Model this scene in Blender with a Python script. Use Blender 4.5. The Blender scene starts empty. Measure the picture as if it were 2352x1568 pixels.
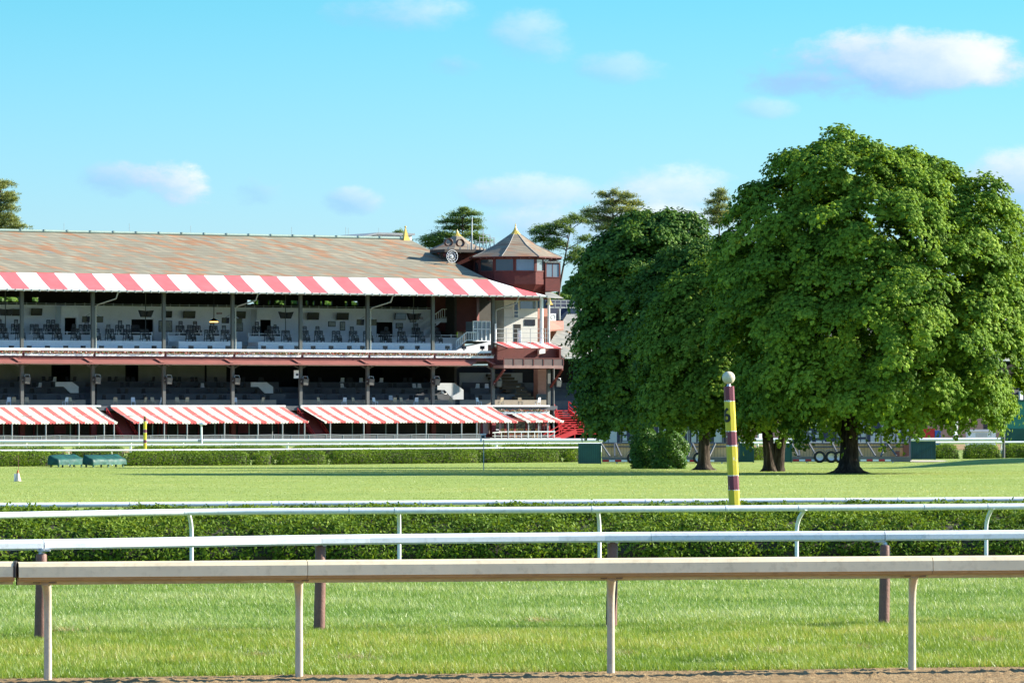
import bpy, math, random
import numpy as np
from mathutils import Vector, Matrix, noise as mnoise

random.seed(7)
rng = np.random.default_rng(7)
SC = bpy.context.scene
COL = SC.collection
R = math.radians
PI = math.pi

# ------------------------------------------------------------------ survey of the place
# the photograph was measured at 2352 px width: focal length F px, horizon at row V0
# distances were first read off in units of an F0-pixel lens; S turns them into metres for the real, longer lens
F0, S = 5600.0, 1.857
F, U0, V0, CZ = F0 * S, 1176.0, 925.0, 2.7


def at(u, v, d):
    return Vector(((u - U0) / F0 * d, d * S, CZ - (v - V0) / F0 * d))


def gy(y):
    """height of the ground at distance y (the infield falls away from the near rail)"""
    return float(np.interp(y / S, [-50, 50, 62, 124, 150, 160, 4000], [0, 0, -0.07, -0.87, -1.27, -1.4, -1.4]))


def gz(x, y):
    z = gy(y)
    # a low mound at the far end of the lawn
    m = math.exp(-((y / S - 147) / 6.5) ** 2) / (1 + math.exp(-(x - 25.5) / 1.3))
    return z + 0.62 * m


def ground_at(u, v):
    """the ground point seen at picture position u, v"""
    lo, hi = 10.0, 400.0
    for _ in range(60):
        d = (lo + hi) / 2
        p = at(u, v, d)
        if p.z > gy(d * S):
            lo = d
        else:
            hi = d
    d = (lo + hi) / 2
    return Vector(((u - U0) / F0 * d, d * S, gy(d * S)))


def base_at(u, d):
    x = (u - U0) / F0 * d
    return Vector((x, d * S, gz(x, d * S)))


def spot(u, d, z=-1.4):
    return Vector(((u - U0) / F0 * d, d * S, z))


# ------------------------------------------------------------------ materials
def new_mat(name):
    m = bpy.data.materials.new(name)
    m.use_nodes = True
    nt = m.node_tree
    nt.nodes.clear()
    out = nt.nodes.new('ShaderNodeOutputMaterial')
    return m, nt, out


def nd(nt, typ, **kw):
    n = nt.nodes.new(typ)
    for k, v in kw.items():
        if k.startswith('i_'):
            n.inputs[k[2:]].default_value = v
        else:
            setattr(n, k, v)
    return n


def math_n(nt, op, a, b=None, c=None, clamp=False):
    n = nt.nodes.new('ShaderNodeMath')
    n.operation = op
    n.use_clamp = clamp
    for i, x in enumerate((a, b, c)):
        if x is None:
            continue
        if isinstance(x, (int, float)):
            n.inputs[i].default_value = x
        else:
            nt.links.new(x, n.inputs[i])
    return n.outputs[0]


def mix_c(nt, fac, a, b, blend='MIX'):
    n = nt.nodes.new('ShaderNodeMix')
    n.data_type = 'RGBA'
    n.blend_type = blend
    for sock, x in ((n.inputs[0], fac), (n.inputs[6], a), (n.inputs[7], b)):
        if isinstance(x, (int, float)):
            sock.default_value = x
        elif isinstance(x, (tuple, list)):
            sock.default_value = (x[0], x[1], x[2], 1)
        else:
            nt.links.new(x, sock)
    return n.outputs[2]


def ramp(nt, fac, stops):
    n = nt.nodes.new('ShaderNodeValToRGB')
    el = n.color_ramp.elements
    while len(el) > 1:
        el.remove(el[-1])
    el[0].position = stops[0][0]
    el[0].color = (*stops[0][1], 1) if len(stops[0][1]) == 3 else stops[0][1]
    for p, c in stops[1:]:
        e = el.new(p)
        e.color = (*c, 1) if len(c) == 3 else c
    nt.links.new(fac, n.inputs[0])
    return n.outputs[0]


def noise_n(nt, vec, scale, detail=4, rough=0.55, dim='3D'):
    n = nt.nodes.new('ShaderNodeTexNoise')
    n.noise_dimensions = dim
    n.inputs['Scale'].default_value = scale
    n.inputs['Detail'].default_value = detail
    n.inputs['Roughness'].default_value = rough
    if vec is not None:
        nt.links.new(vec, n.inputs['Vector'])
    return n.outputs[0]


def obj_co(nt):
    return nt.nodes.new('ShaderNodeTexCoord').outputs['Object']


def pbr(nt, out, color, rough=0.6, metal=0.0, bump=None, bump_s=0.3, bump_d=0.02, spec=0.4):
    b = nt.nodes.new('ShaderNodeBsdfPrincipled')
    if isinstance(color, (tuple, list)):
        b.inputs['Base Color'].default_value = (*color, 1)
    else:
        nt.links.new(color, b.inputs['Base Color'])
    if isinstance(rough, (int, float)):
        b.inputs['Roughness'].default_value = rough
    else:
        nt.links.new(rough, b.inputs['Roughness'])
    b.inputs['Metallic'].default_value = metal
    b.inputs['Specular IOR Level'].default_value = spec
    if bump is not None:
        bn = nt.nodes.new('ShaderNodeBump')
        bn.inputs['Strength'].default_value = bump_s
        bn.inputs['Distance'].default_value = bump_d
        nt.links.new(bump, bn.inputs['Height'])
        nt.links.new(bn.outputs[0], b.inputs['Normal'])
    nt.links.new(b.outputs[0], out.inputs[0])
    return b


def paint(name, c, rough=0.55, var=0.18, scale=1.5, dirt=None, dirt_amt=0.25, metal=0.0, bump_s=0.1, spec=0.4):
    """painted or weathered surface: base colour with soft blotches, some dirt streaks and a slight bump"""
    m, nt, out = new_mat(name)
    co = obj_co(nt)
    n1 = noise_n(nt, co, scale, 6, 0.6)
    n2 = noise_n(nt, co, scale * 9, 4, 0.6)
    lo = tuple(x * (1 - var) for x in c)
    hi = tuple(min(1, x * (1 + var * 0.6)) for x in c)
    col = ramp(nt, n1, [(0.3, lo), (0.7, hi)])
    if dirt is None:
        dirt = tuple(x * 0.45 for x in c)
    mask = math_n(nt, 'MULTIPLY', ramp(nt, n2, [(0.52, (0, 0, 0)), (0.75, (1, 1, 1))]), dirt_amt)
    col = mix_c(nt, mask, col, dirt)
    pbr(nt, out, col, rough, metal, n2, bump_s, 0.02, spec)
    return m


def leafy(name, stops, trans=0.35, rough=0.5, gloss=0.35, tcol=(1.25, 1.15, 0.5)):
    """foliage: colour picked per leaf from its own tone, part of the light passes through"""
    m, nt, out = new_mat(name)
    a = nd(nt, 'ShaderNodeAttribute', attribute_name='tone')
    col = ramp(nt, a.outputs['Fac'], stops)
    b = nt.nodes.new('ShaderNodeBsdfPrincipled')
    nt.links.new(col, b.inputs['Base Color'])
    b.inputs['Roughness'].default_value = rough
    b.inputs['Specular IOR Level'].default_value = gloss
    t = nt.nodes.new('ShaderNodeBsdfTranslucent')
    tc = mix_c(nt, 1.0, col, tcol, 'MULTIPLY')
    nt.links.new(tc, t.inputs[0])
    mx = nt.nodes.new('ShaderNodeMixShader')
    mx.inputs[0].default_value = trans
    nt.links.new(b.outputs[0], mx.inputs[1])
    nt.links.new(t.outputs[0], mx.inputs[2])
    nt.links.new(mx.outputs[0], out.inputs[0])
    return m


def striped(name, red, white, period, duty, offset, axis=0, slope=(0, 0), rough=0.75, fade=None):
    """awning cloth: stripes across the width (object x)"""
    m, nt, out = new_mat(name)
    co = obj_co(nt)
    sp = nt.nodes.new('ShaderNodeSeparateXYZ')
    nt.links.new(co, sp.inputs[0])
    x = math_n(nt, 'ADD', sp.outputs[axis], -offset)
    fr = math_n(nt, 'FRACT', math_n(nt, 'DIVIDE', x, period))
    msk = math_n(nt, 'LESS_THAN', fr, duty)
    n1 = noise_n(nt, co, 0.7, 5, 0.6)
    n2 = noise_n(nt, co, 6, 4, 0.6)
    wv = mix_c(nt, ramp(nt, n1, [(0.4, (0, 0, 0)), (0.75, (0.5, 0.5, 0.5))]), white, tuple(w * 0.8 for w in white))
    rv = mix_c(nt, ramp(nt, n1, [(0.35, (0, 0, 0)), (0.8, (0.7, 0.7, 0.7))]), red, tuple(min(1, r * 1.12 + 0.03) for r in red))
    col = mix_c(nt, msk, wv, rv)
    # wavering cloth
    pbr(nt, out, col, rough, 0, n2, 0.12, 0.03, 0.25)
    return m


def slate(name, base, alt, patch, dark, cw=0.62, ch=0.30, patch_lo=0.53, patch_hi=0.6, vaxis=2):
    """slate roof: courses of tiles, each with its own tone, with replaced patches of rusty tiles"""
    m, nt, out = new_mat(name)
    co = obj_co(nt)
    sp = nt.nodes.new('ShaderNodeSeparateXYZ')
    nt.links.new(co, sp.inputs[0])
    row = math_n(nt, 'FLOOR', math_n(nt, 'DIVIDE', sp.outputs[vaxis], ch))
    half = math_n(nt, 'MULTIPLY', math_n(nt, 'MODULO', row, 2.0), 0.5)
    cx = math_n(nt, 'ADD', math_n(nt, 'DIVIDE', math_n(nt, 'ADD', sp.outputs[0], sp.outputs[1]), cw), half)
    colx = math_n(nt, 'FLOOR', cx)
    cmb = nt.nodes.new('ShaderNodeCombineXYZ')
    nt.links.new(colx, cmb.inputs[0])
    nt.links.new(row, cmb.inputs[1])
    wn = nt.nodes.new('ShaderNodeTexWhiteNoise')
    wn.noise_dimensions = '2D'
    nt.links.new(cmb.outputs[0], wn.inputs['Vector'])
    col = ramp(nt, wn.outputs[0], [(0.0, base), (0.5, tuple(x * 0.86 for x in base)), (0.75, alt), (0.97, alt), (1.0, dark)])
    # patches: low frequency noise sampled per tile so that the edges step along the courses
    sc = nt.nodes.new('ShaderNodeVectorMath')
    sc.operation = 'MULTIPLY'
    nt.links.new(cmb.outputs[0], sc.inputs[0])
    sc.inputs[1].default_value = (cw * 0.9, ch * 1.45, 1)
    pn = noise_n(nt, sc.outputs[0], 0.7, 4, 0.6, '2D')
    pn2 = math_n(nt, 'ADD', pn, math_n(nt, 'MULTIPLY', math_n(nt, 'SUBTRACT', wn.outputs[0], 0.5), 0.13))
    pm = ramp(nt, pn2, [(patch_lo, (0, 0, 0)), (patch_hi, (1, 1, 1))])
    pcol = ramp(nt, wn.outputs[0], [(0.0, patch), (0.7, tuple(x * 0.82 for x in patch)), (1.0, tuple(min(1, x * 1.2) for x in patch))])
    col = mix_c(nt, pm, col, pcol)
    big = noise_n(nt, co, 0.12, 3, 0.5)
    col = mix_c(nt, ramp(nt, big, [(0.35, (0, 0, 0)), (0.65, (0.35, 0.35, 0.35))]), col, tuple(x * 0.8 for x in base))
    # course line: lower edge of each tile
    fr = math_n(nt, 'FRACT', math_n(nt, 'DIVIDE', sp.outputs[vaxis], ch))
    edge = math_n(nt, 'GREATER_THAN', fr, 0.8)
    fx = math_n(nt, 'LESS_THAN', math_n(nt, 'FRACT', cx), 0.05)
    joint = math_n(nt, 'MAXIMUM', math_n(nt, 'MULTIPLY', edge, 0.35), math_n(nt, 'MULTIPLY', fx, 0.3))
    col = mix_c(nt, joint, col, tuple(x * 0.45 for x in base))
    h = math_n(nt, 'ADD', math_n(nt, 'MULTIPLY', fr, -0.6), math_n(nt, 'MULTIPLY', wn.outputs[0], 0.4))
    pbr(nt, out, col, 0.75, 0, h, 0.35, 0.05, 0.25)
    return m


# ------------------------------------------------------------------ mesh builder
class MB:
    def __init__(self):
        self.v, self.f, self.mi, self.sm = [], [], [], []
        self.cur = 0
        self.smooth = False

    def add(self, vs, fs, smooth=None):
        o = len(self.v)
        self.v += [tuple(p) for p in vs]
        for f in fs:
            self.f.append([i + o for i in f])
            self.mi.append(self.cur)
            self.sm.append(self.smooth if smooth is None else smooth)
        return self

    def box(self, x0, x1, y0, y1, z0, z1):
        if x0 > x1: x0, x1 = x1, x0
        if y0 > y1: y0, y1 = y1, y0
        if z0 > z1: z0, z1 = z1, z0
        vs = [(x0, y0, z0), (x1, y0, z0), (x1, y1, z0), (x0, y1, z0), (x0, y0, z1), (x1, y0, z1), (x1, y1, z1), (x0, y1, z1)]
        return self.add(vs, [(0, 3, 2, 1), (4, 5, 6, 7), (0, 1, 5, 4), (1, 2, 6, 5), (2, 3, 7, 6), (3, 0, 4, 7)], False)

    def quad(self, *p):
        return self.add(p, [tuple(range(len(p)))], False)

    def solid(self, bottom, top):
        """closed solid between two rings of points of the same length"""
        n = len(bottom)
        fs = [tuple(reversed(range(n))), tuple(range(n, 2 * n))]
        fs += [(i, (i + 1) % n, n + (i + 1) % n, n + i) for i in range(n)]
        return self.add(list(bottom) + list(top), fs, False)

    def slab(self, pts, off):
        """thick sheet: polygon pts and its copy moved by off"""
        off = Vector(off)
        return self.solid([Vector(p) + off for p in pts], pts)

    def beam(self, a, b, w, h=None):
        h = h or w
        a, b = Vector(a), Vector(b)
        d = (b - a).normalized()
        up = Vector((0, 0, 1)) if abs(d.z) < 0.95 else Vector((0, 1, 0))
        s = d.cross(up).normalized() * (w / 2)
        t = s.cross(d).normalized() * (h / 2)
        ra = [a - s - t, a + s - t, a + s + t, a - s + t]
        rb = [b - s - t, b + s - t, b + s + t, b - s + t]
        return self.solid(list(reversed(ra)), list(reversed(rb)))

    def tube(self, pts, r, n=8, cap=True, smooth=True):
        pts = [Vector(p) for p in pts]
        rs = r if isinstance(r, (list, tuple)) else [r] * len(pts)
        vs, fs = [], []
        prev = None
        for i, p in enumerate(pts):
            d = (pts[min(i + 1, len(pts) - 1)] - pts[max(i - 1, 0)]).normalized()
            if prev is None:
                up = Vector((0, 0, 1)) if abs(d.z) < 0.9 else Vector((1, 0, 0))
                a = d.cross(up).normalized()
            else:
                a = (prev - d * prev.dot(d)).normalized()
            prev = a
            b = d.cross(a)
            for k in range(n):
                t = 2 * PI * k / n
                vs.append(p + (a * math.cos(t) + b * math.sin(t)) * rs[i])
        for i in range(len(pts) - 1):
            for k in range(n):
                fs.append((i * n + k, i * n + (k + 1) % n, (i + 1) * n + (k + 1) % n, (i + 1) * n + k))
        self.add(vs, fs, smooth)
        if cap:
            m = len(pts) - 1
            self.add(vs[:n], [tuple(reversed(range(n)))], False)
            self.add(vs[m * n:], [tuple(range(n))], False)
        return self

    def lathe(self, c, prof, n=16, smooth=True, phase=0.0):
        c = Vector(c)
        vs, fs = [], []
        for r, z in prof:
            for k in range(n):
                t = 2 * PI * k / n + phase
                vs.append(c + Vector((r * math.cos(t), r * math.sin(t), z)))
        for i in range(len(prof) - 1):
            for k in range(n):
                fs.append((i * n + k, i * n + (k + 1) % n, (i + 1) * n + (k + 1) % n, (i + 1) * n + k))
        self.add(vs, fs, smooth)
        m = len(prof) - 1
        if prof[0][0] > 1e-4:
            self.add(vs[:n], [tuple(reversed(range(n)))], False)
        if prof[m][0] > 1e-4:
            self.add(vs[m * n:], [tuple(range(n))], False)
        return self

    def extrude(self, prof, path, closed=True, smooth=False):
        """profile (side, z) swept along a ground path of Vectors; side is to the right of the path"""
        path = [Vector(p) for p in path]
        vs, fs = [], []
        n = len(prof)
        for i, p in enumerate(path):
            d = path[min(i + 1, len(path) - 1)] - path[max(i - 1, 0)]
            d.z = 0
            d.normalize()
            s = Vector((d.y, -d.x, 0))
            for a, z in prof:
                vs.append(p + s * a + Vector((0, 0, z)))
        for i in range(len(path) - 1):
            for k in range(n if closed else n - 1):
                fs.append((i * n + k, (i + 1) * n + k, (i + 1) * n + (k + 1) % n, i * n + (k + 1) % n))
        self.add(vs, fs, smooth)
        if closed:
            m = len(path) - 1
            self.add(vs[:n], [tuple(range(n))], False)
            self.add(vs[m * n:], [tuple(reversed(range(n)))], False)
        return self

    def build(self, name, mats, parent=None, loc=None, rotz=0.0):
        me = bpy.data.meshes.new(name)
        me.from_pydata(self.v, [], self.f)
        mats = mats if isinstance(mats, (list, tuple)) else [mats]
        for m in mats:
            me.materials.append(m)
        me.polygons.foreach_set('material_index', self.mi)
        me.polygons.foreach_set('use_smooth', self.sm)
        me.update()
        o = bpy.data.objects.new(name, me)
        COL.objects.link(o)
        o.parent = parent
        if loc is not None:
            o.location = loc
            o.rotation_euler = (0, 0, rotz)
        return o


def np_mesh(name, verts, faces, mat, parent=None, tone=None, smooth=False):
    me = bpy.data.meshes.new(name)
    n, k = faces.shape
    me.vertices.add(len(verts))
    me.vertices.foreach_set('co', np.ascontiguousarray(verts, dtype=np.float32).ravel())
    me.loops.add(n * k)
    me.loops.foreach_set('vertex_index', np.ascontiguousarray(faces, dtype=np.int32).ravel())
    me.polygons.add(n)
    me.polygons.foreach_set('loop_start', np.arange(0, n * k, k, dtype=np.int32))
    me.materials.append(mat)
    me.update(calc_edges=True)
    if smooth:
        me.polygons.foreach_set('use_smooth', np.ones(n, dtype=bool))
    if tone is not None:
        a = me.attributes.new('tone', 'FLOAT', 'FACE')
        a.data.foreach_set('value', np.ascontiguousarray(np.clip(tone, 0, 1), dtype=np.float32))
    o = bpy.data.objects.new(name, me)
    COL.objects.link(o)
    o.parent = parent
    return o


def tag(o, label=None, cat=None, group=None, kind=None):
    if label: o['label'] = label
    if cat: o['category'] = cat
    if group: o['group'] = group
    if kind: o['kind'] = kind
    return o


def thing(name, label, cat, loc=(0, 0, 0), rotz=0.0, group=None):
    o = bpy.data.objects.new(name, None)
    o.empty_display_size = 0.3
    COL.objects.link(o)
    o.location = loc
    o.rotation_euler = (0, 0, rotz)
    return tag(o, label, cat, group)


def copy_tree(o, parent=None, **kw):
    c = o.copy()
    COL.objects.link(c)
    c.parent = parent
    for ch in list(o.children):
        copy_tree(ch, c)
    return c


def unit(a):
    return a / np.maximum(np.linalg.norm(a, axis=1, keepdims=True), 1e-9)


def leaf_cards(cent, nrm, size, aspect=0.62, fold=0.18):
    """one folded rhombic leaf per row; returns verts and faces"""
    n = len(cent)
    rv = rng.normal(size=(n, 3))
    t = unit(np.cross(nrm, rv))
    # leaves hang: bend the long axis a little downwards
    t[:, 2] -= 0.25
    t = unit(t)
    b = unit(np.cross(nrm, t))
    L = (size / 2)[:, None]
    W = L * aspect
    up = nrm * (L * fold)
    v = np.empty((n, 4, 3))
    v[:, 0] = cent - t * L
    v[:, 1] = cent + b * W + up
    v[:, 2] = cent + t * L
    v[:, 3] = cent - b * W + up
    f = np.arange(n * 4).reshape(n, 4)
    return v.reshape(-1, 3), f


def leaf_tufts(cent, axis, size, per=7):
    """a drooping whorl of leaves round each axis, as on the shoot tips of a maple"""
    n = len(cent)
    rv = rng.normal(size=(n, 3))
    t0 = unit(np.cross(axis, rv))
    b0 = unit(np.cross(axis, t0))
    idx = np.repeat(np.arange(n), per)
    ang = np.tile(np.arange(per) * 2 * PI / per, n) + rng.normal(size=n * per) * 0.25
    t = t0[idx] * np.cos(ang)[:, None] + b0[idx] * np.sin(ang)[:, None]
    drop = rng.uniform(0.15, 0.75, n * per)[:, None]
    d = unit(t - axis[idx] * drop)
    d[:, 2] -= 0.18
    d = unit(d)
    nr = unit(axis[idx] + t * drop + rng.normal(size=(n * per, 3)) * 0.12)
    w = unit(np.cross(nr, d))
    L = (size[idx] * rng.uniform(0.75, 1.25, n * per))[:, None]
    c = cent[idx]
    v = np.empty((n * per, 4, 3))
    v[:, 0] = c + d * L * 0.08
    v[:, 1] = c + d * L * 0.5 + w * L * 0.40 + nr * L * 0.06
    v[:, 2] = c + d * L
    v[:, 3] = c + d * L * 0.5 - w * L * 0.40 + nr * L * 0.06
    return v.reshape(-1, 3), np.arange(n * per * 4).reshape(-1, 4), idx
SKY_STRENGTH = 0.07
SKY_TINT = (0.275, 0.75, 1.0)
SKY_LOW = (0.53, 0.83, 1.30)
CLOUD_SHADE = (1.85, 3.3, 5.0)
CLOUD_LIT = (5.2, 5.5, 5.6)
EXPOSURE = 1.5
# ------------------------------------------------------------------ camera, light, sky
SUN_EL, SUN_AZ = 25.5, 11.5          # degrees above the ground; measured from +X towards +Y
cam_d = bpy.data.cameras.new('camera')
cam = bpy.data.objects.new('camera', cam_d)
COL.objects.link(cam)
cam.location = (0, 0, CZ)
cam.rotation_euler = (R(90), 0, 0)
cam_d.sensor_width = 36
cam_d.lens = 36 * F / 2352
cam_d.shift_y = (V0 - 784) / 2352
cam_d.clip_start = 0.5
cam_d.clip_end = 8000
SC.camera = cam

sv = Vector((math.cos(R(SUN_EL)) * math.cos(R(SUN_AZ)), math.cos(R(SUN_EL)) * math.sin(R(SUN_AZ)), math.sin(R(SUN_EL))))
sd = bpy.data.lights.new('sun', 'SUN')
sd.energy = 5.0
sd.angle = R(0.55)
sd.color = (1.0, 0.93, 0.80)
so = bpy.data.objects.new('sun', sd)
COL.objects.link(so)
so.rotation_euler = sv.to_track_quat('Z', 'Y').to_euler()
so.location = (60, -10, 60)

W = bpy.data.worlds.new('World')
SC.world = W
W.use_nodes = True
nt = W.node_tree
nt.nodes.clear()
wo = nt.nodes.new('ShaderNodeOutputWorld')
bg = nt.nodes.new('ShaderNodeBackground')
bg.inputs[1].default_value = SKY_STRENGTH
nt.links.new(bg.outputs[0], wo.inputs[0])
sky = nt.nodes.new('ShaderNodeTexSky')
sky.sky_type = 'NISHITA'
sky.sun_disc = False
sky.sun_elevation = R(SUN_EL)
sky.sun_rotation = R(90 - SUN_AZ)
sky.air_density = 1.0
sky.dust_density = 0.6
sky.ozone_density = 1.0
tc = nt.nodes.new('ShaderNodeTexCoord')
sp = nt.nodes.new('ShaderNodeSeparateXYZ')
nt.links.new(tc.outputs['Generated'], sp.inputs[0])
skyc = mix_c(nt, 1.0, sky.outputs[0], ramp(nt, sp.outputs[2], [(0.03, SKY_LOW), (0.089, SKY_TINT), (1.0, SKY_TINT)]), 'MULTIPLY')
ysafe = math_n(nt, 'MAXIMUM', sp.outputs[1], 0.02)
ca = math_n(nt, 'DIVIDE', sp.outputs[0], ysafe)
cb = math_n(nt, 'DIVIDE', sp.outputs[2], ysafe)
front = math_n(nt, 'GREATER_THAN', sp.outputs[1], 0.3)
cv = nt.nodes.new('ShaderNodeCombineXYZ')
nt.links.new(ca, cv.inputs[0])
nt.links.new(math_n(nt, 'MULTIPLY', cb, 1.7), cv.inputs[1])
cn1 = noise_n(nt, cv.outputs[0], 24 * S, 10, 0.64)
cn2 = noise_n(nt, cv.outputs[0], 9 * S, 4, 0.5)
nn = math_n(nt, 'ADD', math_n(nt, 'SUBTRACT', cn1, 0.5), math_n(nt, 'MULTIPLY', math_n(nt, 'SUBTRACT', cn2, 0.5), 0.6))


def cloud(cu, cw, ru, rv, dens, soft, amp, bright, tilt=0.0):
    """returns (mask, lit) for one cloud given by the direction of its middle"""
    a0, b0 = (cu - U0) / F, (V0 - cw) / F
    da = math_n(nt, 'DIVIDE', math_n(nt, 'SUBTRACT', ca, a0), ru / F)
    db_ = math_n(nt, 'DIVIDE', math_n(nt, 'SUBTRACT', cb, b0), rv / F)
    db = math_n(nt, 'SUBTRACT', db_, math_n(nt, 'MULTIPLY', da, tilt))
    e = math_n(nt, 'ADD', math_n(nt, 'MULTIPLY', da, da), math_n(nt, 'MULTIPLY', db, db))
    m = math_n(nt, 'ADD', math_n(nt, 'SUBTRACT', 0.97, e), math_n(nt, 'MULTIPLY', nn, amp * 1.9))
    m = math_n(nt, 'DIVIDE', m, soft * 1.05, clamp=True)
    m = math_n(nt, 'MULTIPLY', math_n(nt, 'MULTIPLY', m, m), math_n(nt, 'SUBTRACT', 3.0, math_n(nt, 'MULTIPLY', m, 2.0)))
    m = math_n(nt, 'MULTIPLY', math_n(nt, 'MULTIPLY', m, dens), front)
    lit = math_n(nt, 'ADD', math_n(nt, 'ADD', math_n(nt, 'MULTIPLY', da, 0.42), math_n(nt, 'MULTIPLY', db, 0.42)),
                 math_n(nt, 'ADD', math_n(nt, 'MULTIPLY', nn, 1.1), bright), clamp=True)
    return m, lit


CLOUDS = [
    # u, v, half width, half height, density, softness, ragged, brightness, tilt
    (2065, 152, 350, 92, 1.0, 0.8, 1.5, 0.28, 0.26),
    (2215, 132, 105, 80, 0.9, 0.8, 1.2, 0.7, 0.1),
    (1860, 192, 150, 38, 0.8, 0.9, 1.4, 0.0, 0.35),
    (1760, 250, 90, 32, 0.4, 1.0, 1.4, 0.4, 0.0),
    (400, 415, 140, 70, 0.95, 0.7, 1.7, 0.6, -0.45),
    (295, 405, 120, 52, 0.75, 1.0, 1.6, 0.3, 0.0),
    (585, 440, 80, 46, 0.55, 1.0, 2.2, 0.1, 0.0),
    (812, 462, 75, 34, 0.6, 1.0, 1.8, 0.15, 0.0),
    (915, 35, 180, 54, 0.5, 1.1, 1.5, 0.35, 0.0),
    (1215, 90, 115, 80, 0.45, 1.1, 1.6, 0.35, 0.0),
    (1060, 150, 90, 34, 0.4, 1.0, 2.0, 0.2, 0.0),
    (1430, 158, 120, 50, 0.42, 1.1, 1.8, 0.35, 0.0),
    (1240, 445, 250, 48, 0.62, 1.0, 1.8, 0.5, 0.1),
    (1560, 445, 260, 75, 0.7, 1.0, 1.6, 0.55, 0.1),
    (1400, 520, 500, 60, 0.7, 1.0, 1.4, 0.45, 0.0),
    (2330, 430, 190, 95, 0.9, 0.9, 1.5, 0.3, 0.35),
]
cur = skyc
for c in CLOUDS:
    mk, lit = cloud(*c)
    ccol = mix_c(nt, lit, CLOUD_SHADE, CLOUD_LIT)
    cur = mix_c(nt, mk, cur, ccol)
# unseen broken cloud added behind the photographer to brighten interiors and shaded fronts
dv = nt.nodes.new('ShaderNodeMapping')
dv.inputs['Scale'].default_value = (1.0, 1.0, 2.2)
nt.links.new(tc.outputs['Generated'], dv.inputs[0])
bn = noise_n(nt, dv.outputs[0], 3.2, 7, 0.58)
bm_ = ramp(nt, bn, [(0.38, (0, 0, 0)), (0.52, (1, 1, 1))])
back = ramp(nt, math_n(nt, 'MULTIPLY', sp.outputs[1], -1.0), [(0.0, (0, 0, 0)), (0.25, (1, 1, 1))])
up = ramp(nt, sp.outputs[2], [(0.0, (0, 0, 0)), (0.03, (1, 1, 1))])
bmask = math_n(nt, 'MULTIPLY', math_n(nt, 'MULTIPLY', bm_, back), up)
cur = mix_c(nt, bmask, cur, mix_c(nt, bn, (1.3, 3.0, 6.2), (2.2, 4.0, 7.2)))
nt.links.new(cur, bg.inputs[0])

vs_ = SC.view_settings
vs_.view_transform = 'Standard'
vs_.look = 'None'
vs_.exposure = EXPOSURE
vs_.gamma = 1.0
vs_.use_curve_mapping = False
SC.render.engine = 'CYCLES'
SC.cycles.max_bounces = 8
SC.cycles.diffuse_bounces = 4
SC.cycles.glossy_bounces = 3
SC.cycles.transmission_bounces = 6
SC.cycles.transparent_max_bounces = 8
SC.cycles.use_adaptive_sampling = True
SC.cycles.adaptive_threshold = 0.006
SC.cycles.use_denoising = True
SC.cycles.sample_clamp_indirect = 6

# ------------------------------------------------------------------ ground
def turf_mat(name, a, b, c, band=0.0, sc=0.35):
    m, nt, out = new_mat(name)
    co = obj_co(nt)
    mp = nt.nodes.new('ShaderNodeMapping')
    mp.inputs['Scale'].default_value = (0.35, 1.0, 1.0)
    nt.links.new(co, mp.inputs[0])
    n1 = noise_n(nt, mp.outputs[0], sc, 6, 0.65)
    n2 = noise_n(nt, co, 2.2, 6, 0.65)
    n3 = noise_n(nt, co, 30.0, 3, 0.7)
    col = ramp(nt, n1, [(0.32, a), (0.5, b), (0.7, c)])
    col = mix_c(nt, ramp(nt, n2, [(0.42, (0, 0, 0)), (0.62, (0.55, 0.55, 0.55))]), col, tuple(x * 0.72 for x in a))
    col = mix_c(nt, ramp(nt, n3, [(0.45, (0, 0, 0)), (0.6, (0.4, 0.4, 0.4))]), col, tuple(x * 1.25 for x in c))
    h = math_n(nt, 'ADD', n2, n3)
    pbr(nt, out, col, 0.85, 0, h, 0.6, 0.03, 0.1)
    return m


M_lawn = turf_mat('lawn_grass', (0.19, 0.27, 0.055), (0.245, 0.315, 0.075), (0.31, 0.35, 0.11))
M_turf = turf_mat('course_turf', (0.13, 0.21, 0.04), (0.17, 0.25, 0.055), (0.22, 0.28, 0.07))
M_rough = turf_mat('rough_turf', (0.09, 0.15, 0.025), (0.16, 0.21, 0.045), (0.24, 0.22, 0.07))
M_far = turf_mat('far_field', (0.10, 0.17, 0.04), (0.13, 0.2, 0.05), (0.16, 0.2, 0.07))

EDGE = lambda x: S * (24.28 + 0.104 * x) + 0.05 * math.sin(x * 1.9) + 0.03 * math.sin(x * 5.3 + 1)   # dirt meets grass


def sheet(name, xs, yfun, ny, mat, lift=0.0):
    vs, fs = [], []
    for i, x in enumerate(xs):
        y0, y1 = yfun(x)
        for j in range(ny):
            t = j / (ny - 1)
            y = y0 + (y1 - y0) * t
            vs.append((x, y, gz(x, y) + lift))
    n = len(xs)
    for i in range(n - 1):
        for j in range(ny - 1):
            fs.append((i * ny + j, (i + 1) * ny + j, (i + 1) * ny + j + 1, i * ny + j + 1))
    return np_mesh(name, np.array(vs), np.array(fs), mat, smooth=True)


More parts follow.
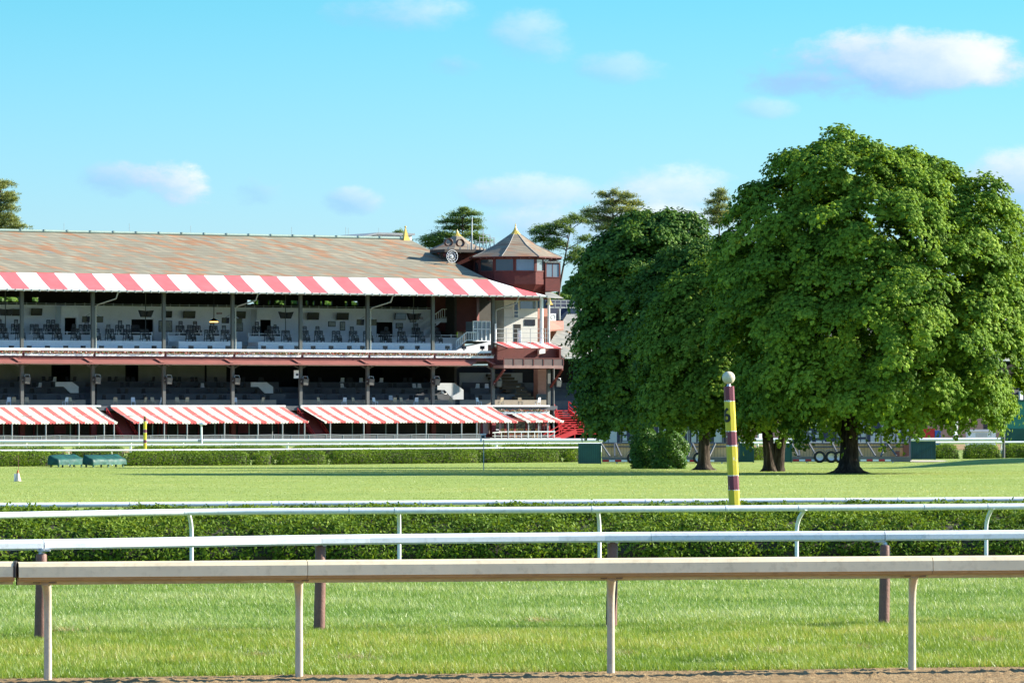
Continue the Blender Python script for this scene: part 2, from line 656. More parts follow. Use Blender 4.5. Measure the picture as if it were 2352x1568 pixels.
xs = np.linspace(-60, 60, 121)
tag(sheet('rough_verge', xs, lambda x: (EDGE(x) - 0.15, S * (28.6 + 0.15 * x)), 24, M_rough, 0.004), kind='structure')
tag(sheet('turf_course', xs, lambda x: (S * (28.6 + 0.15 * x), S * (41.0 + 0.15 * x)), 16, M_turf, 0.0), kind='structure')
xs = np.concatenate([[-700, -300, -150], np.linspace(-90, 90, 181), [150, 300, 700]])
tag(sheet('infield_lawn', xs, lambda x: (S * (41.0 + 0.15 * min(max(x, -60), 60)), S * 230), 150, M_lawn, 0.0), kind='structure')
g = MB()
for (x0, x1, y0, y1) in ((-4000, 4000, 229 * S, 7000), (-4000, 4000, -3000, 8.0)):
    zz = gy(y0 if y0 > 0 else 0) - 0.02
    g.quad((x0, y0, zz), (x1, y0, zz), (x1, y1, zz), (x0, y1, zz))
for s in (-1, 1):
    a, b = sorted((s * 59, s * 4000))
    g.quad((a, 8, -0.03), (b, 8, -0.03), (b, 95, -0.03), (a, 95, -0.03))
tag(g.build('ground', M_far), kind='structure')

# dirt track with harrowed clods
m, nt, out = new_mat('harrowed_dirt')
co = obj_co(nt)
n1 = noise_n(nt, co, 3.0, 7, 0.7)
n2 = noise_n(nt, co, 30.0, 5, 0.7)
col = ramp(nt, n1, [(0.3, (0.25, 0.165, 0.085)), (0.5, (0.33, 0.23, 0.12)), (0.72, (0.42, 0.31, 0.175))])
col = mix_c(nt, ramp(nt, n2, [(0.4, (0.6, 0.6, 0.6)), (0.6, (0, 0, 0))]), col, (0.20, 0.125, 0.065))
pbr(nt, out, col, 0.95, 0, n2, 0.9, 0.03, 0.1)
M_dirt = m
xs = np.concatenate([[-60, -30, -16], np.arange(-9, 9.001, 0.035), [16, 30, 60]])
ys = np.concatenate([[-25, -18, -11, -6, -4], np.linspace(-2.9, 0.2, 64)])
vs = []
for x in xs:
    e = EDGE(x) + 0.1
    for q in ys:
        y = e + q
        z = 0.012 - 0.03 * min(1.0, max(0.0, (-q - 0.1) / 1.2))
        if q > -3.5 and abs(x) < 9.5:
            p = Vector((x * 5.0, y * 5.0, 0))
            z += (0.022 * max(0, mnoise.fractal(p * 1.9, 0.7, 2.1, 6) + 0.1) + 0.045 * max(0, mnoise.noise(p * 3.1)) ** 1.5) * min(1.0, max(0.3, -q * 3))
        vs.append((x, y, z if q < 0.1 else -0.03))
n, k = len(xs), len(ys)
ii, jj = np.meshgrid(np.arange(n - 1), np.arange(k - 1), indexing='ij')
a = (ii * k + jj).ravel()
fs = np.stack([a, a + k, a + k + 1, a + 1], 1)
tag(np_mesh('dirt_track', np.array(vs), fs, M_dirt, smooth=True), kind='structure')
# far home stretch: a strip of raked dirt between the far rails
g = MB()
for i in range(40):
    xa, xb = -160 + i * 8, -152 + i * 8
    za = -1.38
    g.quad((xa, S * (205 + 0.18 * xa), za), (xb, S * (205 + 0.18 * xb), za), (xb, S * (228 + 0.298 * xb), za), (xa, S * (228 + 0.298 * xa), za))
tag(g.build('home_stretch_dirt', M_dirt), kind='structure')
g = MB()
p = [ground_at(1940, 1056), ground_at(2000, 1058), ground_at(2110, 1061.5), ground_at(2190, 1060.5), ground_at(2165, 1057.5), ground_at(2060, 1056.5)]
c = ground_at(2100, 1059)
vs = [q + Vector((0, 0, 0.03 + (gz(q.x, q.y) - gy(q.y)))) for q in p]
g.quad(*vs)
tag(g.build('bare_patch', paint('pale_dust', (0.42, 0.36, 0.28), 0.9)), kind='structure')

# ------------------------------------------------------------------ grass blades
def grass(name, xr, yfun, n, hmin, hmax, wd, lean, stops, patch=0.5, fs=1.0, trans=0.35, ymargin=0.0, tvar=0.27, divots=()):
    x = rng.uniform(xr[0], xr[1], n)
    y0 = np.array([yfun(q)[0] for q in np.linspace(xr[0], xr[1], 60)])
    y1 = np.array([yfun(q)[1] for q in np.linspace(xr[0], xr[1], 60)])
    gx = np.linspace(xr[0], xr[1], 60)
    ya, yb = np.interp(x, gx, y0), np.interp(x, gx, y1)
    t = rng.uniform(0, 1, n)
    y = ya + (yb - ya) * t + np.where(t > 0.5, np.abs(rng.normal(size=n)), 0) * ymargin
    # patchiness from a few sine fields
    X_, Y_ = x, y
    x, y = x * fs, y * fs * 0.6 if fs < 1 else y
    f1 = np.sin(x * 1.7 + 1.3 * np.sin(y * 1.1)) * np.sin(y * 2.3 + 0.7 * np.sin(x * 0.9 + 2))
    f2 = np.sin(x * 5.1 + y * 3.3) * np.sin(y * 6.1 - x * 2.2)
    f3 = np.sin(x * 0.53 + 1 + 0.8 * np.sin(y * 0.4)) * np.sin(y * 0.9 + x * 0.2)
    pf = 0.5 + 0.22 * f1 + 0.12 * f2 + 0.22 * f3
    x, y = X_, Y_
    h = (hmin + (hmax - hmin) * rng.uniform(0, 1, n) ** 1.3) * (0.65 + 0.7 * pf)
    for (dx_, dy_, rx_, ry_, kk_) in divots:
        dd = ((x - dx_) / rx_) ** 2 + ((y - dy_) / ry_) ** 2
        w_ = np.exp(-dd)
        h = h * (1 - kk_ * w_)
        pf = pf - 0.5 * w_ * (kk_ > 0.5)
    zx = np.interp(y / S, [-50, 50, 62, 124, 150, 160, 4000], [0, 0, -0.07, -0.87, -1.27, -1.4, -1.4])
    zx = zx + 0.62 * np.exp(-((y / S - 147) / 6.5) ** 2) / (1 + np.exp(-(x - 25.5) / 1.3))
    base = np.stack([x, y, zx - 0.005], 1)
    ang = rng.uniform(0, 2 * PI, n)
    side = np.stack([np.cos(ang), np.sin(ang), np.zeros(n)], 1) * (wd * rng.uniform(0.6, 1.3, n))[:, None]
    ln = rng.normal(size=(n, 2)) * lean + np.array([-0.12, -0.05])
    tip = base + np.stack([ln[:, 0] * h, ln[:, 1] * h, h], 1)
    v = np.empty((n, 3, 3))
    v[:, 0] = base - side / 2
    v[:, 1] = base + side / 2
    v[:, 2] = tip
    tone = np.clip(0.5 + patch * (pf - 0.5) * 1.6 + rng.normal(size=n) * tvar, 0, 1)
    mt = leafy(name + '_blades', stops, trans, 0.42, 0.4, (1.2, 1.1, 0.6))
    o = np_mesh(name, v.reshape(-1, 3), np.arange(n * 3).reshape(n, 3), mt, None, tone)
    return tag(o, kind='stuff')


S_ROUGH = [(0, (0.10, 0.185, 0.02)), (0.35, (0.19, 0.30, 0.035)), (0.7, (0.275, 0.36, 0.05)), (1, (0.42, 0.40, 0.14))]
S_TURF = [(0, (0.10, 0.20, 0.03)), (0.4, (0.19, 0.31, 0.065)), (0.75, (0.28, 0.38, 0.12)), (1, (0.42, 0.48, 0.25))]
S_LAWN = [(0, (0.15, 0.23, 0.03)), (0.5, (0.27, 0.34, 0.075)), (1, (0.40, 0.41, 0.14))]
DIV = []
_r = random.Random(3)
for u, v, ru, kk in ((1862, 1444, 60, 0.85), (1920, 1452, 30, 0.8), (1800, 1440, 40, 0.7), (385, 1533, 50, 0.8), (560, 1448, 60, 0.7), (330, 1450, 40, 0.6), (985, 1470, 40, 0.6), (2080, 1520, 40, 0.6), (1550, 1500, 30, 0.7), (770, 1490, 30, 0.6), (1180, 1425, 70, 0.5), (1450, 1416, 60, 0.5), (180, 1420, 50, 0.5)):
    q = ground_at(u, v)
    DIV.append((q.x, q.y, ru / (F / q.y), 0.35, kk))
for i in range(46):
    q = ground_at(_r.uniform(0, 2352), _r.uniform(1345, 1540))
    DIV.append((q.x, q.y, _r.uniform(0.06, 0.3), _r.uniform(0.1, 0.5), _r.uniform(0.35, 0.8)))
tag(grass('rough_grass', (-10, 11), lambda x: (EDGE(x) + 0.02, S * (28.9 + 0.15 * x)), 540000, 0.04, 0.115, 0.010, 0.45, S_ROUGH, 0.6, ymargin=0.9, divots=DIV),
    'yellow green unmown grass beside the dirt track', 'grass')
tag(grass('mown_grass', (-11, 12.5), lambda x: (S * (28.3 + 0.15 * x), S * (38.6 + 0.144 * x)), 540000, 0.05, 0.10, 0.012, 0.5, S_TURF, 0.6, divots=DIV),
    'fresh green grass of the turf course under the rails', 'grass')
tag(grass('lawn_grass', (-34, 36), lambda x: (60 * S, 170 * S), 300000, 0.02, 0.045, 0.022, 0.5, S_LAWN, 0.9, tvar=0.08, fs=0.16),
    'sunlit short grass of the infield lawn', 'grass')
# a few dead straw tufts in the rough
S_STRAW = [(0, (0.30, 0.24, 0.10)), (1, (0.55, 0.46, 0.25))]
cent = [ground_at(u, v) for u, v in ((2265, 1478), (150, 1455), (1240, 1432), (820, 1520), (1980, 1495), (1420, 1508), (600, 1512), (1780, 1505))]
n = 1500
ci = rng.integers(0, len(cent), n)
cx = np.array([[c.x, c.y, 0.0] for c in cent])[ci]
p = cx + rng.normal(size=(n, 3)) * np.array([0.11, 0.16, 0])
a = rng.uniform(0, 2 * PI, n)
ln = rng.uniform(0.06, 0.2, n)
tip = p + np.stack([np.cos(a) * ln, np.sin(a) * ln, rng.uniform(0.02, 0.12, n)], 1)
sd_ = np.stack([-np.sin(a), np.cos(a), np.zeros(n)], 1) * 0.005
v = np.stack([p - sd_ + [0, 0, 0.03], p + sd_ + [0, 0, 0.03], tip], 1)
o = np_mesh('straw_grass', v.reshape(-1, 3), np.arange(n * 3).reshape(n, 3), leafy('straw', S_STRAW, 0.2), None, rng.uniform(0, 1, n))
tag(o, 'pale dead straw lying in the unmown grass', 'grass', None, 'stuff')
# ------------------------------------------------------------------ rails
M_tan = paint('tan_dusty_rail', (0.74, 0.61, 0.40), 0.5, 0.10, 1.2, (0.30, 0.22, 0.12), 0.35, 0, 0.05)
M_lip = paint('bounce_brown_lip', (0.40, 0.28, 0.14), 0.6, 0.15, 1.5, (0.22, 0.14, 0.06), 0.5)  # light bounced off the track painted into the base brown, dirt blotches over it
M_tan2 = paint('tan_dusty_post', (0.52, 0.45, 0.34), 0.55, 0.15, 3.0, (0.28, 0.2, 0.12), 0.4, 0, 0.05)
M_clip = paint('dark_rubber', (0.035, 0.03, 0.025), 0.7)
M_white = paint('white_plastic_rail', (0.70, 0.72, 0.74), 0.38, 0.05, 1.3, (0.36, 0.33, 0.28), 0.45, 0, 0.02)
M_whiteB = paint('white_metal', (0.74, 0.76, 0.76), 0.45, 0.06, 2.0)
M_brown = paint('brown_painted_wood', (0.20, 0.095, 0.07), 0.6, 0.25, 4.0, (0.05, 0.025, 0.02), 0.5, 0, 0.3)
M_galv = paint('galvanised_pipe', (0.5, 0.52, 0.53), 0.35, 0.1, 6.0, None, 0.2, 0.6)
M_grey = paint('grey_steel', (0.33, 0.34, 0.34), 0.45, 0.15, 4.0, None, 0.2, 0.3)
M_greenP = paint('green_painted_board', (0.012, 0.075, 0.06), 0.6, 0.25, 1.2, (0.005, 0.02, 0.018), 0.4, 0, 0.2)
M_black = paint('black_enamel', (0.012, 0.012, 0.014), 0.45)


def path_fn(pts):
    px, py = zip(*pts)
    return lambda x: S * float(np.interp(x, px, py))


def smooth_path(fn, xs, w=0.8):
    out = []
    for x in xs:
        y = np.mean([fn(x + q) for q in np.linspace(-w, w, 9)])
        out.append(Vector((x, y, gz(x, y))))
    return out


def run_between(fn, x0, x1, step, w=0.8):
    n = max(2, int(abs(x1 - x0) / step) + 1)
    return smooth_path(fn, np.linspace(x0, x1, n), w)


def x_at(fn, u):
    x = 0.0
    for _ in range(30):
        x = (u - U0) / F * fn(x)
    return x


# --- tan rail beside the dirt track
fT = lambda x: S * (24.0 + 0.104 * x)
root = thing('track_rail', 'thick tan dusty rail on slim tan posts along the edge of the dirt track', 'rail', (0, fT(0), 0))
I = lambda o: o  # noqa
prof = [(-0.10, 0.955), (-0.10, 1.12), (-0.06, 1.165), (0.02, 1.182), (0.085, 1.168), (0.112, 1.135), (0.118, 1.035), (-0.1, 1.02)]
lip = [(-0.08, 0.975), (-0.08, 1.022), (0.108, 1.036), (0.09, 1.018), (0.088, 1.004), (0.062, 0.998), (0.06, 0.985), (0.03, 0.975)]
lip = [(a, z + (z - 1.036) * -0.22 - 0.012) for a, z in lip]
prof = [(a, z - 0.012) for a, z in prof]
cuts = [-26.0, x_at(fT, 36) - 0.012, x_at(fT, 36) + 0.018, x_at(fT, 703), x_at(fT, 2136), 26.0]
offs = Vector((0, -fT(0), 0))
for i in (0, 2, 3, 4):
    x0, x1 = cuts[i], cuts[i + 1]
    dz = 0.006 if i == 0 else 0.0
    mb = MB().extrude([(a, z + dz) for a, z in prof], [Vector((x, fT(x), 0)) + offs for x in np.linspace(x0 + 0.003, x1 - 0.003, 6)])
    o = mb.build('rail_section', M_tan, root)
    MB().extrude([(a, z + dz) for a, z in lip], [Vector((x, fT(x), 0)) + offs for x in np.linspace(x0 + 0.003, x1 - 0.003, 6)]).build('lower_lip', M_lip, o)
mb = MB()
for xx in (cuts[1] + 0.014,):
    mb.extrude([(a * 1.09, (z - 1.06) * 1.06 + 1.065) for a, z in prof], [Vector((xx - 0.012, fT(xx), 0)) + offs, Vector((xx + 0.012, fT(xx), 0)) + offs])
mb.build('joint_cap', M_clip, root)
for u in (-1990, -1290, -590, 110, 687, 1403, 2095, 2790, 3490, 4190):
    fb = lambda x: fT(x) + 0.34
    x = x_at(fb, u)
    y = fb(x) - fT(0)
    mb = MB()
    pts = [(x, y, -0.05), (x, y, 0.35), (x, y - 0.005, 0.66), (x, y - 0.03, 0.80), (x, y - 0.10, 0.90), (x, y - 0.2, 0.965), (x, y - 0.27, 0.985)]
    mb.tube(pts, [0.040, 0.038, 0.036, 0.038, 0.044, 0.05, 0.05], 12)
    pst = mb.build('post', M_tan2, root)
    mb = MB()
    for s in (-1, 1):
        mb.solid([(x + s * 0.045, y - 0.35, 0.962), (x + s * 0.105, y - 0.35, 0.962), (x + s * 0.105, y - 0.16, 0.962), (x + s * 0.045, y - 0.16, 0.962)],
                 [(x + s * 0.045, y - 0.385, 1.005), (x + s * 0.13, y - 0.385, 1.005), (x + s * 0.13, y - 0.14, 1.005), (x + s * 0.045, y - 0.14, 1.005)])
    mb.build('bracket', paint('dull_bracket', (0.16, 0.14, 0.11), 0.5) if 'dull_bracket' not in bpy.data.materials else bpy.data.materials['dull_bracket'], pst)

# --- white rail on brown wooden posts
fB = path_fn([(-27, 24.5), (-14, 26.15), (-5.35, 27.55), (-2.27, 28.55), (1.2, 29.15), (4.5, 29.4), (14, 30.6), (27, 32.2)])
root = thing('course_rail', 'white rail on brown wooden posts standing in the grass behind the tan rail', 'rail', (0, fB(0), 0))
offs = Vector((0, -fB(0), 0))
prof = [(-0.05, 1.04), (-0.055, 1.11), (-0.03, 1.15), (0.015, 1.16), (0.05, 1.145), (0.066, 1.115), (0.068, 1.06), (0.05, 1.04)]
cuts = [-26] + [x_at(fB, u) for u in (96, 735, 1403 + 90, 2030)] + [26]
for i in range(5):
    mb = MB().extrude(prof, [p + offs for p in run_between(fB, cuts[i] + 0.004, cuts[i + 1] - 0.004, 0.5)])
    mb.build('rail_section', M_white, root)
for u, ztop, bend in ((-1220, 1.0, 0), (-560, 1.0, 0), (95, 0.995, 0.03), (736, 1.045, 0.0), (1407, 1.045, 0.0), (2033, 0.99, -0.07), (2700, 1.0, 0), (3370, 1.0, 0), (4040, 1.0, 0)):
    x = x_at(fB, u)
    y = fB(x) - fB(0)
    mb = MB()
    mb.tube([(x - 0.015, y, -0.1), (x - 0.01, y, 0.3), (x, y, 0.7), (x, y, ztop - 0.015), (x, y, ztop)], [0.068, 0.066, 0.064, 0.062, 0.052], 16)
    pst = mb.build('post', M_brown, root)
    mb = MB()
    mb.tube([(x, y, ztop - 0.02), (x, y, ztop + 0.01), (x + bend, y, 1.045)], 0.032, 12)
    mb.box(x + bend - 0.07, x + bend + 0.07, y - 0.05, y + 0.05, 1.026, 1.0385)
    mb.build('pipe', M_galv, pst)

# --- white gooseneck rail in front of the clipped hedge
fW = path_fn([(-27, 29.5), (-16, 33.0), (-10.5, 35.3), (-7.7, 36.7), (-5.1, 37.9), (1.25, 38.7), (7.74, 39.8), (16, 41.3), (27, 43.2)])
M_wpost = M_whiteB


def goose_rail(name, label, fn, xs_range, z, r, post_us, joint_us, bend=0.42, shifts=None, group=None, step=0.5, mat=None, secondary=None):
    root = thing(name, label, 'rail', (0, fn(0), gz(0, fn(0))), 0, group)
    off = -Vector((0, fn(0), gz(0, fn(0))))
    circ = [(r * math.cos(t), z - r + r * math.sin(t)) for t in np.linspace(0, 2 * PI, 13)[:-1]]
    cuts = [xs_range[0]] + [x_at(fn, u) for u in joint_us] + [xs_range[1]]
    for i in range(len(cuts) - 1):
        gap = 0.004
        mb = MB().extrude(circ, [p + off for p in run_between(fn, cuts[i] + gap, cuts[i + 1] - gap, step)], True, True)
        mb.build('rail_section', mat or M_white, root)
    for c in cuts[1:-1]:
        mb = MB()
        cc = [(a * 1.05, (zz - (z - r)) * 1.05 + z - r) for a, zz in circ]
        mb.extrude(cc, [p + off for p in run_between(fn, c + 0.012, c + 0.05, 0.04)], True, True)
        mb.build('sleeve', M_white, root)
    for iu, u in enumerate(post_us):
        dx = (shifts[iu] if shifts else 0.0)
        fb = lambda x: fn(x) + bend
        x = x_at(fb, u)
        y = fb(x)
        g0 = gz(x, y)
        b = Vector((x, y, g0)) + off
        pts = [b + Vector((q * dx, -q * bend, h)) for q, h in ((0, -0.05), (0, 0.3), (0, z - 0.42), (0.06, z - 0.32), (0.25, z - 0.22), (0.6, z - 0.13), (1.0, z - r * 1.2))]
        MB().tube(pts, [r * 0.62] * 7, 10).build('post', M_wpost, root)
    return root


goose_rail('safety_rail', 'round white safety rail on curved white posts right in front of the near hedge', fW, (-26, 26), 1.06, 0.052,
           (-500, -40, 440, 917, 1377, 1830, 2265, 2700, 3130, 3560), (268, 421, 800, 904, 1357, 1552 + 112, 1831, 2120, 2266), 0.3, (0, 0, -0.03, 0.0, -0.04, 0.13, 0.09, 0.1, 0.1, 0.1))
fX = lambda x: S * (41.45 + 0.148 * x)
goose_rail('safety_rail', 'thin white safety rail just behind the near hedge, touching the lawn', fX, (-26, 26), 1.055, 0.044,
           (), (176, 296, 520, 639, 855, 963, 1171, 1267, 1480, 1590, 1892, 2060, 2169))
fX2 = fX
# --- far rails across the infield
GSL = 0.298
fC = lambda x: S * (167.8 + 0.33 * x)
goose_rail('far_rail', 'white curved-post rail just behind the far clipped hedges', fC, (-52, x_at(fC, 1340)), 1.06, 0.062,
           (-95, 158, 257, 320, 395, 484, 594, 690, 790, 890, 990, 1140, 1235, 1318), (), 0.5, None, 2.0)
fD = lambda x: S * (186.5 + 0.2 * x)
goose_rail('far_rail', 'slim white rail between the far hedges and the thick white rail', fD, (-56, 60), 1.05, 0.075,
           [(-40 + 78 * i) for i in range(33)], (), 0.4, None, 3.0)
fE = lambda x: S * (203 + 0.13 * x)
goose_rail('far_rail', 'thick white rail at the far side, nearest to the grandstand', fE, (-62, 62), 1.13, 0.15,
           [(-60 + 120 * i) for i in range(21)], (), 0.4, None, 3.0)

# --- low wire fence along the grandstand apron
fF = lambda x: S * (226 + GSL * (x + 47))
root = thing('apron_fence', 'low grey pipe and mesh fence along the apron before the striped awnings', 'fence', (0, fF(0), -1.4))
off = Vector((0, -fF(0), 0))
xs = np.linspace(-62, x_at(fF, 1110), 40)
mb = MB().tube([Vector((x, fF(x) + off.y, 1.03 + 0.03 * math.sin(x * 1.3))) for x in xs], 0.04, 6)
mb.build('top_pipe', M_grey, root)
for x in np.arange(-60, x_at(fF, 1110), 1.62):
    MB().tube([(x, fF(x) + off.y, -0.05), (x, fF(x) + off.y, 1.05)], 0.035, 6).build('post', M_grey, root)
m, nt, out = new_mat('wire_mesh')
co = obj_co(nt)
sp = nt.nodes.new('ShaderNodeSeparateXYZ')
nt.links.new(co, sp.inputs[0])
pz = math_n(nt, 'FRACT', math_n(nt, 'MULTIPLY', sp.outputs[2], 9))
px = math_n(nt, 'FRACT', math_n(nt, 'MULTIPLY', sp.outputs[0], 9))
ln = math_n(nt, 'MAXIMUM', math_n(nt, 'LESS_THAN', pz, 0.22), math_n(nt, 'LESS_THAN', px, 0.22))
b = nt.nodes.new('ShaderNodeBsdfPrincipled')
b.inputs['Base Color'].default_value = (0.3, 0.3, 0.3, 1)
nt.links.new(ln, b.inputs['Alpha'])
nt.links.new(b.outputs[0], out.inputs[0])
M_mesh = m
mb = MB()
for i in range(len(xs) - 1):
    a_, b_ = xs[i], xs[i + 1]
    mb.quad((a_, fF(a_) + off.y, 0), (b_, fF(b_) + off.y, 0), (b_, fF(b_) + off.y, 1.0), (a_, fF(a_) + off.y, 1.0))
mb.build('wire_mesh', M_mesh, root)

# ------------------------------------------------------------------ hedges
S_YEW = [(0, (0.045, 0.085, 0.01)), (0.4, (0.10, 0.175, 0.018)), (0.75, (0.17, 0.255, 0.028)), (1, (0.25, 0.325, 0.05))]
S_BOX = [(0, (0.05, 0.10, 0.01)), (0.4, (0.11, 0.19, 0.018)), (0.75, (0.18, 0.27, 0.025)), (1, (0.26, 0.33, 0.045))]
M_yew = leafy('hedge_leaf_near', S_YEW, 0.3, 0.6, 0.12)
M_box = leafy('hedge_leaf_far', S_BOX, 0.28, 0.6, 0.12)
M_core = paint('hedge_twigs', (0.03, 0.028, 0.016), 0.9)


def hedge(label, fn, x0, x1, prof, leaf, dens, mat, group, end_r=0.5, bump=0.06, seed=0, round_ends=True):
    """fn(x): line of the front foot; prof: outline (depth, height) from the front foot over the top to the back foot"""
    xm = (x0 + x1) / 2
    org = Vector((xm, fn(xm), gz(xm, fn(xm))))
    root = thing('hedge', label, 'hedge', org, 0, group)
    P = np.array(prof, dtype=float)
    seg = np.linalg.norm(np.diff(P, axis=0), axis=1)
    cum = np.concatenate([[0], np.cumsum(seg)])
    Lp = cum[-1]
    n = int((x1 - x0) * Lp * dens)
    s = rng.uniform(x0, x1, n)
    q = rng.uniform(0, Lp, n)
    dep = np.interp(q, cum, P[:, 0])
    hgt = np.interp(q, cum, P[:, 1])
    e = 0.02
    tx = np.interp(np.minimum(q + e, Lp), cum, P[:, 0]) - np.interp(np.maximum(q - e, 0), cum, P[:, 0])
    tz = np.interp(np.minimum(q + e, Lp), cum, P[:, 1]) - np.interp(np.maximum(q - e, 0), cum, P[:, 1])
    nr = unit(np.stack([np.zeros(n), -tz, tx], 1))
    dmid = (P[0, 0] + P[-1, 0]) / 2
    hmax = P[:, 1].max()
    ex = np.minimum(s - x0, x1 - s)
    k = np.ones(n)
    if round_ends:
        t = np.clip(ex / end_r, 0, 1)
        k = np.sqrt(np.clip(1 - (1 - t) ** 2, 0.0, 1))
        sg = np.where(s - x0 < x1 - s, -1.0, 1.0)
        nr[:, 0] += sg * (1 - t) * 1.6
        nr = unit(nr)
    dep2 = dmid + (dep - dmid) * (0.35 + 0.65 * k)
    hgt2 = hgt * (0.5 + 0.5 * k)
    if round_ends:     # fill the two end faces
        endsel = ex < end_r * 0.25
        sh = rng.uniform(0, 1, n)
        dep2 = np.where(endsel, dmid + (dep2 - dmid) * sh ** 0.5, dep2)
        hgt2 = np.where(endsel, hgt2 * rng.uniform(0.1, 1, n), hgt2)
    yy = np.array([fn(v) for v in np.linspace(x0, x1, 200)])
    yb = np.interp(s, np.linspace(x0, x1, 200), yy)
    ph = seed * 1.7
    bm = bump * (np.sin(s * 2.1 + ph + 2 * np.sin(q * 2)) * 0.5 + np.sin(s * 5.3 + q * 4 + ph) * 0.35 + np.sin(s * 11 - q * 7) * 0.3)
    zb = np.interp(yb / S, [-50, 50, 62, 124, 150, 160, 4000], [0, 0, -0.07, -0.87, -1.27, -1.4, -1.4])
    c = np.stack([s, yb + dep2, zb + hgt2], 1) + nr * (bm + rng.normal(size=n) * leaf * 0.55 - leaf * 0.4)[:, None]
    c -= np.array(org)
    ln = unit(nr + rng.normal(size=(n, 3)) * 0.75)
    sz = leaf * rng.uniform(0.7, 1.35, n)
    v, f = leaf_cards(c, ln, sz, 0.5, 0.15)
    tone = 0.5 + 0.22 * np.sin(s * 1.3 + ph) * np.sin(q * 2 + s * 0.7) + rng.normal(size=n) * (0.16 if leaf < 0.08 else 0.13)
    np_mesh('foliage', v, f, mat, root, tone)
    # dark twiggy inside
    mb = MB()
    nseg = max(3, int((x1 - x0) / 0.8))
    inset = leaf * 1.1
    vs, fs = [], []
    m_ = len(P)
    for i in range(nseg + 1):
        x = x0 + inset * 2 + (x1 - x0 - inset * 4) * i / nseg
        t = min(1, (min(x - x0, x1 - x)) / end_r)
        kk = math.sqrt(max(0.05, 1 - (1 - t) ** 2)) if round_ends else 1
        y0 = fn(x)
        z0 = gy(y0)
        for a, h in P:
            aa = dmid + (a - dmid) * (1 - inset * 2.2 / max(0.3, P[-1, 0] - P[0, 0])) * (0.35 + 0.65 * kk)
            hh = h * (0.5 + 0.5 * kk) * (1 - inset * 1.2 / hmax)
            vs.append(Vector((x, y0 + aa, z0 + hh - (0.05 if h == 0 else 0))) - org)
    for i in range(nseg):
        for j in range(m_ - 1):
            fs.append((i * m_ + j, (i + 1) * m_ + j, (i + 1) * m_ + j + 1, i * m_ + j + 1))
    fs.append(tuple(range(m_)))
    fs.append(tuple(reversed(range(nseg * m_, nseg * m_ + m_))))
    mb.add(vs, fs, False)
    mb.build('stems', M_core, root)
    return root


near_prof = [(0, 0), (-0.1, 0.3), (0.0, 0.52), (0.35, 0.70), (1.1, 0.87), (2.2, 0.93), (3.1, 0.93), (3.4, 0.75), (3.45, 0)]
hedge('long clipped yew hedge between the two round white safety rails', lambda x: S * (39.25 + 0.146 * x), -22, 23, near_prof, 0.062, 1900, M_yew, None, 0.5, 0.085, 0, False)

fH = lambda x: S * (167.3 + 0.405 * x)
far_prof = [(0, 0), (-0.08, 0.3), (-0.03, 0.62), (0.16, 0.82), (0.5, 0.9), (1.1, 0.9), (1.3, 0.7), (1.35, 0)]
HG = 'clipped hedges along the far edge of the lawn'
segs = [(-160, 119, 'far clipped hedge left of the first green tarpaulin'),
        (283, 573, 'long far hedge right of the second green tarpaulin'),
        (577, 629, 'shortest far hedge, a round stub between two dark gaps'),
        (633, 752.5, 'mid-length far hedge right of the short round stub'),
        (757, 1103, 'longest far hedge, ending beside the thin camera pole'),
        (1105.5, 1290, 'far hedge between the thin camera pole and the dark gap'),
        (1294, 1345, 'stub of far hedge against the green board screen'),
        (1722, 1770, 'piece of far hedge glimpsed behind the forked trunk')]
for i, (ua, ub, lb) in enumerate(segs):
    hedge(lb, fH, x_at(fH, ua), x_at(fH, ub), far_prof, 0.10, 560, M_box, HG, 0.8, 0.06, i + 1)
fR = lambda x: S * (178.5 + 0.18 * (x - 30))
for ua, ub, lb in ((2120, 2204, 'far hedge between the right green screen and a dark gap'),
                   (2213, 2299, 'far hedge on the mound left of the grey pole'),
                   (2302, 2480, 'far hedge on the mound right of the grey pole')):
    i += 1
    hedge(lb, fR, x_at(fR, ua), x_at(fR, ub), [(a, h * 1.12) for a, h in far_prof], 0.10, 560, M_box, HG, 0.7, 0.06, i + 1)
# second row, seen over the far rail
f2 = lambda x: S * (181.5 + 0.3 * x)
top_prof = [(a, h * 1.08) for a, h in far_prof]
for ua, ub, lb in ((-150, 152, 'second-row hedge peeking over the far rail at the photo left edge'),
                   (158, 288, 'second-row hedge between two dark gaps behind the tarpaulins'),
                   (294, 660, 'second-row hedge right of the distant striped pole'),
                   (664, 1140, 'second-row hedge behind the middle of the far rail'),
                   (1146, 1345, 'second-row hedge ending behind the green board screen')):
    i += 1
    hedge(lb, f2, x_at(f2, ua), x_at(f2, ub), top_prof, 0.10, 420, M_box, HG, 0.7, 0.05, i + 1)
# ------------------------------------------------------------------ trees
rng = np.random.default_rng(21)


def bark(name, a, b, sc=3.0):
    m, nt, out = new_mat(name)
    co = obj_co(nt)
    mp = nt.nodes.new('ShaderNodeMapping')
    mp.inputs['Scale'].default_value = (1, 1, 0.18)
    nt.links.new(co, mp.inputs[0])
    n1 = noise_n(nt, mp.outputs[0], sc * 2.2, 8, 0.7)
    n2 = noise_n(nt, co, 1.2, 4, 0.6)
    col = ramp(nt, n1, [(0.35, tuple(x * 0.4 for x in a)), (0.5, a), (0.68, b)])
    col = mix_c(nt, ramp(nt, n2, [(0.5, (0, 0, 0)), (0.7, (0.5, 0.5, 0.5))]), col, b)
    pbr(nt, out, col, 0.9, 0, n1, 1.0, 0.12, 0.1)
    return m


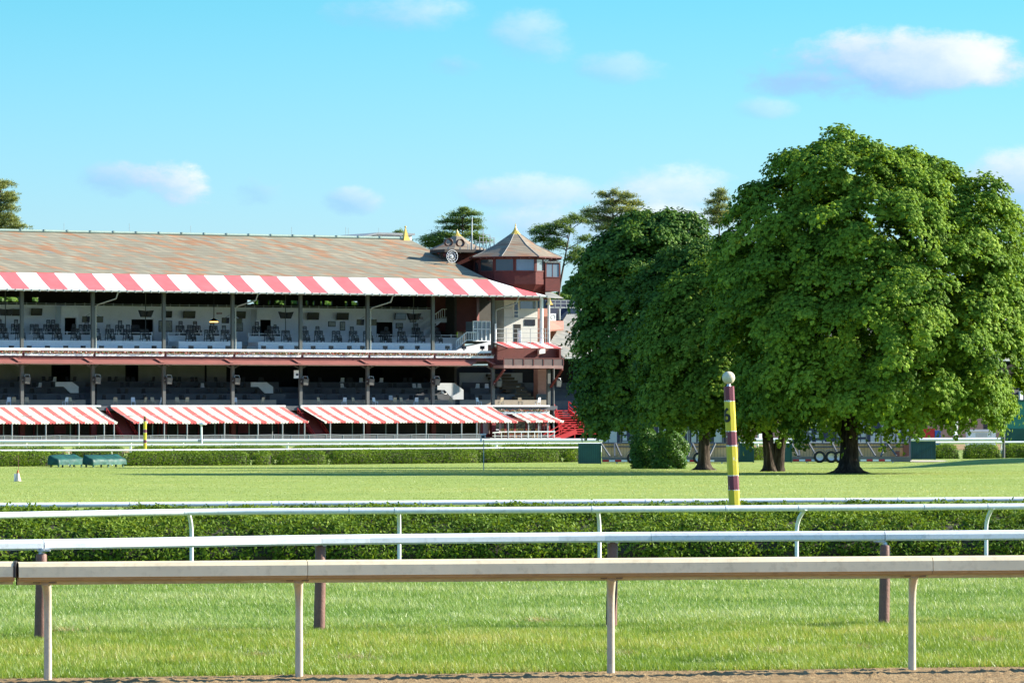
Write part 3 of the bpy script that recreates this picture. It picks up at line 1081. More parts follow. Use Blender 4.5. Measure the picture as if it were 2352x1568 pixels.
M_bark = bark('maple_bark', (0.05, 0.036, 0.028), (0.12, 0.095, 0.075))
M_barkP = bark('pine_bark', (0.09, 0.06, 0.045), (0.16, 0.12, 0.09))
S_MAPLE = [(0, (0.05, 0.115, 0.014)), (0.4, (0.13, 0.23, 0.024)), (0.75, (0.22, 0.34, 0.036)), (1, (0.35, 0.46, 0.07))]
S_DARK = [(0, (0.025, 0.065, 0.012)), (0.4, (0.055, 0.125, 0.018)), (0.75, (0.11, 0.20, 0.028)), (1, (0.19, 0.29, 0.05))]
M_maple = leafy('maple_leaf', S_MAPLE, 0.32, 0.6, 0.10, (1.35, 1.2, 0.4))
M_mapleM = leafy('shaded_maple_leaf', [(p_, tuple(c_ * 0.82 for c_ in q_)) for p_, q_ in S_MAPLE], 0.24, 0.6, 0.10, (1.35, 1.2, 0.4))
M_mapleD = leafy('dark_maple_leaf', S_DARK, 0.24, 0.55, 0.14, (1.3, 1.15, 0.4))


def crown_points(lobes, n_surf, n_in, zmin, pad):
    """clump centres with their outward direction spread over a union of ellipsoids"""
    Lb = np.array(lobes, dtype=float)
    area = (Lb[:, 3] * Lb[:, 4] * Lb[:, 5]) ** (2 / 3)
    pr = area / area.sum()
    C, D, K = [], [], []
    tot = 0
    while tot < n_surf + n_in:
        m = 3000
        li = rng.choice(len(Lb), m, p=pr)
        d = unit(rng.normal(size=(m, 3)))
        inner = rng.uniform(0, 1, m) < n_in / (n_surf + n_in)
        rad = np.where(inner, rng.uniform(0.35, 0.8, m), rng.uniform(0.78, 1.05, m))
        # uneven outline
        wob = 1 + 0.08 * np.sin(d[:, 0] * 5 + li) * np.sin(d[:, 2] * 6 + 2 * li) + 0.06 * np.sin(d[:, 1] * 9 + d[:, 0] * 7 + li)
        p = Lb[li, :3] + d * Lb[li, 3:] * (rad * wob)[:, None]
        ok = p[:, 2] > zmin + rng.normal(size=m) * 0.35
        for j in range(len(Lb)):
            q = np.linalg.norm((p - Lb[j, :3]) / Lb[j, 3:], axis=1)
            ok &= ~((q < 0.80) & (j != li) & ~inner)
        C.append(p[ok]); D.append(unit(d[ok] / Lb[li[ok], 3:] * Lb[li[ok], 3:].mean())); K.append(inner[ok])
        tot += ok.sum()
    C = np.concatenate(C); D = np.concatenate(D); K = np.concatenate(K)
    n = n_surf + n_in
    return C[:n], D[:n], K[:n]


def maple_crown(parent, lobes, n_surf, n_in, zmin, per, leaf, mat, R0=(0.55, 1.05), droop=0.35, tuft_k=3.1):
    C, D, K = crown_points(lobes, n_surf, n_in, zmin, 0)
    nc = len(C)
    ax = unit(D * 0.75 + np.array([0, 0, 0.75]))
    Rr = rng.uniform(R0[0], R0[1], nc)
    ctone = rng.normal(size=nc) * 0.13
    per = max(20, int(per * tuft_k / 7))
    idx = np.repeat(np.arange(nc), per)
    n = len(idx)
    d = unit(rng.normal(size=(n, 3)))
    dt = np.sum(d * ax[idx], 1)
    flip = (dt < -0.1) & (rng.uniform(0, 1, n) < 0.85)
    d[flip] -= 2 * dt[flip][:, None] * ax[idx][flip]
    dt = np.sum(d * ax[idx], 1)
    # flattened pad: squash along its axis; the rim hangs lower
    rr = Rr[idx] * rng.uniform(0.35, 1.12, n)
    # leaves sit in small sprays inside each clump
    sp_n = 12
    sd_ = unit(rng.normal(size=(nc * sp_n, 3)))
    si = idx * sp_n + rng.integers(0, sp_n, n)
    d = unit(sd_[si] + rng.normal(size=(n, 3)) * 0.34)
    dt = np.sum(d * ax[idx], 1)
    flip = dt < -0.15
    d[flip] -= 2 * dt[flip][:, None] * ax[idx][flip]
    dt = np.sum(d * ax[idx], 1)
    rr = rr * (0.75 + 0.5 * rng.uniform(0, 1, nc * sp_n)[si])
    lat = d - dt[:, None] * ax[idx]
    p = C[idx] + lat * rr[:, None] * 1.1 + ax[idx] * (dt * rr * 0.46)[:, None]
    p[:, 2] -= droop * np.linalg.norm(lat, axis=1) ** 2 * rr
    nr = unit(d * 0.5 + ax[idx] * 0.6 + rng.normal(size=(n, 3)) * 0.27)
    sz = leaf * rng.uniform(0.65, 1.35, n)
    v, f, ti = leaf_tufts(p, nr, sz)
    tone = 0.5 + ctone[idx] + rng.normal(size=n) * 0.12
    tone = tone[ti] + rng.normal(size=len(ti)) * 0.06
    return np_mesh('crown', v, f, mat, parent, tone), C


def trunk_mesh(parent, base_r, h, forks, lean=(0, 0), flare=1.9, mat=None, name='trunk', n=14, root_n=6):
    """tapered trunk with root flare; forks: end points of limbs with the height they leave at"""
    mb = MB()
    vs, fs = [], []
    zs = [-0.15, 0.0, 0.15, 0.35, 0.7, 1.2, 2.0, h * 0.6, h]
    for i, z in enumerate(zs):
        zz = max(z, 0)
        k = 1 + (flare - 1) * math.exp(-zz / 0.17)
        rad = base_r * k * (1 - 0.2 * zz / h)
        for j in range(n * 2):
            t = 2 * PI * j / (n * 2)
            lob = 1 + 0.22 * (k - 1) * math.cos(root_n * t + 0.6) + 0.05 * math.sin(3 * t + z) + 0.03 * math.sin(7 * t)
            vs.append((rad * lob * math.cos(t) + lean[0] * zz, rad * lob * math.sin(t) + lean[1] * zz, z))
    m = n * 2
    for i in range(len(zs) - 1):
        for j in range(m):
            fs.append((i * m + j, i * m + (j + 1) % m, (i + 1) * m + (j + 1) % m, (i + 1) * m + j))
    mb.add(vs, fs, True)
    for (ex, ey, ez, z0, r0) in forks:
        s = Vector((lean[0] * z0, lean[1] * z0, z0))
        e = Vector((ex, ey, ez))
        pts = []
        for t in np.linspace(0, 1, 7):
            p = s.lerp(e, t)
            p += Vector((0, 0, 1)) * (math.sin(t * PI) * 0.12 * (e - s).length)
            p += Vector((math.sin(t * 7 + ex), math.cos(t * 6 + ey), 0)) * 0.12 * t
            pts.append(p)
        mb.tube(pts, [r0 * (1 - 0.8 * t) for t in np.linspace(0, 1, 7)], 8)
        for k in range(4):
            t = 0.45 + 0.15 * k
            a = pts[int(t * 6)]
            b = a + Vector((random.uniform(-1, 1), random.uniform(-1, 1), random.uniform(0.1, 0.9))) * (0.22 * (e - s).length)
            mb.tube([a, a.lerp(b, 0.5) + Vector((0, 0, 0.15)), b], [r0 * 0.3, r0 * 0.2, r0 * 0.06], 6)
    return mb.build(name, mat or M_bark, parent)


def px_lobes(base, k, u0, v0, lst, depth=1.0):
    """lobes given by picture u, v, half width, half height and depth offset; metres relative to the base"""
    out = []
    for (u, v, ru, rv, dy, ry) in lst:
        out.append(((u - u0) / k, dy, (v0 - v) / k, ru / k, ry, rv / k))
    return out


# big sugar maple
b = base_at(1950, 123.5)
k = F0 / 123.5
big = thing('maple_tree', 'biggest round green maple with one thick dark trunk, sunlit on its right side', 'tree', b)
lob = px_lobes(b, k, 1950, 1087, [
    (1985, 560, 225, 250, 0, 5.6), (1805, 545, 135, 150, 0.3, 4.2), (2180, 640, 155, 220, 0.3, 4.8), (2215, 800, 145, 170, -0.5, 4.6),
    (2030, 730, 270, 250, -1.4, 6.2), (1870, 740, 220, 210, -0.5, 5.4), (2010, 880, 240, 110, -2.2, 5.0), (2195, 890, 115, 95, -0.8, 4.0),
    (1760, 640, 110, 110, 0, 3.6), (1890, 420, 120, 95, 0.3, 3.4), (2225, 540, 105, 130, 0.2, 4.0), (2290, 690, 75, 150, 0.0, 3.6), (2160, 480, 95, 110, 0.2, 3.6), (2080, 455, 120, 110, 0.5, 3.4), (1830, 890, 120, 95, 0.5, 4)])
zmin = 3.0
lob = [(a_, b_, c_, d_, e_ * 1.4, f_) for (a_, b_, c_, d_, e_, f_) in lob]
maple_crown(big, lob, 980, 210, zmin, 330, 0.125, M_maple, (0.5, 1.15), 0.28)
trunk_mesh(big, 0.49, 3.6, [(0.5, 0, 12, 3.0, 0.34), (-3.5, 0.5, 10, 2.9, 0.26), (4.0, 0, 9, 2.8, 0.27), (1.5, -3, 8, 3.0, 0.2), (-1, 3, 9, 3.0, 0.2), (4.6, -1.5, 5.5, 2.6, 0.14), (-3.4, -1, 5.5, 2.7, 0.14)], flare=2.0)

# fork-trunked maple beside it
b = base_at(1770, 131)
k = F0 / 131
t2 = thing('maple_tree', 'shaded maple with a forked twin trunk behind the striped pole', 'tree', b)
lob = px_lobes(b, k, 1770, 1081, [(1690, 760, 150, 185, 0, 4), (1600, 820, 110, 140, -0.5, 3.6), (1760, 890, 130, 95, -1, 3.8), (1690, 890, 150, 85, -1.5, 3.6), (1590, 720, 85, 95, 0, 2.8), (1545, 890, 72, 75, -0.5, 2.6), (1535, 800, 50, 70, -0.3, 2.2)])
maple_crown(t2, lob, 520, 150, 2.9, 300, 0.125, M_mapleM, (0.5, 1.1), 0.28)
tr = trunk_mesh(t2, 0.33, 3.2, [(-1.6, 0, 7, 2.6, 0.2), (-3.2, 0, 5.5, 2.6, 0.15)], (-0.09, 0), 1.6)
mb = MB()
mb.tube([(0.45, 0.1, -0.15), (0.46, 0.1, 0.3), (0.52, 0.1, 1.2), (0.72, 0.1, 2.1), (1.1, 0, 3.2), (0.6, 0, 5.4)], [0.40, 0.29, 0.26, 0.23, 0.18, 0.08], 14)
mb.tube([(0.0, 0.05, 0.3), (0.3, 0.05, 1.1), (0.35, 0.1, 1.6)], [0.24, 0.2, 0.14], 10)
mb.build('trunk', M_bark, t2)

# maple with the single trunk left of the pole
b = base_at(1617, 136.5)
k = F0 / 136.5
t3 = thing('maple_tree', 'dark shaded maple with a single trunk just left of the striped pole', 'tree', b)
lob = px_lobes(b, k, 1617, 1077, [(1560, 720, 110, 150, 1.5, 3.2), (1630, 650, 80, 110, 1.5, 3), (1555, 880, 75, 110, 0.5, 2.6), (1640, 830, 100, 140, 0.5, 3.2), (1600, 955, 85, 45, 0, 2.4)])
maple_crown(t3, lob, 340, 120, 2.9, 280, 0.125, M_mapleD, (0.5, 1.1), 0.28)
trunk_mesh(t3, 0.34, 3.4, [(-1.2, 0.8, 8, 2.8, 0.2), (0.5, 0.8, 7, 2.8, 0.2), (-1.4, 0, 5, 2.5, 0.12)], flare=1.9)

# dark maple at the left end of the clump
b = base_at(1485, 149)
k = F0 / 149
t4 = thing('maple_tree', 'leftmost dark green maple of the clump, hiding the grandstand end', 'tree', b)
lob = px_lobes(b, k, 1478, 1066, [(1480, 640, 145, 165, 0, 4), (1430, 770, 112, 180, -0.5, 3.8), (1545, 600, 95, 120, 0.5, 3.2), (1500, 830, 130, 150, -0.5, 4), (1390, 880, 70, 95, 0, 2.8), (1420, 930, 90, 70, -0.5, 2.8), (1375, 650, 52, 95, 0.5, 2.4), (1500, 545, 100, 70, 0.5, 2.6)])
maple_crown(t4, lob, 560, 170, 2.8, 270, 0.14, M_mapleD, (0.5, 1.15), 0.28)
trunk_mesh(t4, 0.33, 3.4, [(0.3, 0, 11, 2.8, 0.22), (-1.4, 0, 8, 2.8, 0.16), (2, 0.5, 9, 2.8, 0.16)], flare=1.6)

# the maple beyond the right edge whose shade falls on the mound
t5 = copy_tree(t3)
t5.location = (47.5, 143.5 * S + 6, gy(143.5 * S))
t5.rotation_euler = (0, 0, 2.1)
tag(t5, 'maple standing past the right edge, only its shade on the mound showing', 'tree')

# arborvitae bushes in front of the trailers
S_ARB = [(0, (0.03, 0.085, 0.008)), (0.5, (0.07, 0.16, 0.014)), (1, (0.14, 0.25, 0.025))]
M_arb = leafy('arborvitae_leaf', S_ARB, 0.3, 0.5, 0.3)
for (u, w, h, d, lb) in ((1481, 68, 92, 144, 'narrow dark arborvitae bush beside the left trailer'), (1536, 84, 86, 143, 'rounder arborvitae bush, its right side bright in the sun')):
    b = base_at(u, d)
    k = F0 / d
    ro = thing('bush', lb, 'bush', b)
    n = 9000
    dd = unit(rng.normal(size=(n, 3)))
    H, Wd = h / k, w / 2 / k
    zz = np.abs(rng.uniform(0, 1, n))
    pr = np.sqrt(np.clip(1 - np.clip((zz - 0.62) / 0.42, 0, 1) ** 2, 0.05, 1)) * (0.86 + 0.14 * np.sin(zz * 3))
    an = rng.uniform(0, 2 * PI, n)
    rr = Wd * pr * (0.74 + 0.3 * rng.uniform(0, 1, n) + 0.10 * np.sin(an * 5 + zz * 9 + u) + 0.07 * np.sin(an * 3 + zz * 14))
    p = np.stack([np.cos(an) * rr, np.sin(an) * rr, zz * H], 1)
    nr = unit(np.stack([np.cos(an), np.sin(an), 0.4 + zz], 1) + rng.normal(size=(n, 3)) * 0.6)
    v, f = leaf_cards(p, nr, 0.13 * rng.uniform(0.7, 1.4, n), 0.5, 0.1)
    np_mesh('foliage', v, f, M_arb, ro, 0.5 + rng.normal(size=n) * 0.2)
    MB().lathe((0, 0, -0.02), [(Wd * 0.6, 0), (Wd * 0.72, H * 0.3), (Wd * 0.66, H * 0.6), (Wd * 0.3, H * 0.88), (0.0, H * 0.93)], 12).build('stems', M_core, ro)

# ------------------------------------------------------------------ pines behind the stand
S_PINE = [(0, (0.06, 0.11, 0.03)), (0.45, (0.14, 0.22, 0.05)), (0.8, (0.24, 0.32, 0.07)), (1, (0.34, 0.36, 0.10))]
M_pine = leafy('pine_needles', S_PINE, 0.25, 0.6, 0.25)
S_PINEY = [(0, (0.11, 0.15, 0.045)), (0.45, (0.23, 0.27, 0.08)), (0.8, (0.36, 0.37, 0.12)), (1, (0.46, 0.41, 0.17))]
M_pineY = leafy('pine_needles_dry', S_PINEY, 0.25, 0.6, 0.25)


def pine(label, u, d, vtop, pads, mat, lean=0.0, name='pine_tree', trunk_r=0.38, base_v=None, dens=300):
    """pads: (u, v, half width, half height) of the flat needle sprays as seen"""
    b = spot(u, d)
    k = F0 / d
    v_g = V0 + (CZ + 1.4) * k
    ro = thing(name, label, 'tree', b)
    H = (v_g - vtop) / k
    mb = MB()
    top = Vector((lean, 0, H * 0.97))
    mb.tube([(0, 0, -0.1), (0.05, 0, H * 0.35), (lean * 0.5, 0, H * 0.7), top], [trunk_r, trunk_r * 0.8, trunk_r * 0.5, 0.05], 8)
    Cs, Ns, Ss, Ts = [], [], [], []
    for (pu, pv, ru, rv) in pads:
        c = Vector(((pu - u) / k, random.uniform(-1.2, 1.2), (v_g - pv) / k))
        rx, rz = ru / k, rv / k
        zt = max(0.3 * H, c.z - abs(c.x) * 0.25 - 0.4)
        t = zt / H
        s = Vector((lean * t * t, 0, zt))
        e = c + Vector((0, 0, -rz * 0.4))
        mb.tube([s, s.lerp(e, 0.5) + Vector((0, 0, 0.15)), e], [trunk_r * 0.28, trunk_r * 0.18, 0.04], 6)
        n = int(max(60, dens * (rx * 2) * (rz * 2 + 0.5)))
        q = rng.normal(size=(n, 3)) * np.array([rx * 0.5, rx * 0.42, rz * 0.38])
        # tufts: needles gather in tufts
        nt_ = max(6, n // 14)
        tc_ = rng.normal(size=(nt_, 3)) * np.array([rx * 0.56, rx * 0.42, rz * 0.42])
        tc_[:, 2] += -0.25 * rz * (tc_[:, 0] / max(rx, 0.1)) ** 2
        ti = rng.integers(0, nt_, n)
        q = tc_[ti] + rng.normal(size=(n, 3)) * np.array([0.24, 0.24, 0.10])
        for kk in range(0, nt_, 3):
            w_ = Vector(tc_[kk])
            mb.tube([e, e + (w_ - Vector((0, 0, 0)) + c - e) * 0.9], [0.05, 0.015], 4, False)
        Cs.append(q + np.array(c))
        Ns.append(unit(rng.normal(size=(n, 3)) * 0.7 + np.array([0, 0, 0.9])))
        Ss.append(rng.uniform(0.28, 0.62, n))
        Ts.append(0.45 + rng.normal(size=n) * 0.18 + 0.12 * (tc_[ti][:, 2] / max(rz, 0.2)))
    mb.build('trunk', M_barkP, ro)
    c, nr, sz, tn = np.concatenate(Cs), np.concatenate(Ns), np.concatenate(Ss), np.concatenate(Ts)
    sz = sz * 0.8
    v, f = leaf_cards(c, nr, sz, 0.2, 0.05)
    np_mesh('crown', v, f, mat, ro, tn)
    return ro


pine('layered pine rising behind the pale slate turret roof', 1062, 330, 470, [
    (1066, 482, 14, 8), (1050, 492, 20, 8), (1082, 490, 18, 7), (1030, 506, 24, 7), (1062, 505, 22, 8), (1090, 506, 16, 8), (1040, 522, 26, 8), (1092, 522, 16, 7), (1072, 520, 20, 8),
    (1012, 538, 26, 8), (1035, 540, 24, 9), (1080, 538, 24, 8), (1100, 545, 18, 7), (990, 548, 26, 8), (1010, 556, 26, 10), (985, 562, 22, 9), (1110, 552, 18, 6), (1040, 560, 30, 9)], M_pine)
pine('small pine tip showing left of the roof finial', 917, 340, 525, [(917, 532, 9, 6), (912, 541, 12, 6), (924, 542, 10, 6), (930, 548, 10, 6), (914, 552, 14, 6)], M_pine, trunk_r=0.2)
pine('leaning sparse pine between the tower roof and the dark maple', 1262, 335, 500, [
    (1322, 498, 18, 8), (1340, 506, 14, 7), (1300, 508, 22, 8), (1282, 518, 24, 9), (1250, 522, 24, 9), (1235, 532, 16, 9), (1268, 534, 20, 9), (1245, 548, 22, 9), (1275, 552, 18, 9), (1262, 566, 20, 10), (1290, 560, 14, 8), (1330, 575, 20, 13), (1345, 548, 16, 11), (1318, 592, 22, 14), (1306, 530, 12, 7)], M_pine, lean=3.0, trunk_r=0.3)
pine('olive pine with fanned branches above the dark maple', 1408, 300, 435, [
    (1385, 445, 14, 9), (1412, 442, 14, 8), (1440, 450, 18, 9), (1425, 462, 22, 10), (1460, 465, 18, 9), (1395, 465, 18, 9), (1360, 484, 22, 8), (1400, 482, 26, 11), (1440, 482, 30, 11), (1352, 495, 16, 7), (1385, 502, 30, 11), (1425, 504, 30, 12), (1395, 520, 34, 12)], M_pineY, trunk_r=0.32)
pine('tall olive pine at the left edge rising behind the slate roof', 2, 320, 405, [
    (5, 420, 20, 10), (-12, 430, 26, 12), (18, 445, 18, 9), (0, 455, 32, 12), (28, 458, 12, 8), (12, 475, 24, 12), (-20, 478, 30, 14), (15, 495, 22, 10), (30, 505, 14, 8), (5, 510, 34, 12), (42, 518, 20, 6), (-10, 525, 34, 12), (25, 526, 20, 8)], M_pineY, trunk_r=0.5)
pine('small pine top between the two largest maples', 1652, 300, 434, [(1655, 440, 12, 7), (1645, 448, 14, 7), (1660, 456, 14, 8), (1640, 462, 14, 7), (1654, 474, 18, 9), (1638, 484, 20, 10), (1666, 490, 20, 10), (1650, 506, 32, 13)], M_pineY, trunk_r=0.22)
pine('dark pine behind the right edge of the biggest maple', 2346, 300, 478, [(2344, 488, 9, 8), (2338, 500, 12, 8), (2350, 512, 16, 9), (2340, 530, 20, 10), (2352, 548, 22, 12), (2346, 570, 26, 14), (2350, 600, 24, 16)], M_pine, trunk_r=0.3)

# round-crowned trees behind the stand, glimpsed through and past it
S_BG = [(0, (0.05, 0.11, 0.012)), (0.5, (0.10, 0.19, 0.02)), (1, (0.19, 0.28, 0.035))]
M_bg = leafy('broadleaf_far', S_BG, 0.35, 0.55, 0.25)
pb = thing('broadleaf_tree', 'bright bushy tree behind the right side of the shingled tower', 'tree', spot(1330, 318))
maple_crown(pb, [(0, 0, 13.5, 4.5, 4.5, 4.5), (-2.6, 0, 11, 3.6, 3.6, 3.6), (2.5, 0, 16, 3.5, 3.5, 3.8), (0, 0, 8, 4.5, 4.5, 3.5)], 200, 70, 4, 90, 0.42, M_bg, (0.8, 1.3), 0.4)
trunk_mesh(pb, 0.35, 6, [(0, 0, 13, 5, 0.22), (-2, 0, 11, 5, 0.15), (2, 0, 14, 5, 0.15)])
BGT = 'leafy trees behind the grandstand'
for i, (u, d, s) in enumerate(((-60, 318, 1.0), (20, 312, 0.9), (100, 330, 1.0), (300, 322, 1.1), (420, 318, 0.95), (560, 316, 1.0), (640, 325, 1.0), (720, 318, 1.1), (800, 328, 0.95), (880, 320, 1.05), (960, 316, 1.0), (1270, 335, 1.05), (1400, 345, 1.2), (1520, 350, 1.2), (2380, 330, 1.2))):
    c = copy_tree(pb)
    c.location = spot(u, d)
    c.rotation_euler = (0, 0, i * 1.3)
    c.scale = (s, s, s * (0.98 if u < 1000 else 0.95))
    tag(c, 'leafy tree behind the grandstand, glimpsed through its openings or past its end', 'tree', BGT)
# ------------------------------------------------------------------ the grandstand
TH = math.atan(F / (20000 - U0))
EX = Vector((math.cos(TH), math.sin(TH), 0))
EY = Vector((-math.sin(TH), math.cos(TH), 0))
GO = spot(0, 250)


def L(u, v, y):
    """local x and z of the point seen at u, v on the plane local y"""
    r = Vector(((u - U0) / F, 1, -(v - V0) / F))
    t = (y + (GO - Vector((0, 0, CZ))).dot(EY)) / r.dot(EY)
    P = Vector((0, 0, CZ)) + r * t - GO
    return P.dot(EX), P.z


def LP(u, v, y):
    x, z = L(u, v, y)
    return Vector((x, y, z))


def Z(v, y, u=600):
    return L(u, v, y)[1]


def X(u, y, v=800):
    return L(u, v, y)[0]


def gsW(x, y, z):
    return GO + EX * x + EY * y + Vector((0, 0, z))


def solve_y(ut, vt, yt, ub, vb):
    lo, hi = -16.0, 5.0
    xt = X(ut, yt, vt)
    for _ in range(50):
        m = (lo + hi) / 2
        if X(ub, m, vb) < xt:
            lo = m
        else:
            hi = m
    return (lo + hi) / 2


def z1(c):      # zoom sheet 1..3 conversions used while measuring
    return c


def zx(sheet, x):
    return ((0, 450, 900)[sheet - 1] + x / 4.704) * 0.9408


def zy(y):
    return (540 + y / 4.704) * 0.9408


def zyl(y):
    return (830 + y / 4.704) * 0.9408


M_slate = slate('slate_roof', (0.235, 0.212, 0.155), (0.28, 0.25, 0.18), (0.31, 0.16, 0.085), (0.17, 0.175, 0.165), 0.62, 0.30, 0.53, 0.60)
M_slate2 = slate('slate_turret', (0.24, 0.20, 0.15), (0.30, 0.24, 0.17), (0.28, 0.14, 0.08), (0.18, 0.19, 0.19), 0.45, 0.22, 0.54, 0.66)
M_slate3 = slate('slate_clubhouse', (0.25, 0.25, 0.23), (0.29, 0.28, 0.25), (0.33, 0.18, 0.09), (0.2, 0.2, 0.2), 0.5, 0.25, 0.62, 0.7)
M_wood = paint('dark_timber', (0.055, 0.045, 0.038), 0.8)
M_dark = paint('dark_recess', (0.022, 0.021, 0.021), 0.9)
M_col = paint('grey_green_column', (0.10, 0.105, 0.10), 0.55, 0.15, 1.0)
M_maroon = paint('maroon_paint', (0.12, 0.026, 0.022), 0.55, 0.2, 1.2)
M_pent = paint('faded_red_paint', (0.27, 0.095, 0.08), 0.6, 0.15, 0.8)
M_red = paint('bright_red_paint', (0.50, 0.022, 0.025), 0.45, 0.12, 1.0)
M_ltred = paint('wine_red_paint', (0.24, 0.03, 0.03), 0.55, 0.2, 1.0)
M_panel = paint('white_painted_board', (0.84, 0.86, 0.87), 0.5, 0.06, 0.7)
M_bright = paint('white_gloss_board', (0.84, 0.84, 0.82), 0.45, 0.03, 0.7)
M_conc = paint('grey_concrete', (0.33, 0.33, 0.32), 0.85, 0.15, 0.8)
M_step = paint('dark_step_paint', (0.10, 0.108, 0.118), 0.8, 0.15, 1.0)
M_beige = paint('beige_board', (0.36, 0.30, 0.23), 0.7, 0.1, 1.0)
M_cream = paint('cream_wall', (0.58, 0.56, 0.52), 0.6, 0.1, 0.6)
M_gold = paint('gilded_metal', (0.62, 0.42, 0.08), 0.4, 0.15, 1.5)
M_glass = paint('dark_window_glass', (0.03, 0.04, 0.045), 0.08, 0.1, 1.0, None, 0, 0, 0.0, 0.8)
M_glassL = paint('pale_window_glass', (0.16, 0.20, 0.23), 0.07, 0.1, 0.7, None, 0, 0, 0.0, 1.0)
M_screen = paint('dark_screen', (0.02, 0.022, 0.03), 0.2, 0.1, 1.0, None, 0, 0, 0, 0.5)
M_navy = paint('navy_board', (0.022, 0.03, 0.065), 0.5, 0.15, 1.0)
M_gut = paint('pale_gutter', (0.33, 0.36, 0.34), 0.5, 0.12, 1.0)
M_copper = paint('green_ridge_copper', (0.27, 0.36, 0.31), 0.6, 0.1, 1.0)

gs = thing('grandstand', 'long open grandstand with slate roof and wide red and white striped canopy', 'grandstand', GO, TH)

COLU = [-113, 50, 213, 376, 534, 690, 844, 994, 1132]
CX = [X(u, 0) for u in COLU]
CX[0] = CX[1] - (CX[2] - CX[1])
CX = [CX[0] - (CX[2] - CX[1])] + CX
XL = CX[0] - 3
Y_EAVE, Z_EAVE = 0.7, Z(633.6, 0.7)
Y_LIP = solve_y(zx(1, 185), zy(590), Y_EAVE, zx(1, 335), zy(770))
Y_LIP = max(-6.0, min(-3.0, Y_LIP))
Z_LIP = Z(669.7, Y_LIP)
Y_RDG = 13.5
Z_RDG = Z(543, Y_RDG)
XC = X(1122, Y_EAVE, 637)                     # right end of the slate eave
XR = X(940, Y_RDG, 549)                      # right end of the ridge
# roof: front slope, hip end, back slope, closed underneath
mb = MB()
th = 0.35
P = [Vector((XL, Y_EAVE, Z_EAVE)), Vector((XC, Y_EAVE, Z_EAVE)), Vector((XR, Y_RDG, Z_RDG)), Vector((XL, Y_RDG, Z_RDG)),
     Vector((XC, 2 * Y_RDG - Y_EAVE, Z_EAVE)), Vector((XL, 2 * Y_RDG - Y_EAVE, Z_EAVE))]
dn = Vector((0, 0, -th))
mb.quad(P[0], P[1], P[2], P[3])
mb.quad(P[1], P[4], P[2])
mb.quad(P[3], P[2], P[4], P[5])
roof = mb.build('roof', M_slate, gs)
mb = MB()
Q = [p + dn for p in P]
mb.quad(Q[3], Q[2], Q[1], Q[0])
mb.quad(Q[2], Q[4], Q[1])
mb.quad(Q[5], Q[4], Q[2], Q[3])
for a, b in ((0, 1), (1, 4), (4, 5)):
    mb.quad(P[b], P[a], Q[a], Q[b])
for i in range(18):     # rafters and purlins under the roof
    x = XL + 2 + i * (XC - XL - 6) / 17
    mb.beam((x, Y_EAVE, Z_EAVE - th - 0.2), (x, Y_RDG, Z_RDG - th - 0.25 if x < XR else Z_EAVE), 0.2, 0.4)
    mb.beam((x, Y_EAVE, Z_EAVE - 1.0), (x, 2 * Y_RDG - Y_EAVE, Z_EAVE - 1.0), 0.18, 0.3)
mb.build('roof_timbers', M_wood, gs)
mb = MB()
mb.tube([(XL, Y_RDG, Z_RDG + 0.1), (XR, Y_RDG, Z_RDG + 0.1)], 0.16, 8)
for i in range(26):
    x = XL + 3 + i * (XR - XL - 4) / 25
    mb.box(x - 0.07, x + 0.07, Y_RDG - 0.2, Y_RDG + 0.2, Z_RDG + 0.08, Z_RDG + 0.29)
mb.build('ridge_cap', M_copper, roof)
mb = MB()
for u, h in ((147, 1.0), (297, 1.1), (438, 1.0), (670, 1.1), (794, 1.2), (800, 1.1), (870, 1.2)):
    x = X(u, Y_RDG, 545)
    mb.tube([(x, Y_RDG, Z_RDG), (x, Y_RDG, Z_RDG + h)], 0.018, 5)
mb.build('lightning_rod', M_grey, roof)
# gilded finial at the end of the ridge
fx, fz = X(933, Y_RDG, 555), Z(556, Y_RDG, 933)
mb = MB()
sc = 1 / 20.6
mb.lathe((fx - 0.1, Y_RDG, fz - 0.25), [(1.05, 0), (0.62, 0.35), (0.36, 0.85), (0.2, 1.35), (0.08, 1.75), (0.05, 1.85)], 4, False, PI / 4)
mb.lathe((fx - 0.1, Y_RDG, fz + 1.55), [(0.0, 0), (0.11, 0.08), (0.12, 0.16), (0.0, 0.28)], 10)
mb.build('finial', M_gold, roof)
# low grey monitor roof showing above the ridge
a, b = X(796, Y_RDG + 6, 545), X(922, Y_RDG + 6, 545)
zt = Z(541, Y_RDG + 6, 860)
mb = MB()
mb.solid([(a, 17, zt - 1.2), (b, 17, zt - 1.2), (b, 25, zt - 1.2), (a, 25, zt - 1.2)], [(a + 2.5, 17, zt), (b, 17, zt), (b, 25, zt), (a + 2.5, 25, zt)])
mb.build('monitor_roof', M_panel, roof)
mb = MB()
mb.solid([(a - 0.2, 16.6, zt - 0.55), (a + 2.4, 16.6, zt), (b + 0.2, 16.6, zt), (b + 0.2, 25.4, zt), (a + 2.4, 25.4, zt), (a - 0.2, 25.4, zt - 0.55)],
         [(a - 0.2, 16.6, zt - 0.35), (a + 2.4, 16.6, zt + 0.22), (b + 0.2, 16.6, zt + 0.22), (b + 0.2, 25.4, zt + 0.22), (a + 2.4, 25.4, zt + 0.22), (a - 0.2, 25.4, zt - 0.35)])
mb.build('monitor_roof_cover', M_grey, roof)

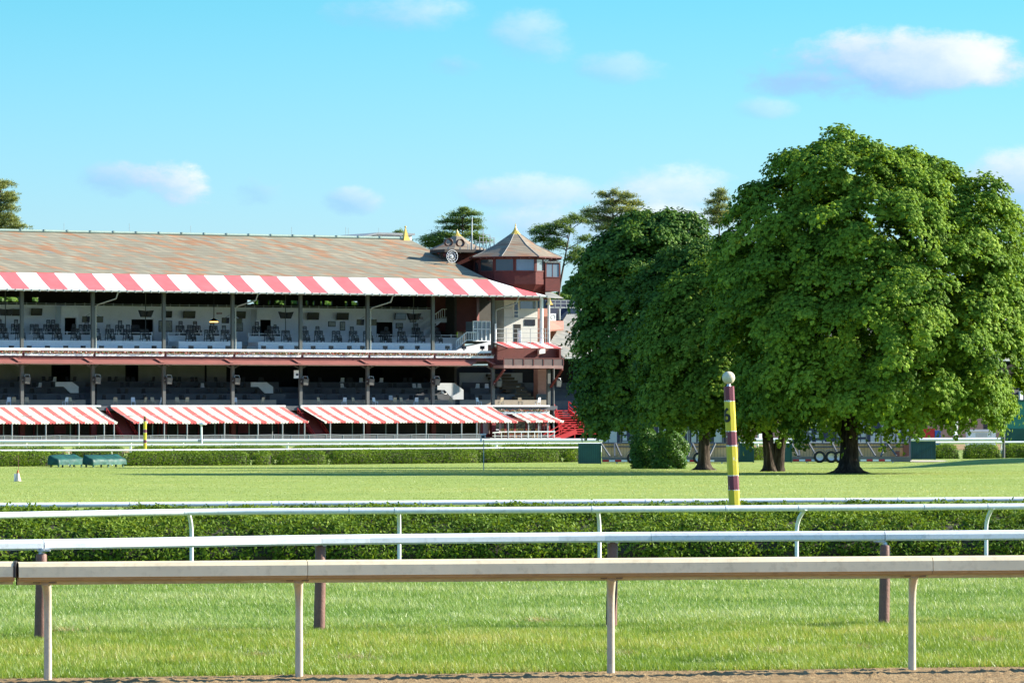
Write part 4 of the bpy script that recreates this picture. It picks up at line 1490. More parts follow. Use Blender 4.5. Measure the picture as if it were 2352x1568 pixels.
# ---- striped canopy with mitred right corner
ps = (X(zx(1, 2140), Y_EAVE, 635) - X(zx(1, 415), Y_EAVE, 628)) / 4
M_can = striped('striped_canopy', (0.72, 0.105, 0.115), (0.82, 0.82, 0.80), ps, 0.475, X(zx(1, 415), Y_EAVE, 628))
XLIP = X(1256, Y_LIP, 684.5)
mb = MB()
nx = 60
vs, fs = [], []
rows = 5
for i in range(nx + 1):
    for j in range(rows + 1):
        t = j / rows
        xe = XC + (XLIP - XC) * t
        x = XL + (xe - XL) * i / nx
        y = Y_EAVE + (Y_LIP - Y_EAVE) * t
        z = Z_EAVE - 0.03 + (Z_LIP - Z_EAVE) * t - 0.05 * math.sin(PI * t)
        vs.append((x, y, z))
for i in range(nx):
    for j in range(rows):
        a = i * (rows + 1) + j
        fs.append((a, a + 1, a + rows + 2, a + rows + 1))
mb.add(vs, fs, True)
can = mb.build('canopy', M_can, gs)
# right-hand return of the canopy
xr2 = XLIP + 0.2
mb = MB()
A_, B_ = Vector((XC, Y_EAVE, Z_EAVE - 0.03)), Vector((XLIP, Y_LIP, Z_LIP))
mb.quad(A_, B_, Vector((XLIP, 9, Z_LIP)), Vector((XC, 9, Z_EAVE - 0.03)))
mb.build('canopy_return', M_slate3, gs)
mb = MB()
mb.quad((XL, Y_EAVE, Z_EAVE - 0.12), (XC, Y_EAVE, Z_EAVE - 0.12), (XLIP, Y_LIP, Z_LIP - 0.12), (XL, Y_LIP, Z_LIP - 0.12))
mb.quad((XC, Y_EAVE, Z_EAVE - 0.12), (XC, 9, Z_EAVE - 0.12), (XLIP, 9, Z_LIP - 0.12), (XLIP, Y_LIP, Z_LIP - 0.12))
for i in range(40):
    x = XL + 1 + i * (XC - XL - 1) / 39
    mb.beam((x, Y_EAVE, Z_EAVE - 0.3), (x, Y_LIP + 0.15, Z_LIP - 0.22), 0.12, 0.16)
mb.build('canopy_soffit', M_wood, can)
mb = MB()
mb.tube([(XL, Y_LIP - 0.06, Z_LIP - 0.14), (XLIP + 0.1, Y_LIP - 0.06, Z_LIP - 0.14)], 0.11, 8)
mb.tube([(XLIP + 0.06, Y_LIP - 0.06, Z_LIP - 0.14), (XLIP + 0.06, 9, Z_LIP - 0.14)], 0.11, 8)
for i in range(90):
    x = XL + i * (XLIP - XL) / 89
    mb.box(x - 0.04, x + 0.04, Y_LIP - 0.2, Y_LIP + 0.02, Z_LIP - 0.28, Z_LIP - 0.02)
mb.build('gutter', M_gut, can)

# ---- floors and fronts
ZF2 = Z(821, 0)
YB = 25.0
mb = MB()
mb.box(XL, XC + 0.3, 0.1, YB, Z(833, 0) + 0.0, ZF2)
mb.build('upper_floor', M_wood, gs)
mb = MB()
XW = X(1128, -0.35, 815)
mb.box(XL, XW, -0.38, -0.26, Z(807.3, -0.3), Z(802.2, -0.3))
mb.build('parapet_board', M_bright, gs)
mb = MB()
mb.box(XL, XW, -0.34, -0.1, Z(827.5, -0.3), Z(806, -0.3))
mb.build('fascia', M_maroon, gs)
mb = MB()
yp = -1.9
zt, zb = Z(827.3, -0.36), Z(835.0, yp)
xp = X(1095, -0.4, 831)
pts = [(XL, -0.36, zt), (xp, -0.36, zt), (xp - 1.5, yp, zb), (XL, yp, zb)]
mb.slab(pts, (0, 0, -0.12))
pent = mb.build('pent_roof', M_pent, gs)
for i in range(len(CX) - 1):
    mb = MB()
    xx = CX[i] + (CX[i + 1] - CX[i]) * 0.85
    mb.solid([(xx, -0.4, zt + 0.06), (xx + 0.5, -0.4, zt + 0.06), (xx + 0.5, yp, zb + 0.05), (xx, yp, zb + 0.05)],
             [(xx, -0.4, zt + 0.16), (xx + 0.3, -0.4, zt + 0.16), (xx + 0.3, yp, zb + 0.12), (xx, yp, zb + 0.12)])
    mb.build('pent_batten', M_pent, pent)
# red-brown front right of the last column
mb = MB()
mb.box(X(1128, -0.2, 820), X(1141, -0.2, 820), -0.3, 0.2, Z(840, -0.2), Z(796, -0.2))
mb.build('end_panel', M_maroon, gs)

# ---- columns: maroon foot, grey shaft; brackets under the upper floor
for i, x in enumerate(CX):
    mb = MB()
    mb.box(x - 0.17, x + 0.17, -0.16, 0.16, Z(933, 0), Z_LIP + 0.55)
    c = mb.build('column', M_col, gs)
    mb = MB()
    mb.box(x - 0.26, x + 0.26, -0.25, 0.25, -0.1, Z(934, 0))
    mb.build('column_foot', M_ltred, c)
    mb = MB()
    for s in (-1, 1):
        mb.beam((x + s * 0.12, 0, Z(846, 0)), (x + s * 1.0, 0, Z(836.5, 0)), 0.1)
    mb.build('bracket', M_col, c)
    if i % 2 == 1 or i == 1:
        mb = MB()
        zz = Z(690, 0)
        mb.tube([(x + 0.28, -0.15, ZF2), (x + 0.28, -0.15, zz - 0.9), (x + 0.35, -0.4, zz - 0.65), (x + 1.5, Y_LIP * 0.85, Z_LIP - 0.9), (x + 1.6, Y_LIP * 0.95, Z_LIP - 0.25)], 0.075, 6)
        mb.build('downpipe', M_gut, c)
# ledge over the awnings, thin light tube under the upper floor
mb = MB()
zt, zb = Z(930.3, -0.5), Z(934.0, -0.5)
LEDGES = ((-60, 231), (254, 687), (690, 1262))
for ua, ub in LEDGES:
    mb.box(X(ua, -0.5, 932), X(ub if ub != 687 else 655, -0.5, 932), -0.62, -0.38, zb, zt)
mb.build('ledge', M_bright, gs)
mb = MB()
mb.tube([(XL, 0.5, Z(838.3, 0.5)), (CX[-1], 0.5, Z(838.3, 0.5))], 0.05, 6)
mb.build('light_strip', M_gut, gs)

# ---- upper terrace interior
YP1, YP2, YW = 3.0, 6.5, 12.0
FB = Z(785, YP1) - 0.45
FC = Z(771.6, YP2) - 0.62
mb = MB()
mb.box(XL, XC, YP1 + 0.06, YP2, ZF2 + 0.01, FB)
mb.box(XL, XC, YP2 + 0.06, YB - 0.3, ZF2 + 0.01, FC)
mb.build('terrace_step', M_conc, gs)
mb = MB()
for ua, ub in ((-150, 211), (216, 371), (410, 555), (593, 1038)):
    mb.box(X(ua, YP1, 790), X(ub, YP1, 790), YP1 - 0.06, YP1 + 0.05, ZF2 + 0.01, Z(785, YP1))
for ua, ub in ((593, 593.8), (410, 410.8)):
    mb.box(X(ua, YP1, 790) - 0.02, X(ub, YP1, 790), YP1 + 0.05, YP1 + 2.4, ZF2 + 0.01, Z(785, YP1) - 0.01)
mb.build('front_partition', M_panel, gs)
mb = MB()
for ua, ub in ((-150, 208), (222, 349), (386, 536), (570, 1060)):
    xa, xb = X(ua, YP2, 775), X(ub, YP2, 775)
    mb.box(xa, xb, YP2 - 0.06, YP2 + 0.05, FB - 0.3, Z(771.6, YP2))
    zr = Z(765.5, YP2)
    mb.box(xa, xb, YP2 - 0.04, YP2 + 0.03, zr - 0.07, zr)
    n = max(2, int((xb - xa) / 1.25))
    for i in range(n + 1):
        xx = xa + (xb - xa) * i / n
        mb.box(xx - 0.05, xx + 0.05, YP2 - 0.05, YP2 + 0.04, Z(771.6, YP2) - 0.01, zr + 0.05)
mb.build('rear_partition', M_panel, gs)
zwt = Z(706, YW)
XBW = X(1062, YW, 740)
DOORS = [(zx(1, 705), zx(1, 875), zy(1110)), (zx(1, 1510), zx(1, 1762), zy(1125)), (zx(2, 835), zx(2, 1000), zy(1130)), (zx(3, 90), zx(3, 280), zy(1158)), (zx(3, 862), zx(3, 1035), zy(1153))]
mb = MB()
segx = [XL] + [q for d in DOORS for q in (X(d[0], YW, 750), X(d[1], YW, 750))] + [XBW]
for i in range(0, len(segx), 2):
    mb.box(segx[i], segx[i + 1], YW, YW + 0.2, FC, zwt)
for d in DOORS:
    mb.box(X(d[0], YW, 750), X(d[1], YW, 750), YW, YW + 0.2, Z(d[2], YW, d[0]), zwt)
mb.build('rear_wall', M_panel, gs)
mb = MB()
zr = Z(702, YW)
mb.box(XL, XBW, YW + 0.05, YW + 0.12, zr - 0.06, zr)
for i in range(70):
    x = XL + i * (XBW - XL) / 69
    mb.box(x - 0.05, x + 0.05, YW + 0.05, YW + 0.13, zwt, zr + 0.08)
mb.build('rear_railing', M_gut, gs)
for d in DOORS[:-1]:
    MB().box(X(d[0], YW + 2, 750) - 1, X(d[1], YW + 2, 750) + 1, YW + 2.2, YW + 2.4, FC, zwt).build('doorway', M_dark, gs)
# white cross walls beside two doorways (little rooms that come forward)
for ua, ub, v in ((zx(1, 690), zx(1, 905), zy(980)), (zx(2, 820), zx(2, 1020), zy(1010))):
    mb = MB()
    xa, xb = X(ua, YW - 1.2, 740), X(ub, YW - 1.2, 740)
    zt = Z(v, YW - 1.2, ua)
    zd = Z(v + 24, YW - 1.2, ua)
    mb.box(xa, xb, YW - 1.3, YW - 1.2, zd, zt)
    mb.box(xa, xa + 0.15, YW - 1.3, YW - 0.01, FC, zt + 0.002)
    mb.box(xa + 0.15, xa + 0.5, YW - 1.3, YW - 1.2, FC, zd)
    mb.box(xb - 0.3, xb, YW - 1.3, YW - 1.2, FC, zd)
    mb.build('door_lobby', M_panel, gs)
# outer rear wall with openings under the eaves
OPEN = [(-80, zx(1, 225)), (zx(1, 370), zx(1, 450)), (zx(2, 725), zx(2, 860)), (zx(2, 960), zx(2, 990)), (zx(2, 1030), zx(2, 1160)), (zx(2, 1225), zx(2, 1305)), (zx(2, 1395), zx(2, 1425)), (zx(2, 1475), zx(2, 1500)),
        (zx(2, 1565), zx(2, 1590)), (zx(2, 1615), zx(2, 1700)), (zx(2, 1845), zx(2, 1878)), (zx(2, 1920), zx(2, 1998)), (zx(3, 262), zx(3, 288)), (zx(3, 430), zx(3, 520)), (zx(3, 622), zx(3, 690)), (zx(3, 765), zx(3, 795))]
yo = YB - 0.6
mb = MB()
zo0, zo1 = Z(699, yo), Z(689, yo)
mb.box(XL, XC, yo, yo + 0.3, 0, zo0)
mb.box(XL, XC, yo, yo + 0.3, zo1, Z_EAVE + 0.3)
xe = [XL] + [X(q, yo, 695) for o_ in OPEN for q in o_] + [XC]
for i in range(0, len(xe), 2):
    if xe[i + 1] > xe[i]:
        mb.box(xe[i], xe[i + 1], yo, yo + 0.3, zo0, zo1)
mb.box(XC - 0.3, XC, 8, yo, 0, Z_EAVE)
mb.build('outer_rear_wall', M_wood, gs)

# ---- white staircases at the right end of the upper terrace
def balustrade(mb, pts, h, step=0.32, post=0.06):
    """handrail, foot rail and balusters along pts (feet)"""
    for a, b in zip(pts[:-1], pts[1:]):
        a, b = Vector(a), Vector(b)
        up = Vector((0, 0, h))
        mb.beam(a + up, b + up, 0.09, 0.09)
        mb.beam(a + Vector((0, 0, 0.1)), b + Vector((0, 0, 0.1)), 0.07, 0.07)
        n = max(2, int((b - a).length / step))
        for i in range(n + 1):
            p = a.lerp(b, i / n)
            mb.box(p.x - post / 2, p.x + post / 2, p.y - post / 2, p.y + post / 2, p.z + 0.05, p.z + h)


ys = YW - 2.2
s0, s1, s2 = LP(zx(3, 560), zy(1320), ys), LP(zx(3, 845), zy(1115), ys), LP(zx(3, 1040), zy(1115), ys)
st = MB()
st.solid([s0 + Vector((0, 0, -0.5)), s1 + Vector((0, 0, -0.3)), Vector((s1.x, ys + 2.1, s1.z - 0.3)), Vector((s0.x, ys + 2.1, s0.z - 0.5))],
         [s0, s1, Vector((s1.x, ys + 2.1, s1.z)), Vector((s0.x, ys + 2.1, s0.z))])
st.box(s1.x, s2.x, ys, ys + 2.1, s1.z - 0.45, s1.z)
st.box(s2.x - 0.12, s2.x, ys, ys + 0.12, FC, s1.z - 0.45)
stair = st.build('white_staircase', M_panel, gs)
mb = MB()
balustrade(mb, [s0, s1, s2], 1.02, 0.27)
mb.build('railing', M_bright, stair)
ys2 = 2.0
s0, s1, s2 = LP(zx(3, 1010), zy(1470), ys2), LP(zx(3, 1125), zy(1375), ys2), LP(zx(3, 1258), zy(1375), ys2)
st = MB()
st.solid([Vector((s0.x, ys2, ZF2 + 0.01)), Vector((s2.x + 2, ys2, ZF2 + 0.01)), Vector((s2.x + 2, ys2 + 2, ZF2 + 0.01)), Vector((s0.x, ys2 + 2, ZF2 + 0.01))],
         [s0, Vector((s2.x + 2, ys2, s1.z)), Vector((s2.x + 2, ys2 + 2, s1.z)), Vector((s0.x, ys2 + 2, s0.z))])
stair = st.build('white_staircase', M_panel, gs)
mb = MB()
balustrade(mb, [s0, s1, s2], 0.95, 0.27)
mb.build('railing', M_bright, stair)
# glazed kiosk
xa, xb = X(zx(3, 1200), 2.6, 760), X(zx(3, 1395), 2.6, 760)
za, zb = Z(zy(1380), 2.6, 1150), Z(zy(1148), 2.6, 1150)
mb = MB()
mb.box(xa + 0.06, xb, 2.65, 4.4, za, zb - 0.06)
kio = mb.build('glazed_kiosk', M_glassL, gs)
mb = MB()
for i in range(5):
    x = xa + (xb - xa) * i / 4
    mb.box(x - 0.05, x + 0.05, 2.55, 2.64, za, zb)
for z in (za, (za * 0.42 + zb * 0.58), zb - 0.08):
    mb.box(xa - 0.05, xb + 0.05, 2.53, 2.66, z, z + 0.09)
mb.build('frame', M_panel, kio)
# dark wall behind the kiosk
mb = MB()
mb.box(X(1064, 9, 740), X(1172, 9, 740), 9, 9.2, FC, Z_EAVE - 0.5)
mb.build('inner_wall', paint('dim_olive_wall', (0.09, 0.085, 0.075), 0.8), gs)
mb = MB()
mb.box(X(zx(3, 1420), 5.2, 740), X(zx(3, 1556), 5.2, 740), 5.2, 5.4, FC, Z(686, 5.2, 1150))
mb.build('side_panel', paint('dull_khaki_panel', (0.30, 0.28, 0.235), 0.7), gs)

# pictures, notices and a map on the rear wall
M_pic = paint('pale_picture', (0.42, 0.42, 0.34), 0.6, 0.5, 6.0)
def frame_on_wall(name, sheet, x0, x1, y0, y1, y=YW, mat=None, fr=None, rim=0.07):
    xa, xb = X(zx(sheet, x0), y, 750), X(zx(sheet, x1), y, 750)
    zb_, za_ = Z(zy(y1), y, zx(sheet, x0)), Z(zy(y0), y, zx(sheet, x0))
    mb = MB().box(xa, xb, y - 0.06, y - 0.005, zb_, za_)
    o = mb.build(name, fr or M_screen, gs)
    mb = MB().box(xa + rim, xb - rim, y - 0.075, y - 0.058, zb_ + rim, za_ - rim)
    mb.build('picture', mat or M_pic, o)
for a in ((2, 1650, 1735, 1148, 1210), (2, 1785, 1845, 1152, 1255), (3, 310, 392, 1168, 1230), (3, 470, 545, 1098, 1160), (2, 1018, 1056, 1185, 1228), (2, 595, 672, 1165, 1265), (1, 1820, 1975, 1140, 1270)):
    frame_on_wall('framed_picture', *a)
for a in ((1, 770, 808, 1068, 1096), (2, 895, 940, 1096, 1122), (2, 370, 430, 1048, 1066), (3, 585, 622, 1100, 1122), (3, 922, 965, 1115, 1142)):
    frame_on_wall('notice', *a, mat=M_cream, fr=M_ltred, rim=0.05)

# ---- lower stand (between the two floors)
ZF1 = Z(931, 0)
mb = MB()
mb.box(XL, XC + 8, -0.4, 4.2, ZF1 - 0.5, ZF1 - 0.05)
tops = [(3.0, 918), (5.6, 904), (8.2, 890), (10.8, 877)]
yb_prev = 0.5
for i, (yy, v) in enumerate(tops):
    mb.box(XL, XC + (8 if i < 3 else 0), yy + 0.04, yy + 2.62, ZF1 - 0.5, Z(v, yy) - 0.55)
mb.build('lower_tier', M_step, gs)
gaps = [((196, 222), (634, 690), (1045, 1056)), ((176, 222), (655, 694), (1060, 1090), (1182, 1232)), ((150, 222), (640, 690), (1060, 1080), (1196, 1240)), ((196, 222), (640, 690), (1000, 1062), (1140, 1240))]
for i, (yy, v) in enumerate(tops):
    mb = MB()
    edges = [-140] + [q for g_ in gaps[i] for q in g_] + [1262]
    for a, b in zip(edges[0::2], edges[1::2]):
        if i == 3 and b > 1140:
            b = 1130
        mb.box(X(a, yy, 900), X(b, yy, 900), yy - 0.05, yy + 0.05, ZF1 - 0.3, Z(v, yy))
    mb.build('box_front', M_beige if i == 0 else M_step, gs)
# sloping stair-head walls of white board
def stair_head(sheet_off, x0, x1, y0, y1, yy, cut):
    f = lambda x: (sheet_off + x / 4.704) * 0.9408
    xa, xb, xm = X(f(x0), yy, 890), X(f(x1), yy, 890), X(f(x1 + cut), yy, 890)
    za_, zb_ = Z(zyl(y0), yy, f(x0)), Z(zyl(y1), yy, f(x0))
    zm = za_ - (za_ - zb_) * 0.42
    pts = [(xa, yy, za_), (xb, yy, za_), (xm, yy, zm), (xm, yy, zb_), (xb - 0.2, yy, zb_), (xa + 0.9, yy, zm), (xa, yy, zm)]
    MB().slab(pts, (0, 0.12, 0)).build('stair_head', paint('grey_white_board', (0.55, 0.57, 0.58), 0.6, 0.08) if 'grey_white_board' not in bpy.data.materials else bpy.data.materials['grey_white_board'], gs)
stair_head(0, 640, 828, 480, 606, 5.0, 75)
stair_head(450, 765, 945, 483, 610, 5.0, 75)
stair_head(900, 790, 985, 492, 680, 4.6, 105)
# lower rear wall: panels, openings and a green glimpse through the middle
yb = 13.6
mb = MB()
z0, z1_ = ZF1, Z(833, 0) + 0.02
pan = [(-140, 118), (162, 288), (318, 470), (475, 520)]
for a, b in pan:
    mb.box(X(a, yb, 850), X(b, yb, 850), yb, yb + 0.15, z0, z1_)
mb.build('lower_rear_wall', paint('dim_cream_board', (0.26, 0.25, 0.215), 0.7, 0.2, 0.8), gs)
mb = MB()
mb.box(X(1056, 11, 870), X(1128, 11, 870), 11, 11.15, z0, Z(854, 11))
mb.box(X(1150, 11, 870), X(1200, 11, 870), 11, 11.15, z0, Z(854, 11))
mb.build('lower_partition', M_conc, gs)
mb = MB()
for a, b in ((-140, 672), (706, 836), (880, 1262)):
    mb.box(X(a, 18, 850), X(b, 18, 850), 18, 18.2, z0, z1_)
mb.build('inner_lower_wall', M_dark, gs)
# steep stair with worn treads at the right end of the lower stand
mb = MB()
for i in range(11):
    zz = ZF1 - 0.1 + i * 0.36
    mb.box(X(1205, 3, 900) - i * 0.05, X(1250, 3, 900), 3 + i * 0.75, 3 + i * 0.75 + 0.8, zz - 0.3, zz)
mb.build('stand_stair', paint('worn_timber_tread', (0.10, 0.075, 0.045), 0.8), gs)

# ---- ground floor: dark back, red shop front at the right
mb = MB()
mb.box(XL, X(1100, 4, 985), 4.0, 4.2, -0.05, ZF1 - 0.5)
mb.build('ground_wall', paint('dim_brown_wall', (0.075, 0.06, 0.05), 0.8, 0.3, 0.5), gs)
random.seed(5)
for i in range(22):
    mb = MB()
    x = XL + 3 + i * 2.35
    if x > X(1090, 3.8, 985):
        break
    mb.box(x, x + 0.12, 3.86, 3.98, 0, ZF1 - 0.6)
    if i % 3 == 0:
        mb.box(x + 0.12, x + 1.3, 3.9, 3.97, 0.9, 2.1)
    mb.build('ground_panelling', M_ltred, gs)
sy = 0.4
mb = MB()
mb.box(X(1100, sy, 985), X(1262, sy, 985), sy, sy + 0.2, -0.05, ZF1 - 0.5)
shop = mb.build('shop_front', paint('pinkish_white_board', (0.60, 0.45, 0.42), 0.6, 0.08), gs)
mb = MB()
for u in (1106, 1160, 1182, 1209, 1232, 1246, 1254):
    x = X(u, sy, 985)
    mb.box(x - 0.14, x + 0.14, sy - 0.1, sy + 0.05, -0.04, ZF1 - 0.52)
mb.box(X(1106, sy, 985), X(1254, sy, 985), sy - 0.08, sy - 0.01, 0.0, 0.75)
mb.build('red_trim', M_ltred, shop)
for ua, ub in ((1131, 1146), (1152, 1157), (1185, 1206), (1212, 1229), (1163, 1180)):
    mb = MB()
    mb.box(X(ua, sy, 985), X(ub, sy, 985), sy - 0.05, sy - 0.02, 0.8, ZF1 - 0.75)
    mb.build('window', M_glass, shop)
mb = MB()
mb.box(X(1131, sy, 985), X(1145, sy, 985), sy - 0.07, sy - 0.052, 1.15, 1.25)
mb.build('window_bar', M_panel, shop)

# balcony band with flowers above the small awning
mb = MB()
zt, zb = Z(938.5, -0.3, 1200), Z(946, -0.3, 1200)
mb.box(X(1139, -0.3, 940), X(1262, -0.3, 940), -0.35, -0.2, zb, zt)
mb.build('lower_parapet', M_bright, gs)
mb = MB()
mb.box(X(1139, -0.2, 940), X(1262, -0.2, 940), -0.19, 0.1, Z(968, -0.2, 1200), Z(936, -0.2, 1200))
mb.build('lower_fascia', M_ltred, gs)

# ---- right end: annex wall, white posts, balcony box
ya = 3.2
xa, xb = X(zx(3, 1556), ya, 740), X(zx(3, 1940), ya, 740)
za_, zb_ = Z(800, ya, 1190), Z_LIP + 0.6
mb = MB()
mb.box(xa, xb, ya, ya + 3, za_, zb_)
ann = mb.build('annex_wall', M_cream, gs)
def on_annex(x0, x1, y0, y1, mat, name, proud=0.05):
    a, b = X(zx(3, x0), ya, 740), X(zx(3, x1), ya, 740)
    return MB().box(a, b, ya - proud, ya - 0.003, Z(zy(y1), ya, 1190), Z(zy(y0), ya, 1190)).build(name, mat, ann)
M_trimw = paint('warm_white_trim', (0.72, 0.69, 0.62), 0.5)
on_annex(1655, 1725, 918, 1120, M_trimw, 'window_frame', 0.05)
for y0, y1 in ((930, 1024), (1034, 1064), (1074, 1102)):
    on_annex(1670, 1712, y0, y1, M_glass, 'window', 0.07)
on_annex(1738, 1922, 918, 1004, M_glassL, 'window', 0.06)
on_annex(1738, 1922, 1004, 1010, M_trimw, 'window_sill', 0.12)
on_annex(1790, 1910, 1125, 1197, M_screen, 'window', 0.06)
on_annex(1668, 1746, 1182, 1390, M_dark, 'doorway', 0.04)
on_annex(1550, 1940, 1102, 1108, M_conc, 'string_course', 0.06)
on_annex(1560, 1640, 1000, 1006, M_conc, 'string_course', 0.06)
for xz, yv in ((1985, -1.0), (2068, 1.5)):
    mb = MB()
    x = X(zx(3, xz), yv, 740)
    mb.tube([(x, yv, Z(800, yv, 1240)), (x, yv, Z(760, yv, 1240)), (x, yv, Z_LIP + 0.1)], [0.24, 0.2, 0.2] if xz < 2000 else [0.16, 0.14, 0.14], 10)
    mb.build('white_post', M_bright, gs)
mb = MB()
x = X(zx(3, 1732), 0, 770)
mb.tube([(x, 0, Z(788, 0, 1200)), (x, 0, Z(758, 0, 1200))], 0.2, 10)
mb.build('white_post', M_bright, gs)
mb = MB()
x = X(zx(3, 1442), 0, 770)
mb.tube([(x, -0.3, Z(796, 0, 1140)), (x, -0.3, Z(743, 0, 1140))], 0.11, 8)
mb.build('white_post', M_bright, gs)
mb = MB()
yv = -1.2
for y0 in (1235, 1285, 1340):
    mb.beam(LP(zx(3, 1445), zy(y0), yv), LP(zx(3, 2075), zy(y0) - 0.5, yv), 0.05)
for xz in (1580, 1712, 1858, 2030, 2075):
    x = X(zx(3, xz), yv, 770)
    mb.box(x - 0.03, x + 0.03, yv - 0.03, yv + 0.03, Z(792, yv, 1200), Z(zy(1230), yv, 1200))
mb.build('balcony_railing', M_grey, gs)
# pink brick and red shingle bits past the end
M_brick = paint('pink_brick', (0.45, 0.21, 0.16), 0.8, 0.15, 3.0)
mb = MB()
mb.box(X(zx(3, 1945), 6.0, 740), X(zx(3, 2075), 6.0, 740), 6, 7, 0, Z(zy(1000), 6.0, 1240))
mb.build('brick_end', M_brick, gs)
# broadcast balcony
yb0, yb1 = -2.6, -0.3
f6 = lambda x: (900 + x / 4.704) * 0.9408
xa, xb = X(f6(1440), yb1, 815), X(f6(2235), yb1, 815)
mb = MB()
mb.box(xa, xb, 0.9, 1.1, Z(zyl(330), 0.9, 1200), Z(792, 0.9, 1200))
mb.box(xa, xb, yb1, 0.9, Z(zyl(330), yb1, 1200), Z(zyl(300), yb1, 1200))
mb.box(xa, xa + 0.2, yb1, 0.9, Z(zyl(300), yb1, 1200), Z(792, yb1, 1200))
mb.box(xb - 0.2, xb, yb1 + 0.5, 0.9, Z(zyl(300), yb1, 1200), Z(792, yb1, 1200))
bal = mb.build('broadcast_balcony', M_maroon, gs)
x0_, x1_ = X(f6(1552), yb0, 820), X(f6(2235), yb0, 820)
mb = MB()
mb.box(x0_, x1_, yb0, yb1 + 0.3, Z(zyl(322), yb0, 1200), Z(zyl(288), yb0, 1200))
mb.build('balcony_floor', paint('pinkish_brown_board', (0.30, 0.17, 0.15), 0.6), bal)
mb = MB()
zt_, zb2 = Z(zyl(203), yb0, 1200), Z(zyl(288), yb0, 1200)
mb.box(x0_, x1_, yb0, yb0 + 0.05, zb2, zt_ - 0.12)
mb.build('balcony_mesh', paint('brown_mesh', (0.13, 0.085, 0.08), 0.6), bal)
mb = MB()
mb.box(x0_ - 0.03, x1_ + 0.03, yb0 - 0.03, yb0 + 0.09, zt_ - 0.12, zt_)
for i in range(7):
    x = x0_ + (x1_ - x0_) * i / 6
    mb.box(x - 0.05, x + 0.05, yb0 - 0.04, yb0 - 0.002, zb2, zt_ - 0.12)
mb.build('balcony_rail', M_maroon, bal)
mb = MB()
mb.beam(LP(f6(1440), zyl(500), -0.2), LP(f6(1560), zyl(335), yb0 + 0.1), 0.2)
mb.beam(LP(f6(2090), zyl(540), -0.2), LP(f6(2225), zyl(335), yb0 + 0.1), 0.2)
mb.build('brace', M_maroon, bal)
mb = MB()
x = X(f6(2085), 0, 880)
mb.box(x - 0.3, x + 0.05, 0, 0.35, ZF1, Z(zyl(330), 0, 1240))
mb.tube([(x + 0.25, -0.3, 0), (x + 0.25, -0.3, Z(840, -0.3, 1260))], 0.11, 8)
mb.build('corner_post', M_col, gs)
# small striped awning over it
yt, yl = -0.3, -3.2
pt = [LP(f6(1435), zyl(22), yt), LP(f6(2060), zyl(38), yt), LP(f6(2225), zyl(88), yl), LP(f6(1600), zyl(72), yl)]
pt[1].z = pt[0].z
pt[3].z = pt[2].z
ps2 = (X(f6(2020), yl, 797) - X(f6(1600), yl, 797)) / 2.4
mb = MB().slab(pt, (0, 0, -0.04))
mb.build('balcony_awning', striped('balcony_stripes', (0.62, 0.10, 0.10), (0.8, 0.79, 0.76), ps2, 0.5, pt[3].x), bal)
mb = MB()
for a, b in ((pt[0], pt[3]), (pt[1], pt[2]), (pt[3], pt[2])):
    mb.beam(a - Vector((0, 0, 0.1)), b - Vector((0, 0, 0.1)), 0.07)
mb.beam(LP(f6(1480), zyl(125), yt), pt[3] - Vector((0, 0, 0.1)), 0.05)
mb.build('awning_frame', M_maroon, bal)
# stool-white monitor hood and odd kit in the balcony
mb = MB()
q = LP(f6(1940), zyl(160), 0.7)
mb.solid([q, q + Vector((0.75, 0, 0.1)), q + Vector((0.75, -0.4, 0.1)), q + Vector((0, -0.4, 0))], [q + Vector((0, 0, 0.4)), q + Vector((0.75, 0, 0.9)), q + Vector((0.75, -0.4, 0.9)), q + Vector((0, -0.4, 0.4))])
mb.build('white_hatch', M_bright, bal)

# ------------------------------------------------------------------ striped awnings over the apron
Y_AT, Z_AT = -0.66, Z(934.6, -0.66)
Y_AB = solve_y((1090 / 4.704) * 0.9408, zyl(770), Y_AT, (1350 / 4.704) * 0.9408, zyl(940))
Y_AB = max(-9.0, min(-4.0, Y_AB))
Z_AB = Z(968.0, Y_AB)
o4 = lambda x: (x / 4.704) * 0.9408
o5 = lambda x: (450 + x / 4.704) * 0.9408
A_W, A_R = (0.76, 0.72, 0.58), (0.62, 0.115, 0.105)


